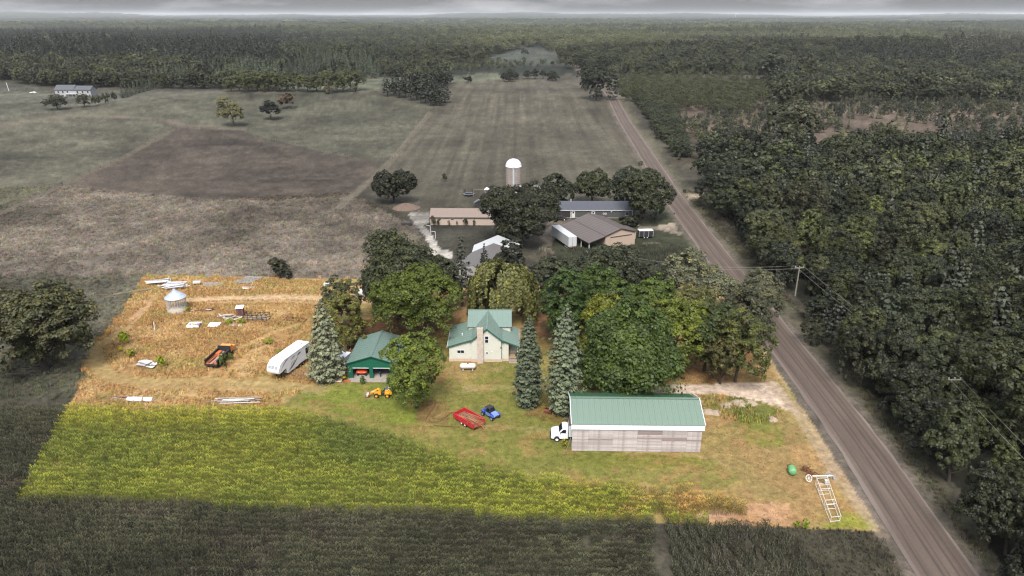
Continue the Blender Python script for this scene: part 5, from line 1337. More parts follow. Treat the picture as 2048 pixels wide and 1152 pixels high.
for s in (1, -1): MB().box(L2 - .05, L2 + .04, s * (W2 - .02) - .08, s * (W2 - .02) + .08, .5, 1.32).build('tail_post', [RED], t)
t2 = thing('pole_load', 'long rusty poles and rods heaped in the red trailer, spilling over its tail', 'scrap', (-7.0, 98.4, .7), R(-45))
for k in range(46):
    y0 = random.uniform(-.75, .75); x0 = random.uniform(-1.9, .3); L_ = random.uniform(2.2, 3.9); a = random.gauss(0, .16); x1 = x0 + L_ * math.cos(a)
    dz = max(0, x1 - 2.5); zz = random.uniform(.05, .4)
    pts = [(x0, y0, zz), (x0 + L_ * .5, y0 + L_ * .5 * math.sin(a), zz + .1), (x1, y0 + L_ * math.sin(a), max(-.6, zz + .1 - dz * .75))]
    MB().tube(pts, random.uniform(.025, .05), 4).build('pole', [[RUST, WOOD_, ORUST][k % 3]], t2)
# propane tank
p = P(936, 740); t = thing('propane_tank', 'white capsule shaped propane tank on the grass in front of the farmhouse', 'gas tank', p, R(0))
pr = [(0, -1.5)] + [(.52 * math.sin(a), -1.1 - .42 * math.cos(a)) for a in np.linspace(.2, 1.57, 5)] + [(.52 * math.cos(a), 1.1 + .42 * math.sin(a)) for a in np.linspace(0, 1.4, 5)] + [(0, 1.52)]
m_ = MB(); m_.lathe(pr, 20); b_ = m_.build('tank', [WHITED], t, (0, 0, .85), smooth=True); b_.rotation_euler = (0, math.pi/2, 0)
for x_ in (-.9, .9): MB().box(x_ - .08, x_ + .08, -.35, .35, 0, .45).build('leg', [WHITED], t)
m_ = MB(); m_.lathe([(.16, 0), (.16, .16), (.1, .22), (0, .22)], 12); m_.build('valve_dome', [RUST], t, (0, 0, 1.33))
# rusty drum
p = P(1097, 826); t = thing('rusty_drum', 'rusty oval drum with a cut open top lying beside the spruces', 'drum', p, R(-28))
m_ = MB(); n_ = 14
for i in range(n_):
    a0, a1 = [math.radians(130 + 290 * (i + k) / n_) for k in (0, 1)]
    if 5.9 < (a0 + a1) / 2 - 0 < 5.2: continue
    m_.add([(-.62, .42*math.cos(a0), .44+.42*math.sin(a0)), (.62, .42*math.cos(a0), .44+.42*math.sin(a0)), (.62, .42*math.cos(a1), .44+.42*math.sin(a1)), (-.62, .42*math.cos(a1), .44+.42*math.sin(a1))], [(0, 1, 2, 3)])
s_ = m_.build('shell', [RUST], t); md = s_.modifiers.new('thick', 'SOLIDIFY'); md.thickness = .03
for x_ in (-.63, .6):
    e_ = MB(); e_.lathe([(0, 0), (.43, 0), (.43, .04), (0, .04)], 16); k = e_.build('end', [RUST], t, (x_, 0, .44)); k.rotation_euler = (0, math.pi/2, 0)
# yellow loader
t = thing('wheel_loader', 'small yellow articulated wheel loader with its bucket lowered to the left', 'loader', (-22.6, 107.0, 0), math.pi)
for x_ in (.95, -.95):
    for s in (1, -1): wheel(t, x_, s * .62, .42, .42, .34, rim=YELLOW)
MB().prism([(-1.75, .5), (-1.75, 1.15), (-1.5, 1.35), (-.55, 1.35), (-.45, .55)], -.45, .45).build('engine_cover', [YELLOW], t, bevel=.05)
MB().prism([(.2, .4), (.2, 1.05), (.55, 1.45), (.8, 1.45), (1.35, .9), (1.3, .4)], -.35, .35).build('front_frame', [YELLOW], t, bevel=.03)
MB().box(-.45, .25, -.2, .2, .4, .62).build('joint', [DARK], t)
for s in (1, -1):
    MB().prism([(-1.4, .8), (-1.3, .98), (-.6, .98), (-.5, .8)], s * .46, s * .8).build('mudguard', [YELLOW], t)
    MB().bar((.6, s * .3, 1.4), (1.9, s * .3, .75), .1, .16).bar((1.9, s * .3, .75), (2.25, s * .3, .35), .1, .14).build('lift_arm', [YELLOW], t)
MB().tube([(.8, 0, 1.2), (1.9, 0, .8)], .06).build('tilt_ram', [STEEL], t)
MB().prism([(2.2, .55), (2.3, .05), (3.0, .02), (2.95, .08), (2.42, .14), (2.32, .6)], -.62, .62).build('bucket', [RUST], t)
MB().box(-.42, -.05, -.22, .22, 1.0, 1.12).box(-.5, -.4, -.22, .22, 1.0, 1.5).build('seat', [BLACK], t)
MB().tube([(.25, 0, 1.0), (.12, 0, 1.35)], .03).build('steering_column', [DARK], t)
MB().box(-1.5, -1.05, -.25, .2, 1.36, 1.62).build('battery_box', [WHITED], t); MB().box(-.95, -.6, -.3, .15, 1.36, 1.6).build('blue_bag', [BLUE], t)
MB().tube([(-1.4, .3, 1.35), (-1.4, .3, 1.75)], .035).build('exhaust', [DARK], t)
MB().box(2.35, 2.75, -.4, .3, .12, .5).build('scrap_load', [LSTEEL], t)
# camper
t = thing('camper_trailer', 'long white fifth wheel camper parked in the dry grass left of the blue spruce', 'camper', (-39.95, 121.4, 0), math.atan2(-9.3, -3.1))
CWH = mat('camper_white', (240, 240, 240), .35, var=.03, scale=1)
pr = [(0, .75), (0, 3.75), (.15, 3.86), (8.0, 3.9), (8.8, 3.75), (9.5, 3.3), (9.95, 2.55), (10.0, 2.2), (9.85, 1.75), (7.6, 1.6), (7.35, .7)]
MB().prism(pr, -1.28, 1.28).build('body', [CWH], t, bevel=.1)
for s in (1, -1):
    for x_ in (2.4, 3.4): wheel(t, x_, s * 1.02, .4, .4, .25)
    MB().box(1.7, 4.1, s * 1.285, s * 1.30, .55, .95).build('wheel_arch', [DARK], t)
y_ = 1.285
MB().box(.75, 1.55, y_, y_ + .02, 1.9, 3.05).build('window', [GLASS], t); 
MB().box(.0, 8.0, y_ + .0, y_ + .025, 3.62, 3.7).build('awning_rail', [STEEL], t)
def swoosh(pts, wds, m, nm='decal'):
    q = MB(); n_ = len(pts); vs = []
    for i, (x, z) in enumerate(pts):
        w_ = wds[i]; vs += [(x, y_ + .012, z - w_), (x, y_ + .012, z + w_)]
    q.add(vs, [(2*i, 2*i+2, 2*i+3, 2*i+1) for i in range(n_ - 1)]); k = q.build(nm, [m], t); md = k.modifiers.new('thick', 'SOLIDIFY'); md.thickness = .006
def arc(x0, z0, x1, z1, b, n=9): return [(x0 + (x1 - x0) * i / n, z0 + (z1 - z0) * i / n + b * math.sin(math.pi * i / n)) for i in range(n + 1)]
def tap(w, n=9): return [1.7 * w * math.sin(math.pi * (i + .15) / (n + .3)) for i in range(n + 1)]
DECB = mat('decal_black', (40, 40, 46), .4); DECG = mat('decal_grey', (150, 152, 158), .4)
swoosh(arc(3.9, 2.7, 6.9, 1.35, -.25), tap(.09), DECB); swoosh(arc(4.4, 2.4, 7.3, 1.15, -.3), tap(.07), DECG); swoosh(arc(2.9, 3.05, 4.3, 2.9, .05), tap(.09), DECB); swoosh(arc(4.7, 3.15, 6.2, 2.9, .08), tap(.05), DECB)
swoosh(arc(6.8, 3.5, 9.3, 2.1, .35), tap(.05), DECB); swoosh(arc(7.7, 1.9, 9.0, 1.75, -.05), tap(.09), DECB); swoosh(arc(.6, 1.6, 1.9, 1.45, .08), tap(.06), DECB); swoosh(arc(.5, 3.25, 1.4, 3.2, .05), tap(.05), DECB)
for k, (x, z) in enumerate([(5.0, 2.0), (5.35, 2.15), (5.7, 2.1), (6.0, 2.2)]): swoosh(arc(x, z + .3, x + .35, z - .35, .2 * (-1) ** k), tap(.045), DECB)
MB().box(2.2, 3.4, y_, y_ + .012, 1.35, 1.75).build('baggage_door', [CWH], t)
for s in (-.7, 0, .7):
    MB().add([(9.62, s - .3, 3.18), (9.62, s + .3, 3.18), (9.93, s + .28, 2.66), (9.93, s - .28, 2.66)], [(0, 1, 2, 3)]).build('front_decal', [DECG], t, (.035, 0, .02))
for x_, y2, a_ in ((1.6, .3, .35), (4.2, -.2, .18), (6.6, .35, .35)): MB().box(x_ - a_, x_ + a_, y2 - a_ * .7, y2 + a_ * .7, 3.9, 4.05).build('roof_hatch', [WHITED], t, bevel=.03)
MB().box(5.0, 5.8, -.4, .4, 3.9, 4.15).build('air_conditioner', [CWH], t, bevel=.08)
MB().box(8.3, 8.5, -.6, -.5, .0, 1.7).box(8.3, 8.5, .5, .6, .0, 1.7).build('landing_leg', [DARK], t)
MB().box(-.02, -.0, -.5, .5, 2.0, 2.8).build('rear_window', [GLASS], t)
# rusty dump truck
t = thing('dump_truck', 'derelict black dump truck body rusted orange inside, its orange cab facing away', 'truck', (-56.1, 119.6, 0), R(84))
MB().box(-2.6, 2.6, -1.15, 1.15, .95, 1.05).build('bed_floor', [ORUST], t)
for s in (1, -1):
    q = MB(); q.box(-2.6, 2.6, min(s*1.12, s*1.24), max(s*1.12, s*1.24), .9, 1.75); q.bar((-2.65, s*1.2, 1.8), (2.65, s*1.2, 1.8), .2, .14)
    for k in range(6): x_ = -2.5 + k; q.box(x_, x_ + .1, min(s*1.24, s*1.32), max(s*1.24, s*1.32), .9, 1.75)
    q.build('side_wall', [DARK], t)
    MB().box(-2.5, 2.5, s * 1.02 - .02, s * 1.02 + .02, 1.0, 1.3).build('side_lining', [ORUST], t)
    for x_ in (-1.7, -.6): wheel(t, x_, s * .95, .45, .45, .3, rim=RUST)
    wheel(t, 3.7, s * .95, .45, .45, .3, rim=RUST)
MB().box(2.6, 2.72, -1.24, 1.24, .9, 2.2).box(2.55, 2.78, -1.24, 1.24, 2.2, 2.32).build('headboard', [DARK], t)
MB().box(-2.75, -2.62, -1.24, 1.24, .75, 1.1).build('tailgate', [DARK], t)
MB().box(-2.6, 5, -.4, .4, .5, .9).build('chassis', [DARK], t)
MB().prism([(2.95, .8), (2.95, 2.15), (3.9, 2.2), (4.2, 1.6), (5.2, 1.5), (5.3, .7)], -1.05, 1.05).build('cab', [mat('faded_orange', (226, 150, 82), .7, dirt=(190, 110, 60))], t, bevel=.06)
for k, (a, b_) in enumerate([((-2.3, -.5, 1.15), (2.2, -.1, 1.4)), ((-2.8, .1, 1.2), (1.2, -.6, 1.45)), ((-2.9, -.3, 1.25), (1.0, .2, 1.3)), ((-2.4, .6, 1.12), (1.5, .4, 1.2))]):
    o = thing('plank', ['wide', 'long', 'middle', 'short'][k] + ' loose board lying in the rusty dump truck bed', 'plank', t.location, t.rotation_euler.z); MB().bar(a, b_, .26, .05).build('board', [[PLANKD, WOODG, ORUST, DARK][k]], o)
o = thing('spare_box', 'orange rusted box in the front left of the dump truck bed', 'box', t.location, t.rotation_euler.z); MB().box(.9, 2.3, .2, .95, 1.06, 1.5).build('box', [ORUST], o)
# grain bin (wire corn crib)
t = thing('corn_crib', 'round wire corn crib with conical galvanised roof in the upper left of the yard', 'crib', (-75.2, 144.9, 0))
MESHM = mat('crib_wire', (206, 204, 200), .6, metal=.2)
for k in range(24):
    a = 2 * math.pi * k / 24; MB().box(-.035, .035, -.02, .02, 0, 3.4).build('upright', [MESHM], t, (2.05 * math.cos(a), 2.05 * math.sin(a), 0), rz=a + math.pi/2)
w_ = MB()
for k in range(64): a = 2 * math.pi * k / 64; w_.bar((2.03 * math.cos(a), 2.03 * math.sin(a), 0), (2.03 * math.cos(a), 2.03 * math.sin(a), 3.4), .010)
for r_ in range(18):
    z = .19 * r_ + .05
    for k in range(32): a, b_ = 2 * math.pi * k / 32, 2 * math.pi * (k + 1) / 32; w_.bar((2.04 * math.cos(a), 2.04 * math.sin(a), z), (2.04 * math.cos(b_), 2.04 * math.sin(b_), z), .012)
wo_ = w_.build('wire_mesh', [MESHM], t); wo_['kind'] = 'stuff'
me = None
for k in range(22):
    if me is None:
        a = math.pi / 22; r1, r2 = 2.3, .22; d_ = .004
        q = MB(); q.add([(r1*math.cos(a-d_), -r1*math.sin(a-d_), 3.35), (r1*math.cos(a-d_), r1*math.sin(a-d_), 3.35), (r2*math.cos(a), r2*math.sin(a), 5.05), (r2*math.cos(a), -r2*math.sin(a), 5.05)], [(0, 1, 2, 3)])
        q.bar((r1*math.cos(a), r1*math.sin(a), 3.38), (r2*math.cos(a), r2*math.sin(a), 5.08), .05, .06); me = q.mesh('roof_panel_mesh', [STEEL], recalc=False)
    inst('roof_panel', me, t, rz=2 * math.pi * k / 22)
q = MB(); q.lathe([(.3, 5.0), (.3, 5.2), (0, 5.35)], 16); q.build('roof_cap', [STEEL], t)
q = MB(); q.lathe([(0, .9), (1.2, .75), (1.95, .35), (1.98, 0)], 20); q.build('corn_heap', [mat('old_cobs', (206, 192, 170), .95, var=.3, scale=9)], t)
q = MB(); q.tube([(0, 0, 0), (0, 0, 4.9)], .12); q.build('centre_pole', [STEEL], t)
MB().box(-.9, .9, -2.15, -2.08, 0, 2.0).build('door', [MESHM], t, rz=R(35)) if False else None
q = MB(); q.lathe([(2.15, -.05), (2.15, .14), (1.9, .14)], 28); q.build('base_ring', [CONC], t)
# outhouse and black rack, frames and scrap
p = P(482, 632); t = thing('outhouse', 'narrow brown outhouse with a white flat roof behind the black rack', 'outhouse', p, R(8))
MB().box(-.72, .72, -.65, .65, 0, 2.05).build('wall', [mat('brown_paint', (112, 72, 66), .8, var=.2)], t)
MB().add([(-.85,-.8,2.06),(.85,-.8,2.06),(.85,.8,2.24),(-.85,.8,2.24),(-.85,-.8,2.12),(.85,-.8,2.12),(.85,.8,2.30),(-.85,.8,2.30)], [(0,3,2,1),(4,5,6,7),(0,1,5,4),(1,2,6,5),(2,3,7,6),(3,0,4,7)]).build('roof', [WHITE], t)
MB().box(-.3, .35, -.68, -.652, .1, 1.85).build('door', [mat('dark_brown_paint', (88, 56, 52), .8)], t)
p = P(514, 640); t = thing('bale_wagon', 'black hooped wagon frame on low bed right of the outhouse', 'wagon', p, R(-5))
for k in range(6):
    x_ = -2.6 + k * 1.04; MB().bar((x_, -.95, .3), (x_, -.95, 1.5), .09).bar((x_, .95, .3), (x_, .95, 1.5), .09).bar((x_, -.95, 1.5), (x_, .95, 1.5), .09).build('hoop', [DARK], t)
for y_ in (-.95, .95):
    for z_ in (.55, 1.0, 1.45): MB().bar((-2.7, y_, z_), (2.75, y_, z_), .07).build('rail', [DARK], t)
MB().box(-2.6, 2.6, -.9, .9, .3, .42).build('bed', [WOOD_], t)
for x_ in (-1.8, 1.8):
    for s in (1, -1): wheel(t, x_, s * .8, .3, .3, .18, rim=RUST)
for k, (x_, y_, a, L_) in enumerate([(-1.5, .2, .1, 2.0), (.4, -.2, -.2, 2.2), (1.4, .3, .3, 1.6)]): MB().box(-L_/2, L_/2, -.15, .15, 0, .1).build('board', [WOODG], t, (x_, y_, .45 + k * .1), rz=a)
p = P(592, 640); t = thing('trailer_chassis', 'rusty flat steel frame lying in the dry grass near the blue spruce', 'scrap', p, R(-14))
for a, b_ in [((-2.4, -.7, .2), (2.3, -.8, .15)), ((-2.4, .7, .35), (2.3, .6, .2)), ((-2.4, -.7, .2), (-2.4, .7, .35)), ((2.3, -.8, .15), (2.3, .6, .2)), ((-.8, -.7, .2), (-.6, .7, .3)), ((.9, -.8, .2), (.7, .6, .3)), ((-2.2, -.5, .3), (-.8, .6, .5))]: MB().bar(a, b_, .13).build('beam', [RUST], t)
def slab_thing(name, label, cat, px, py, rz, boxes, group=None, pname='panel'):
    p = P(px, py); t = thing(name, label, cat, p, R(rz), group)
    for (x, y, z, L_, w_, h_, a, tl, m_) in boxes: o_ = inst(pname, MB().box(-L_/2, L_/2, -w_/2, w_/2, 0, h_).mesh('slab', [m_]), t, (x, y, z), rot=(tl, 0, a))
    return t
t = slab_thing('panel_frame', 'white open frame with purple edge lying left of the white sheet', 'panel', 389, 652, 3, [(0, -.9, .1, 2.6, .35, .35, 0, 0, WHITE), (0, .9, .2, 2.6, .3, .3, 0, 0, WHITE), (-1.15, 0, .15, .3, 1.9, .32, 0, 0, WHITE), (1.15, 0, .15, .3, 1.9, .32, .1, 0, mat('faded_purple', (120, 90, 130), .6)), (0, 0, .05, 2.2, 1.6, .06, 0, 0, WHITED)])
slab_thing('white_sheet', 'flat white sheet lying alone in front of the outhouse', 'panel', 429, 651, 2, [(0, 0, .2, 2.4, 1.7, .08, 0, .1, WHITE)])
slab_thing('white_sheet', 'pale strip of boards lying right of the flat white sheet', 'panel', 470, 650, -4, [(0, 0, .1, 3.2, .6, .08, 0, .05, WOODG), (.5, -.4, .1, 2.4, .3, .08, .1, .0, WHITED)])
def junk(name, label, cat, px, py, rz, n, Lr, wr, area, ms, seed, hmax=.8, pname='board', tube=False):
    g = random.Random(seed); p = P(px, py); t = thing(name, label, cat, p, R(rz))
    for k in range(n):
        L_ = g.uniform(*Lr); w_ = g.uniform(*wr); x = g.gauss(0, area[0]); y = g.gauss(0, area[1]); z = .05 + hmax * g.random() * math.exp(-(x / area[0]) ** 2 * .3)
        a = g.gauss(0, area[2]); o_ = inst(pname, MB().box(-L_/2, L_/2, -w_/2, w_/2, 0, g.uniform(.03, .1)).mesh('board_mesh', [g.choice(ms)]), t, (x, y, z), rot=(g.gauss(0, .12), g.gauss(0, .06), a))
    return t
junk('scrap_lumber', 'jumbled heap of broken pale boards left of the outhouse', 'lumber', 456, 638, 5, 26, (.6, 2.6), (.1, .35), (1.6, .6, .5), [WOODG, WHITED, PLANK, WOOD_], 1)
junk('scrap_lumber', 'thin scattering of boards in the grass right of the corn crib', 'lumber', 410, 620, 5, 9, (.8, 2.6), (.1, .3), (1.6, .4, .3), [WOODG, WHITED, RUST], 2, .3)
junk('scrap_heap', 'heap of crumpled white metal sheets with rusty rods beside a lime shrub', 'scrap', 296, 731, -25, 13, (1.4, 3.0), (.4, .8), (.5, .55, .25), [LSTEEL, WHITED, LSTEEL], 3, 1.0, 'sheet')
junk('sheet_stack', 'stack of long white sheets at the far upper left corner of the yard', 'sheets', 318, 566, 12, 12, (4, 5.6), (.5, 1.0), (.5, .7, .06), [LSTEEL, LSTEEL, WHITED], 4, .8, 'sheet')
junk('sheet_stack', 'spread of white sheets right behind the corn crib roof', 'sheets', 350, 572, 8, 15, (3, 5.0), (.4, .9), (1.0, 1.1, .12), [LSTEEL, WHITED, LSTEEL], 5, .9, 'sheet')
junk('board_pile', 'long grey boards and poles stacked at the edge of the corn', 'lumber', 477, 803, -1, 20, (3.5, 8.0), (.12, .3), (1.0, .55, .03), [WOODG, WOOD_, PLANK, WHITED], 6, .5)
junk('board_pile', 'few thin grey boards lying left of the white wrapped rolls', 'lumber', 240, 797, -3, 7, (1.5, 3.5), (.1, .2), (.8, .3, .06), [WOODG, RUST], 7, .2)
junk('scrap_lumber', 'reddish boards near the sand lane at the top of the yard', 'lumber', 490, 578, 3, 9, (1.2, 3.2), (.15, .4), (1.3, .6, .1), [WOOD_, ORUST, WHITED], 8, .3)
junk('log_pile', 'grey logs and debris below the large oak at the left edge', 'logs', 60, 742, 10, 18, (3, 8), (.15, .35), (2.2, 1.5, .12), [mat('grey_log', (98, 92, 82), .95, rnd=.2), mat('dark_log', (70, 66, 58), .95)], 9, .5, 'log')
junk('brick_rubble', 'pale rubble showing behind the large oak at the left edge', 'rubble', 3, 668, 0, 14, (.6, 1.6), (.3, .8), (1.8, .8, 1.0), [mat('pale_rubble', (150, 140, 130), .95, rnd=.2)], 10, .6, 'lump')
p = P(279, 802); t = thing('wrapped_roll', 'pair of white wrapped rolls lying end to end in the dry grass', 'roll', p, R(-2))
for x_, L_ in ((-.7, 2.6), (1.6, 1.5)):
    q = MB(); q.lathe([(0, -L_/2), (.38, -L_/2), (.42, 0), (.38, L_/2), (0, L_/2)], 14); k = q.build('roll', [WHITE], t, (x_, 0, .35), smooth=False); k.rotation_euler = (0, math.pi/2, 0)
p = P(395, 570); t = thing('white_trough', 'small white trough with dark legs near the top of the yard', 'trough', p, R(5))
MB().box(-.9, .9, -.45, .45, .5, 1.0).build('tub', [WHITED], t, bevel=.06)
for x_ in (-.7, .6): MB().box(x_, x_ + .1, -.4, .4, 0, .5).build('leg', [DARK], t)
p = P(426, 573); t = thing('cattle_gate', 'grey tubular gate panels leaning in the weeds near the top of the yard', 'gate', p, R(2))
for k in range(4): MB().bar((-2.2, 0, .3 + k * .25), (2.2, .1, .3 + k * .25), .06).build('rail', [STEEL], t)
for x_ in (-2.2, -.8, .8, 2.2): MB().bar((x_, 0, .1), (x_, .05, 1.15), .07).build('upright', [STEEL], t)
p = P(496, 561); t = thing('tarp', 'grey blue tarpaulin spread on the ground at the top of the yard', 'tarp', p, R(-10))
g = np.random.default_rng(3); X_, Y_ = np.meshgrid(np.linspace(-2.2, 2.2, 14), np.linspace(-2.4, 2.4, 14)); Z_ = .12 + .25 * fbm(X_ + 5, Y_ + 5, 3)
idx = (np.arange(13)[:, None] * 14 + np.arange(13)[None]).ravel()
inst('sheet', mesh_np('tarp_mesh', np.stack([X_.ravel() + Y_.ravel() * .3, Y_.ravel(), Z_.ravel()], 1), np.stack([idx, idx+1, idx+15, idx+14], 1), [mat('tarp', (168, 172, 180), .6)]), t)
for k, (x, y, L_) in enumerate([(310, 662, 2.1), (306, 655, 1.5)]):
    t = thing('post', ['white leaning post standing in the dry grass below the corn crib', 'short dark post beside the white leaning post'][k], 'post', P(x, y)); MB().bar((0, 0, 0), (.1, 0, L_), .12).build('post', [WHITE if not k else RUST], t)
p = P(268, 585); t = thing('long_pole', 'long pale pole lying across the upper left boundary', 'pole', p, R(24)); MB().bar((-4.5, 0, .2), (4.0, 0, .4), .22).build('pole', [mat('pole_wood', (140, 126, 106), .9)], t)
p = P(722, 590); t = thing('water_tote', 'white plastic water tote in a cage left of the large maple', 'tote', p, R(5))
MB().box(-.6, .6, -.5, .5, .15, 1.3).build('bottle', [WHITE], t, bevel=.08); MB().box(-.65, .65, -.55, .55, 0, .14).build('pallet', [WOODG], t)
q = MB()
for k in range(5):
    z_ = .2 + k * .27
    for a, b_ in (((-.64,-.54,z_),(.64,-.54,z_)),((.64,-.54,z_),(.64,.54,z_)),((.64,.54,z_),(-.64,.54,z_)),((-.64,.54,z_),(-.64,-.54,z_))): q.bar(a, b_, .025)
q.build('cage', [STEEL], t)
p = P(656, 572); t = thing('truck_topper', 'small white truck topper lying in the weeds at the top of the yard', 'topper', p, R(15)); MB().prism([(-1.1, .1), (-.9, .75), (.9, .75), (1.1, .1)], -.75, .75).build('shell', [WHITED], t, bevel=.08)
p = P(1072, 570); t = thing('truck_topper', 'white scrap panel beyond the right side of the willow', 'panel', p, R(15)); MB().box(-1, 1, -.7, .7, .1, .5).build('shell', [WHITED], t, bevel=.08)
# things round the left blue spruce
p = P(672, 758); t = thing('wooden_deck', 'low wooden pallet steps between the blue spruce and the garage', 'deck', p, R(-3))
for k in range(9): MB().box(-1.35, 1.35, -1.3 + k * .3, -1.03 + k * .3, .12 + .05 * (k > 3), .2 + .05 * (k > 3)).build('board', [mat('pink_grey_board', (206, 184, 164), .9, rnd=.12, var=.15)], t)
for x_ in (-1.3, 1.2): MB().box(x_, x_ + .1, -1.2, 1.3, 0, .12).build('bearer', [WOOD_], t)
p = P(641, 754); t = thing('red_crate', 'dark red slatted crate under the left side of the blue spruce', 'crate', p, R(6))
for k in range(5): MB().box(-.9, .9, -.62, -.57, .1 + k * .27, .32 + k * .27).build('slat', [mat('dull_red', (112, 56, 54), .85, rnd=.15)], t)
MB().box(-.88, .88, -.56, .6, 0, 1.3).build('box', [mat('dull_red_dark', (84, 46, 46), .9)], t)
t = thing('yellow_bucket', 'bright yellow bucket on a stand left of the garage', 'bucket', P(688, 759)); MB().box(-.35, .35, -.3, .3, .35, .8).build('bucket', [BYEL], t, bevel=.08, rz=.3); MB().box(-.3, .3, -.25, .25, 0, .34).build('stand', [DARK], t)
t = thing('planter', 'small rust coloured planter at the left foot of the garage', 'planter', P(695, 763)); MB().box(-.55, .55, -.2, .2, 0, .3).build('tub', [ORUST], t, bevel=.05)
t = thing('old_trailer', 'old pale roofed trailer half hidden behind the blue spruce', 'trailer', P(686, 736), R(72))
MB().box(-2.3, 1.6, -.95, .95, .6, 2.6).build('body', [WHITED], t, bevel=.06); MB().box(-2.35, 1.65, -1.0, 1.0, 2.61, 2.68).build('roof', [WHITE], t)
for s in (1, -1): wheel(t, -.4, s * .95, .34, .34, .2)
MB().box(-2.36, -2.32, -.7, .7, .9, 1.8).build('hatch', [mat('tan_board', (196, 158, 112), .8)], t)
t = thing('old_boards', 'sloping brown boards leaning between the old trailer and the garage', 'boards', P(702, 716), R(60))
for k in range(6): MB().bar((-.9, -.5 + k * .2, .1), (.7, -.4 + k * .18, 1.7 + random.uniform(-.3, .4)), .14, .04).build('board', [[RUST, WOOD_][k % 2]], t)
g = random.Random(12); t = thing('brush_pile', 'tangle of bare brown branches in front of the white camper and blue spruce', 'brush', P(612, 752))
for k in range(60):
    x, y = g.gauss(0, 1.5), g.gauss(0, .8); a = g.uniform(0, 6.28); L_ = g.uniform(.8, 2.4); e = (x + math.cos(a) * L_, y + math.sin(a) * L_ * .5, g.uniform(.2, 1.5))
    MB().tube([(x, y, .05), ((x + e[0]) / 2 + g.gauss(0, .1), (y + e[1]) / 2, e[2] * .7), e], [.04, .03, .012], 4).build('branch', [mat('dry_branch', (150, 116, 88), .95)], t)
# lying sticks on the lawn
for k, (x0, y0, x1, y1, lb) in enumerate([(880, 843, 905, 825, 'thin dark rod lying on the lawn left of the red trailer'), (852, 838, 872, 808, 'thin stick standing out of the lawn right of the ash tree'), (868, 852, 920, 855, 'long thin rod lying in front of the red trailer')]):
    a, b_ = P(x0, y0), P(x1, y1); t = thing('rod', lb, 'rod', a); MB().bar((0, 0, .1), (b_ - a) + Vector((0, 0, .12)), .07).build('rod', [RUST], t)
# right corner: green tank, implements, white frame
p = P(1583, 947); t = thing('green_tank', 'pale green round tank lying on its side on the lawn near the road', 'tank', p, R(80))
GRT = mat('pale_green_paint', (104, 160, 108), .6, var=.12, dirt=(88, 136, 90))
q = MB(); q.lathe([(0, -.75), (.3, -.72), (.52, -.6), (.58, -.45), (.58, .45), (.5, .62), (0, .7)], 20); k = q.build('tank', [GRT], t, (0, 0, .6), smooth=True); k.rotation_euler = (0, math.pi/2, 0)
q = MB(); q.tube([(.9, 0, .5), (1.4, .1, .5)], .14).box(1.2, 1.6, -.3, .3, .2, .45); q.build('valve', [RUST], t)
def implement(name, label, px, py, rz, seed, n, s, m, whl=2):
    g = random.Random(seed); t = thing(name, label, 'implement', P(px, py), R(rz))
    for k in range(n):
        a = (g.uniform(-s, s), g.uniform(-s * .45, s * .45), g.uniform(.15, .8)); b_ = (a[0] + g.uniform(-1, 1) * s * .8, a[1] + g.uniform(-.5, .5) * s, g.uniform(.05, .7)); MB().bar(a, b_, g.uniform(.05, .1)).build('beam', [m], t)
    for k in range(whl):
        q = MB(); r_ = .42; q.lathe([(r_ - .05, -.04), (r_, -.04), (r_, .04), (r_ - .05, .04), (r_ - .05, -.04)], 16)
        for j in range(6): a = j * math.pi / 3; q.bar((0, 0, 0), (math.cos(a) * r_, math.sin(a) * r_, 0), .03)
        w_ = q.build('wheel', [m], t, (-s * .8 + k * s * 1.2, (-1) ** k * s * .3, r_)); w_.rotation_euler = (math.pi/2, .2, .4 + k)
    for k in range(4): q = MB(); q.tube([(0, 0, .5), (.05, 0, .2), (.2, 0, .02)], .03, 5); q.build('tine', [m], t, (-s * .6 + k * s * .4, s * .2, 0))
implement('cultivator', 'rusty brown horse drawn cultivator above the white frame', 1620, 950, -50, 21, 14, 1.15, RUST)
implement('old_plough', 'small rusty wheeled plough parts just above the top of the white frame', 1612, 941, 20, 22, 7, .6, RUST, 1)
implement('hand_plough', 'small grey two handled plough by the road edge', 1662, 957, -35, 23, 6, .55, STEEL, 1)
A_, B_, C_, D_ = P(1630, 968), P(1652, 967), P(1661, 1046), P(1680, 1044)
t = thing('windmill_tower', 'white ladder like steel tower lying on the grass in the corner by the road', 'tower', (A_ + B_) / 2)
o0 = Vector(t.location)
a, b_, c_, d_ = [q - o0 for q in (A_, B_, C_, D_)]
up = Vector((0, 0, 1.0)); WT = mat('white_tower', (212, 208, 196), .5, var=.06)
for p0, p1, h0, h1 in ((a, c_, 0, 0), (b_, d_, 0, 0), (a, c_, 1.1, .8), (b_, d_, 1.1, .8)): MB().bar(p0 + Vector((0, 0, .08 + h0)), p1 + Vector((0, 0, .08 + h1)), .055).build('rail', [WT], t)
for k in (.02, .2, .3, .58, .68, .98):
    l0, r0 = a.lerp(c_, k), b_.lerp(d_, k); hh = 1.1 - .3 * k
    MB().bar(l0 + Vector((0, 0, .1)), r0 + Vector((0, 0, .1)), .06).bar(l0 + Vector((0, 0, hh)), r0 + Vector((0, 0, hh)), .06).bar(l0 + Vector((0, 0, .1)), l0 + Vector((0, 0, hh)), .06).bar(r0 + Vector((0, 0, .1)), r0 + Vector((0, 0, hh)), .06).build('rung', [WT], t)
MB().bar(a + Vector((-.5, .2, 1.2)), b_ + Vector((.8, .2, 1.2)), .14).build('crossbar', [WT], t)
q = MB(); q.lathe([(.42, -.03), (.5, -.03), (.5, .03), (.42, .03), (.42, -.03)], 20)
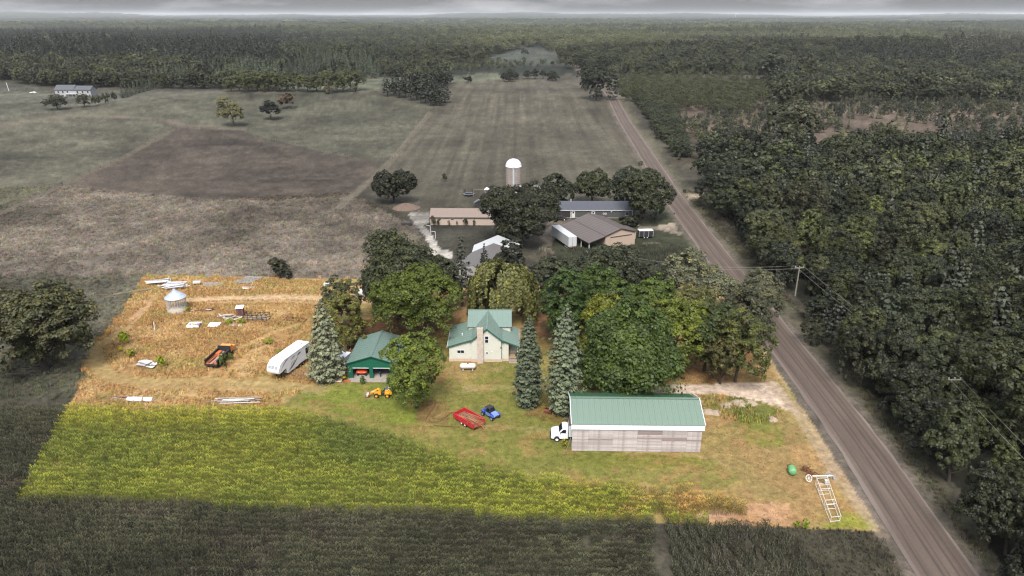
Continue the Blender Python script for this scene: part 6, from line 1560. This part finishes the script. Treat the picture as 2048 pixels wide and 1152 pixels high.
for j in range(4): an = j * math.pi / 4; q.bar((-math.cos(an) * .45, -math.sin(an) * .45, 0), (math.cos(an) * .45, math.sin(an) * .45, 0), .04)
k = q.build('wheel', [WT], t, a + Vector((-.95, .15, .9))); k.rotation_euler = (1.0, 0, .2)
MB().box(-.25, .25, -.2, .2, 0, .45).build('gearbox', [WHITED], t, b_ + Vector((-.25, -.5, .5)))
# dirt mounds right of the barn
for k, (x, y, s_) in enumerate([(1402, 806, .9), (1416, 824, 1.1), (1455, 812, 1.2), (1478, 808, 1.4), (1500, 806, 1.2), (1432, 826, 1.0), (1545, 838, .9), (1425, 800, .8)]):
    p = P(x, y); th_, ph = np.meshgrid(np.linspace(0, 2 * math.pi, 19)[:-1], np.linspace(0, 1, 8)); n_ = fbm(np.cos(th_) * 2 + k * 9 + ph, np.sin(th_) * 2 + ph, 6)
    rr = s_ * ph * (.7 + .6 * n_); zz = .75 * s_ * .6 * (1 - ph ** 2) * (.6 + .8 * n_) - .02
    V_ = np.stack([(rr * np.cos(th_)).ravel(), (rr * np.sin(th_)).ravel(), zz.ravel()], 1); F_ = [(i * 18 + j, i * 18 + (j + 1) % 18, (i + 1) * 18 + (j + 1) % 18, (i + 1) * 18 + j) for i in range(7) for j in range(18)]
    me = mesh_np('mound_mesh', V_, F_, [mat('sandy_dirt', (206, 184, 158), .95, var=.2, scale=2, bump_=.5)], smooth=True)
    tag(inst('dirt_mound', me, None, p), 'low mound of pale sandy dirt among the weeds right of the long barn', 'mound', 'sandy mounds right of the long barn')
# ------------------------------------------------------------------ neighbour's farm
S0 = thing('silo', 'tall stave silo with white domed roof behind the tan shed', 'silo', P(1027, 382))
sr, sh = 2.85, 9.4
st = None
for r_ in range(15):
    z0 = r_ * sh / 15; q = MB()
    q.lathe([(sr, z0 + .02), (sr, z0 + sh / 15 - .02)], 28); q.build('stave_ring', [SILOW], S0)
    q = MB(); q.lathe([(sr + .05, z0 - .03), (sr + .05, z0 + .03)], 28); k = q.build('hoop', [BAND], S0); md = k.modifiers.new('thick', 'SOLIDIFY'); md.thickness = .04
sv = MB()
for k in range(28): a = 2 * math.pi * (k + .0) / 28; sv.bar((sr * math.cos(a), sr * math.sin(a), 0), (sr * math.cos(a), sr * math.sin(a), sh), .05)
sv.build('stave_joints', [SILOW], S0)['kind'] = 'stuff'
q = MB(); q.lathe([(sr + .15, sh - .05), (sr + .15, sh + .25)] + [((sr + .12) * math.cos(a), sh + .25 + 2.6 * math.sin(a)) for a in np.linspace(0, 1.5, 9)] + [(0, sh + 2.88)], 28); q.build('dome', [mat('dome_white', (210, 212, 216), .45, var=.04)], S0, smooth=True)
q = MB(); q.tube([(0, -sr - .25, .2), (0, -sr - .25, sh)], .42, 10); q.build('chute', [mat('chute_metal', (178, 180, 182), .5)], S0)
MB().box(-.5, .5, -sr - .8, -sr + .4, sh, sh + .9).build('dormer', [mat('dome_white', 0)], S0)
def shed(name, label, cat, p, rz, L_, D_, ez, rzg, wm, rm, over=.25, ridge=None, trim=None, back=None):
    t = thing(name, label, cat, p, rz); ry_ = ridge if ridge is not None else D_ / 2; bz = back if back is not None else ez
    MB().box(0, L_, 0, .12, 0, ez).build('wall', [wm], t); MB().box(0, L_, D_ - .12, D_, 0, bz).build('wall', [wm], t)
    for x_ in (0, L_ - .12): MB().prism([(.13, 0), (.13, ez), (ry_, rzg - .03), (D_ - .13, bz), (D_ - .13, 0)], x_, x_ + .12, axis='x').build('wall', [wm], t)
    v1 = Vector((0, -ry_ - over, ez - rzg)); v2 = Vector((0, D_ - ry_ + over, bz - rzg))
    metal_roof(t, (-over, ry_, rzg), (1, 0, 0), v1, L_ + 2 * over, v1.length, rm, pw=1.8); metal_roof(t, (-over, ry_, rzg), (1, 0, 0), v2, L_ + 2 * over, v2.length, rm, pw=1.8)
    if trim: MB().box(-over, L_ + over, -over - .06, -over - .01, ez - .22, ez - .0).build('fascia', [trim], t)
    return t
pa = P(861, 450)
t = shed('tan_shed', 'long low tan metal shed with pinkish tan roof', 'shed', pa, R(-1.2), 20.5, 7.5, 2.6, 4.5, TANS, TANR, trim=BRNR)
for x_ in (3, 7, 11): window(t, x_, 0, 1.75, .9, .35, frame=WTRIM, split='')
MB().box(-.02, .0, 1.5, 4.5, 0, 2.2).build('door', [WTRIM], t)
pa = P(1102, 436)
t = shed('grey_building', 'long charcoal sided building with slate roof and white doors', 'building', pa, R(-0.3), 26.6, 8.6, 2.75, 4.6, GRYW, GRYR, trim=WTRIM)
for x_ in (6.7, 13.2):
    d_ = MB().box(x_, x_ + 1.15, -.06, -.003, .1, 2.3).build('door', [WTRIM], t); MB().box(x_ + .3, x_ + .85, -.09, -.062, 1.6, 2.1).build('pane', [GLASS], d_)
MB().box(.3, 6.3, -.04, -.003, .05, 2.4).build('carport_shade', [INSIDE], t, label='dark panel painted as the deep shade of the carport bay')  # flat dark panel on the wall stands in for the bay's shade
for x_ in (0, 6.35, 26.4): MB().box(x_, x_ + .2, -.1, -.004, 0, 2.7).build('corner_post', [WTRIM], t)
q = MB(); 
for cx_ in (17.2, 17.9): q.lathe([(.18, 0), (.32, 0), (.32, .05), (.18, .05), (.18, 0)], 14, c=(cx_, 0))
k = q.build('wall_ornament', [WTRIM], t, (0, -.02, 1.5)); k.rotation_euler = (math.pi/2, 0, 0)
window(t, 24.8, 0, .95, 1.1, 1.1, frame=WTRIM, split='v'); MB().box(19.5, 19.8, -.3, -.004, 2.05, 2.35).build('wall_lamp', [WTRIM], t)
MB().box(.2, 26.5, -.05, -.0035, 0, .18).build('base_course', [CONC], t)
MB().tube([(6.7, 4, 4.5), (6.7, 4, 5.3)], .15).build('flue', [WTRIM], t)
t2 = thing('parked_car', 'dark car in the shade of the open carport bay of the grey building', 'car', P(1120, 440), R(5)); MB().prism([(-2, .4), (-2, .9), (-1.2, 1.0), (-.8, 1.4), (.6, 1.4), (1.1, .95), (2.0, .85), (2.1, .4)], -.85, .85).build('body', [DARK], t2, bevel=.06)
for x_ in (-1.3, 1.3): wheel(t2, x_, -.8, .32, .32, .2); wheel(t2, x_, .8, .32, .32, .2)
MB().prism([(-1.1, 1.0), (-.75, 1.34), (.55, 1.34), (.95, 1.0)], -.87, .87).build('window', [GLASS], t2)
# tan pole building: ridge runs back-left
pl_, pr_ = P(1210, 498), P(1269, 489); ang = math.atan2(pr_.y - pl_.y, pr_.x - pl_.x)
t = thing('pole_building', 'tan pole building with brown roof, sliding doors and an open lean-to on its left', 'building', pl_, ang)
Wd = (pr_ - pl_).length; Dp = 17.5; sk = Vector((-.35, 1, 0)).normalized()
EZ, AZ = 4.0, 5.5
q = MB(); q.prism([(0, 0), (0, EZ), (Wd/2, AZ), (Wd, EZ), (Wd, 0)], 0, .15); q.build('wall', [BRNW], t, label='gable wall with the sliding doors')
MB().box(0, .15, .16, Dp, 0, EZ).build('wall', [BRNW], t); MB().box(Wd - .15, Wd, .16, Dp, 0, EZ).build('wall', [BRNW], t)
q = MB(); q.prism([(0, 0), (0, EZ), (Wd/2, AZ), (Wd, EZ), (Wd, 0)], Dp, Dp + .12); q.build('wall', [BRNW], t)
sll = math.hypot(Wd/2, AZ - EZ)
metal_roof(t, (Wd/2, -.3, AZ + .02), (0, 1, 0), (Wd/2, 0, EZ - AZ), Dp + .7, sll + .35, BRNR, pw=1.5); metal_roof(t, (Wd/2, -.3, AZ + .02), (0, 1, 0), (-Wd/2, 0, EZ - AZ), Dp + .7, sll + .25, BRNR, pw=1.5)
MB().bar((Wd/2, -.33, AZ + .1), (Wd/2, Dp + .4, AZ + .1), .3, .06).build('ridge_cap', [BRNR], t)
lw = 5.4; lv = Vector((-lw, 0, -1.3)); metal_roof(t, (-.22, -.3, EZ - .14), (0, 1, 0), lv, Dp + .7, lv.length, BRNR, pw=1.5)
DKT = mat('dark_brown_trim', (70, 56, 50), .6)
q = MB(); q.bar((Wd/2, -.36, AZ), (Wd + .3, -.36, EZ - .1), .06, .2); q.bar((Wd/2, -.36, AZ), (-.3, -.36, EZ - .1), .06, .2); q.bar((-.25, -.36, EZ - .2), (-lw - .2, -.36, EZ - 1.5), .06, .16); q.bar((-lw - .25, -.3, EZ - 1.52), (-lw - .25, Dp + .4, EZ - 1.52), .06, .14); q.build('trim', [DKT], t)
for k in range(5): MB().box(-lw + .05, -lw + .25, k * Dp / 4 , k * Dp / 4 + .2, 0, EZ - 1.5).build('post', [WTRIM], t)
MB().box(1.6, Wd - 1.3, -.22, -.1, 3.2, 3.36).build('door_track', [DKT], t)
for x0, x1 in ((1.7, Wd/2 + .2), (Wd/2 + .25, Wd - .5)): MB().box(x0, x1, -.09, -.004, .1, 3.18).build('sliding_door', [BRNW], t)
MB().box(-3.6, -1.2, 3.0, 5.8, 0, 1.6).build('stored_goods', [mat('green_machine', (40, 70, 44), .6)], t); MB().box(-4.4, -2.0, 8, 11, 0, 1.4).build('stored_goods', [RUST], t)
q = MB(); q.prism([(Wd + .02, 0), (Wd + .02, 3.4), (Wd + 3.4, 2.6), (Wd + 3.4, 0)], 4.5, 9.5); q.build('side_annexe', [BRNW], t)
vv = Vector((3.7, 0, -.85)); metal_roof(t, (Wd, 4.3, 3.46), (0, 1, 0), vv, 5.4, vv.length, BRNR, pw=1.8)
# semi trailer
pb, pf_ = Vector((17.1, 188.6, 0)), Vector((13.3, 199.2, 0)); a = math.atan2(pf_.y - pb.y, pf_.x - pb.x)
t = thing('semi_trailer', 'long white semi trailer parked left of the tan pole building', 'trailer', pb, a)
SW = mat('trailer_white', (190, 192, 192), .5, var=.06)
MB().box(0, 12.5, -1.25, 1.25, 1.05, 3.9).build('body', [SW], t, bevel=.04)
q = MB()
for k in range(20): q.box(.3 + k * .62, .34 + k * .62, -1.275, -1.252, 1.1, 3.8)
q.build('side_rib', [SW], t)['kind'] = 'stuff'
for x_ in (1.2, 2.5):
    for s in (1, -1): wheel(t, x_, s * .95, .5, .5, .45)
MB().box(-.12, 0, -1.1, 1.1, .75, 1.02).build('bumper', [BAND], t); MB().box(-.025, -.003, -.03, .03, 1.15, 3.8).build('door_gap', [DARK], t)
MB().box(9.5, 9.7, -.9, -.75, 0, 1.05).box(9.5, 9.7, .75, .9, 0, 1.05).build('landing_leg', [DARK], t)
# black cargo trailer
t = thing('cargo_trailer', 'small black enclosed trailer with white roof right of the tan pole building', 'trailer', P(1290, 475), R(4))
MB().box(-2.1, 2.1, -1.0, 1.0, .5, 2.3).build('body', [mat('matt_black', (44, 44, 46), .5)], t, bevel=.05); MB().box(-2.15, 2.15, -1.05, 1.05, 2.31, 2.42).build('roof', [WTRIM], t)
for x_ in (-.45, .45):
    for s in (1, -1): wheel(t, x_, s * .95, .33, .33, .2, rim=STEEL)
for x_ in (-2.14, -.7, .7, 2.08): MB().box(x_, x_ + .07, -1.03, -1.003, .5, 2.3).build('trim_strip', [WTRIM], t)
MB().bar((2.1, 0, .5), (3.3, 0, .5), .1).build('drawbar', [DARK], t)
# white roofed shed + grey roof behind the spruces
t = thing('barn', 'shed with bright white far roof and dull grey near roofs behind the dark spruce', 'barn', (0, 0, 0))
def quad_roof(t, pts, m, nm='roof', th=.12):
    P3 = [Vector(q) for q in pts]; n_ = (P3[1] - P3[0]).cross(P3[2] - P3[0]).normalized()
    if n_.z < 0: n_ = -n_
    vs = P3 + [q - n_ * th for q in P3]; k = len(P3); MB().add(vs, [tuple(range(k)), tuple(range(2*k-1, k-1, -1))] + [(i, i + k, (i + 1) % k + k, (i + 1) % k) for i in range(k)]).build(nm, [m], t)
def PZ(x, y, z): return P(x, y, z)
A1, A2, A3 = PZ(948, 490, 3.4), PZ(996, 470, 5.2), PZ(1040, 488, 3.4)
F1, F2, F3 = PZ(944, 504, 3.4), PZ(987, 486, 5.2), PZ(1037, 502, 3.4)
L1, L2_, L3 = PZ(890, 548, 3.2), PZ(945, 530, 5.0), PZ(1000, 552, 3.2)
quad_roof(t, [A1, A2, F2, F1], MWHITE); quad_roof(t, [A2, A3, F3, F2], MWHITE)
quad_roof(t, [F1 + Vector((0,-.05,-.02)), F2 + Vector((0,-.05,-.02)), L2_, L1], MGREY); quad_roof(t, [F2 + Vector((0,-.05,-.02)), F3 + Vector((0,-.05,-.02)), L3, L2_], MGREY)
for a, b_ in ((F1, L1), (F3, L3), (A1, F1), (A3, F3)):
    a0, b0 = Vector((a.x, a.y, 0)), Vector((b_.x, b_.y, 0)); k = .15 if a.x > -3 else -.15
    MB().add([a0 - Vector((k,0,0)), b0 - Vector((k,0,0)), b_ - Vector((k,0,.15)), a - Vector((k,0,.15))], [(0, 1, 2, 3)]).build('wall', [MGREY], t)
g0 = lambda q: Vector((q.x, q.y, 0)); MB().add([g0(L1), g0(L3), L3 - Vector((0,0,.15)), L2_ - Vector((0,0,.15)), L1 - Vector((0,0,.15))], [(0,1,2,3,4)]).build('wall', [MGREY], t)
# travel trailer, small white trailer, playset, trampoline, hut
t = thing('travel_trailer', 'long white travel trailer with dark windows right behind the silo', 'camper', P(1064, 389), R(-3))
MB().prism([(-6.2, .6), (-6.2, 3.0), (5.2, 3.1), (6.4, 2.4), (6.4, 1.3), (5.4, .6)], -1.2, 1.2).build('body', [WTRIM], t, bevel=.08)
for x_ in (-.8, .3, 3.3): MB().box(x_ - .38, x_ + .38, -1.24, -1.205, 1.7, 2.35).build('window', [GLASS], t)
for x_ in (-1.6, -.6): wheel(t, x_, -1.0, .38, .38, .22); wheel(t, x_, 1.0, .38, .38, .22)
MB().box(2.6, 3.5, -.4, .4, 3.1, 3.4).build('air_conditioner', [WTRIM], t)
t = thing('horse_trailer', 'small boxy white trailer between the tan shed and the silo', 'trailer', P(988, 408), R(-2))
MB().box(-2.2, 2.4, -1.1, 1.1, .5, 2.9).build('body', [WTRIM], t, bevel=.08)
for x_ in (-1.3, .9): MB().box(x_ - .2, x_ + .2, -1.13, -1.105, 1.9, 2.3).build('window', [GLASS], t)
for x_ in (-.4, .5): wheel(t, x_, -1.0, .35, .35, .2)
t = thing('playset', 'wooden play tower with green slide left of the silo', 'playset', P(974, 392))
for x_ in (-.7, .7):
    for y_ in (-.7, .7): MB().box(x_ - .07, x_ + .07, y_ - .07, y_ + .07, 0, 2.6).build('post', [WOODG], t)
MB().box(-.8, .8, -.8, .8, 1.2, 1.3).build('deck', [WOODG], t)
MB().add([(-1, -1, 2.5), (1, -1, 2.5), (1, 1, 2.5), (-1, 1, 2.5), (0, 0, 3.4)], [(0,1,4),(1,2,4),(2,3,4),(3,0,4),(3,2,1,0)]).build('roof', [WTRIM], t)
MB().tube([(.8, 0, 1.3), (2.2, .3, .9), (2.9, -.2, .4), (3.1, -.6, .2)], .4, 8).build('slide', [mat('slide_green', (30, 84, 70), .5)], t)
MB().bar((-.8, 0, 2.3), (-5.0, 0, 2.3), .12).bar((-5, -.8, 0), (-5, 0, 2.3), .1).bar((-5, .8, 0), (-5, 0, 2.3), .1).build('swing_beam', [WOODG], t)
t = thing('trampoline', 'round trampoline with black safety net above the tan shed', 'trampoline', P(938, 391))
q = MB(); q.lathe([(0, .75), (1.7, .75), (1.72, .7)], 20); q.build('mat', [BLACK], t); q = MB(); q.lathe([(1.7, .72), (2.0, .78), (2.02, .7), (1.7, .68)], 20); q.build('rim', [mat('rim_blue', (150, 160, 172), .6)], t)
for k in range(8): a = k * math.pi / 4; MB().bar((1.95 * math.cos(a), 1.95 * math.sin(a), 0), (1.95 * math.cos(a), 1.95 * math.sin(a), 2.5), .07).build('pole', [DARK], t)
q = MB()
for k in range(40): a = k * math.pi / 20; q.bar((1.8 * math.cos(a), 1.8 * math.sin(a), .8), (1.8 * math.cos(a), 1.8 * math.sin(a), 2.4), .05)
q.build('net', [DARK], t)['kind'] = 'stuff'
t = thing('small_hut', 'tiny gabled hut just above the ridge of the tan shed', 'hut', P(957, 414), 0); MB().box(-1.2, 1.2, -1, 1, 0, 1.6).build('wall', [DARK], t); MB().prism([(-1.6, 1.5), (0, 2.5), (1.6, 1.5), (1.6, 1.62), (0, 2.65), (-1.6, 1.62)], -1.2, 1.2).build('roof', [mat('hut_roof', (130, 138, 136), .6)], t)
t = thing('gravel_heap', 'reddish brown heap of earth left of the tan shed', 'heap', P(812, 416)); th_, ph = np.meshgrid(np.linspace(0, 2 * math.pi, 25)[:-1], np.linspace(0, 1, 9)); n_ = fbm(np.cos(th_) * 2 + ph, np.sin(th_) * 2 + ph, 16)
rr = 4.0 * ph * (.8 + .4 * n_); zz = 1.6 * (1 - ph ** 1.5) * (.6 + .8 * n_)
V_ = np.stack([(rr * np.cos(th_) * 1.2).ravel(), (rr * np.sin(th_)).ravel(), zz.ravel()], 1); F_ = [(i * 24 + j, i * 24 + (j + 1) % 24, (i + 1) * 24 + (j + 1) % 24, (i + 1) * 24 + j) for i in range(8) for j in range(24)]
inst('heap', mesh_np('heap_mesh', V_, F_, [mat('red_earth', (138, 116, 100), .95, var=.3, scale=1.5, bump_=.6)], smooth=True), t)
t = thing('skip', 'low black trough beside the pale yard left of the tan shed', 'trough', P(813, 451), R(0)); MB().box(-1.6, 1.6, -.6, .6, 0, .9).build('tub', [DARK], t)
for k, (x, y) in enumerate([(861, 465), (871, 477)]):
    t = thing('gate_posts', ['left', 'right'][k] + ' one of two white pipe gates on the pale yard left of the grey shed', 'gate', P(x, y)); MB().bar((0, 0, 0), (0, 0, 2.2), .14).bar((0, 0, 2.1), (-1.2, .6, 2.1), .1).build('frame', [WTRIM], t)
for k, (x, y) in enumerate([(1369, 386), (1348, 434)]):
    t = thing('wheelie_bin', ['dark wheeled bin on the verge right of the road by the side drive', 'small dark mailbox at the drive left of the road'][k], ['bin', 'mailbox'][k], P(x, y), 0)
    if k: t.name = 'mailbox'; MB().box(-.06, .06, -.06, .06, 0, 1.1).build('post', [WOODG], t); MB().box(-.15, .15, -.3, .3, 1.1, 1.4).build('box', [DARK], t)
    else: MB().prism([(-.38, 0), (-.5, 1.3), (.5, 1.3), (.38, 0)], -.4, .4).build('body', [DARK], t); MB().box(-.55, .55, -.48, .48, 1.31, 1.42).build('lid', [BLACK], t)
# utility poles and wires
UP = [(72.0, 169.0), (80.5, 96.0), (84.0, 40.0)]
pole_tops = []
for k, (x, y) in enumerate([(POLE.x, POLE.y), (71.5, 100.0), (66.0, 48.0)]):
    t = thing('utility_pole', ['pale utility pole rising out of the roadside wood', 'utility pole hidden deeper in the wood beyond the road bend', 'utility pole near the lower right edge'][k], 'pole', (x, y, 0))
    hh = [POLE_H, 7.5, 8.5][k]
    MB().tube([(0, 0, 0), (0, 0, hh)], [.18, .13], 8).build('pole', [PBARK], t); MB().bar((-1.1, 0, hh - .4), (1.1, 0, hh - .4), .14).build('crossarm', [PBARK], t)
    for x_ in (-.95, .95): MB().tube([(x_, 0, hh - .3), (x_, 0, hh)], .06, 6).build('insulator', [WTRIM], t)
    pole_tops.append((x, y, hh - .1))
for (x0, y0, z0), (x1, y1, z1) in zip(pole_tops[:-1], pole_tops[1:]):
    for d_ in (-.95, .95):
        pts = [(x0 + d_ + (x1 - x0) * s_ / 10, y0 + (y1 - y0) * s_ / 10, z0 + (z1 - z0) * s_ / 10 - 1.0 * math.sin(math.pi * s_ / 10)) for s_ in range(11)]
        tag(MB().tube(pts, .03, 4).build('overhead_wire', [PBARK]), 'thin overhead wire crossing the roadside wood', 'wire', 'overhead wires over the roadside wood')
for d_ in (-.9, .9):
    pts = [(POLE.x - s_ * 5.0, POLE.y + s_ * .9 + d_, POLE_H - .3 - 1.4 * math.sin(math.pi * s_ / 8)) for s_ in range(9)]
    tag(MB().tube(pts, .03, 4).build('service_wire', [PBARK]), 'thin wire running left from the pale pole over the road', 'wire', 'service wires over the road')
# dead tree in the wood
def dead(px, py, h, seed, label, c=(140, 136, 126)):
    g = random.Random(seed); t = thing('dead_tree', label, 'tree', P(px, py)); m_ = MB(); m_.tube([(0, 0, 0), (.1, 0, h * .5), (.2, 0, h)], [.22, .14, .03], 6)
    for k in range(11):
        z = h * g.uniform(.5, .95); a = g.uniform(0, 6.28); L_ = (h - z) * .8 + .8; m_.tube([(.1, 0, z), (math.cos(a) * L_ * .5, math.sin(a) * L_ * .5, z + L_ * .6), (math.cos(a) * L_ * .7, math.sin(a) * L_ * .7, z + L_ * 1.2)], [.07, .05, .015], 4)
    m_.build('trunk', [mat('dead_wood', c, .9)], t)
dead(1852, 428, 13, 3, 'bare whitish dead tree standing in the right wood'); 
# far house, cars
t = thing('far_house', 'pale grey farmhouse with dark grey roofs on the far left hill', 'house', P(112, 193), R(0))
HG = mat('far_siding', (160, 160, 160), .7, var=.05); HR = mat('far_roof', (104, 108, 112), .6, var=.08)
MB().box(0, 27, 0, 9, -1, 5.0).build('wall', [HG], t)
MB().prism([(-.5, 4.9), (4.5, 8.2), (9.5, 4.9), (9.5, 4.7), (4.5, 8.0), (-.5, 4.7)], -.5, 14.5, axis='x').build('roof', [HR], t)
MB().prism([(-.5, 4.9), (4.5, 7.6), (9.5, 4.9), (9.5, 4.7), (4.5, 7.4), (-.5, 4.7)], 14.6, 27.5, axis='x').build('roof', [HR], t)
MB().prism([(0, 5), (4.5, 7.9), (9, 5)], 0, .3, axis='x').build('wall', [HG], t); MB().prism([(0, 5), (4.5, 7.3), (9, 5)], 26.7, 27, axis='x').build('wall', [HG], t)
for x_ in (2.5, 6, 9.5, 17, 21, 25): window(t, x_, 0, 2.6, 1.2, 1.5, frame=WTRIM, fw=.15)
MB().box(8, 17, -2.6, -.05, 1.9, 2.1).build('deck', [WTRIM], t)
for x_ in (8.1, 11, 14, 16.8): MB().box(x_, x_ + .2, -2.55, -2.35, -1, 3.0).build('post', [WTRIM], t)
def car(name, label, px, py, rz, c, sc=1.0):
    t = thing(name, label, 'pickup', P(px, py), R(rz), sc=sc); m_ = mat(label, c, .4)
    MB().prism([(-2.6, .5), (-2.6, 1.1), (-.6, 1.1), (-.5, 1.7), (.7, 1.7), (1.2, 1.15), (2.5, 1.05), (2.6, .5)], -.95, .95).build('body', [m_], t, bevel=.06); MB().prism([(-.4, 1.15), (-.35, 1.62), (.6, 1.62), (1.0, 1.15)], -.97, .97).build('window', [GLASS], t)
    for x_ in (-1.6, 1.6):
        for s in (1, -1): wheel(t, x_, s * .85, .38, .38, .22)
car('pickup_truck', 'white pickup parked on the track left of the far grey house', 67, 187, 5, (214, 214, 210))
t = thing('flag_pole', 'short white pole at the far left edge of the lawn', 'pole', P(18, 182)); MB().tube([(0, 0, 0), (-.6, 0, 7)], .3, 6).build('pole', [WTRIM], t)
# fence posts along the field boundaries
for k, (pts, lb) in enumerate([([(125,371),(180,345),(240,320),(300,285),(350,258)], 'wooden post and wire fence climbing the left side of the brown field'), ([(125,371),(250,388),(400,402),(560,404)], 'wire fence along the lower edge of the brown field'), ([(860,225),(790,312),(755,350)], 'wire fence along the left side of the hayfield'), ([(350,258),(480,262),(620,300),(740,326)], 'wire fence along the brow of the brown field')]):
    W_ = [P(*q) for q in pts]; t = thing('wire_fence', lb, 'fence', W_[0]); o0 = W_[0].copy(); prev = None
    for a, b_ in zip(W_[:-1], W_[1:]):
        n_ = max(2, int((b_ - a).length / 7))
        for i in range(n_):
            q = a.lerp(b_, i / n_); q.z = float(T(q.x, q.y)); q = q - o0
            if prev is None: pme = MB().box(-.09, .09, -.09, .09, -.3, 1.4).mesh('post_mesh', [mat('fence_wood', (108, 100, 88), .9)])
            inst('post', pme, t, q)
            if prev is not None: MB().bar(prev + Vector((0, 0, 1.1)), q + Vector((0, 0, 1.1)), .03).bar(prev + Vector((0, 0, .6)), q + Vector((0, 0, .6)), .03).build('wire', [mat('fence_wire', (120, 114, 104), .7)], t)
            prev = q
# far landmarks
t = thing('water_tower', 'white water tower on the horizon', 'tower', P(1471, 34)); s_ = 1.0
q = MB(); q.lathe([(0, 62)] + [(13 * math.sin(a), 52 - 10 * math.cos(a)) for a in np.linspace(3.0, 0.2, 9)] + [(3, 40)], 18); q.build('tank', [WHITE], t, smooth=True); MB().tube([(0, 0, 0), (0, 0, 42)], 3.2, 10).build('column', [WHITE], t)
for k, (x, y, L_, d_, h_, lb) in enumerate([(846, 53, 60, 30, 5, 'long white building in the far forest left of centre'), (1238, 56, 22, 16, 5, 'small white building in the far forest right of centre'), (1255, 56, 34, 20, 6, 'larger white building in the far forest right of centre')]):
    t = thing('distant_building', lb, 'building', P(x, y), 0); MB().box(-L_/2, L_/2, -d_/2, d_/2, 0, h_ * 1.6).build('wall', [WHITE], t); MB().prism([(-d_/2 - 1, h_*1.6), (0, h_ * 2.1), (d_/2 + 1, h_*1.6)], -L_/2 - 1, L_/2 + 1, axis='x').build('roof', [WTRIM], t)
t = thing('pink_roof_house', 'pinkish roofed house showing between the trees at the right edge', 'house', P(2046, 452), R(20)); MB().box(-5, 5, -4, 4, 0, 3.5).build('wall', [TANS], t); MB().prism([(-4.6, 3.4), (0, 6.2), (4.6, 3.4)], -5.5, 5.5, axis='x').build('roof', [mat('pink_roof', (196, 160, 146), .8)], t)
# ------------------------------------------------------------------ air
hz = MB().box(-28500, 28500, -400, 28500, -40, 128).build('haze', [])
hm = bpy.data.materials.new('haze_air'); hm.use_nodes = True; nt = hm.node_tree; nt.nodes.clear()
ho = nt.nodes.new('ShaderNodeOutputMaterial'); pv = nt.nodes.new('ShaderNodeVolumePrincipled'); nt.links.new(pv.outputs[0], ho.inputs['Volume'])
pv.inputs['Color'].default_value = (.86, .88, .9, 1); pv.inputs['Density'].default_value = 0.000038; pv.inputs['Anisotropy'].default_value = .2
hz.data.materials.append(hm); tag(hz, 'thin pale haze over the whole country', kind='stuff')
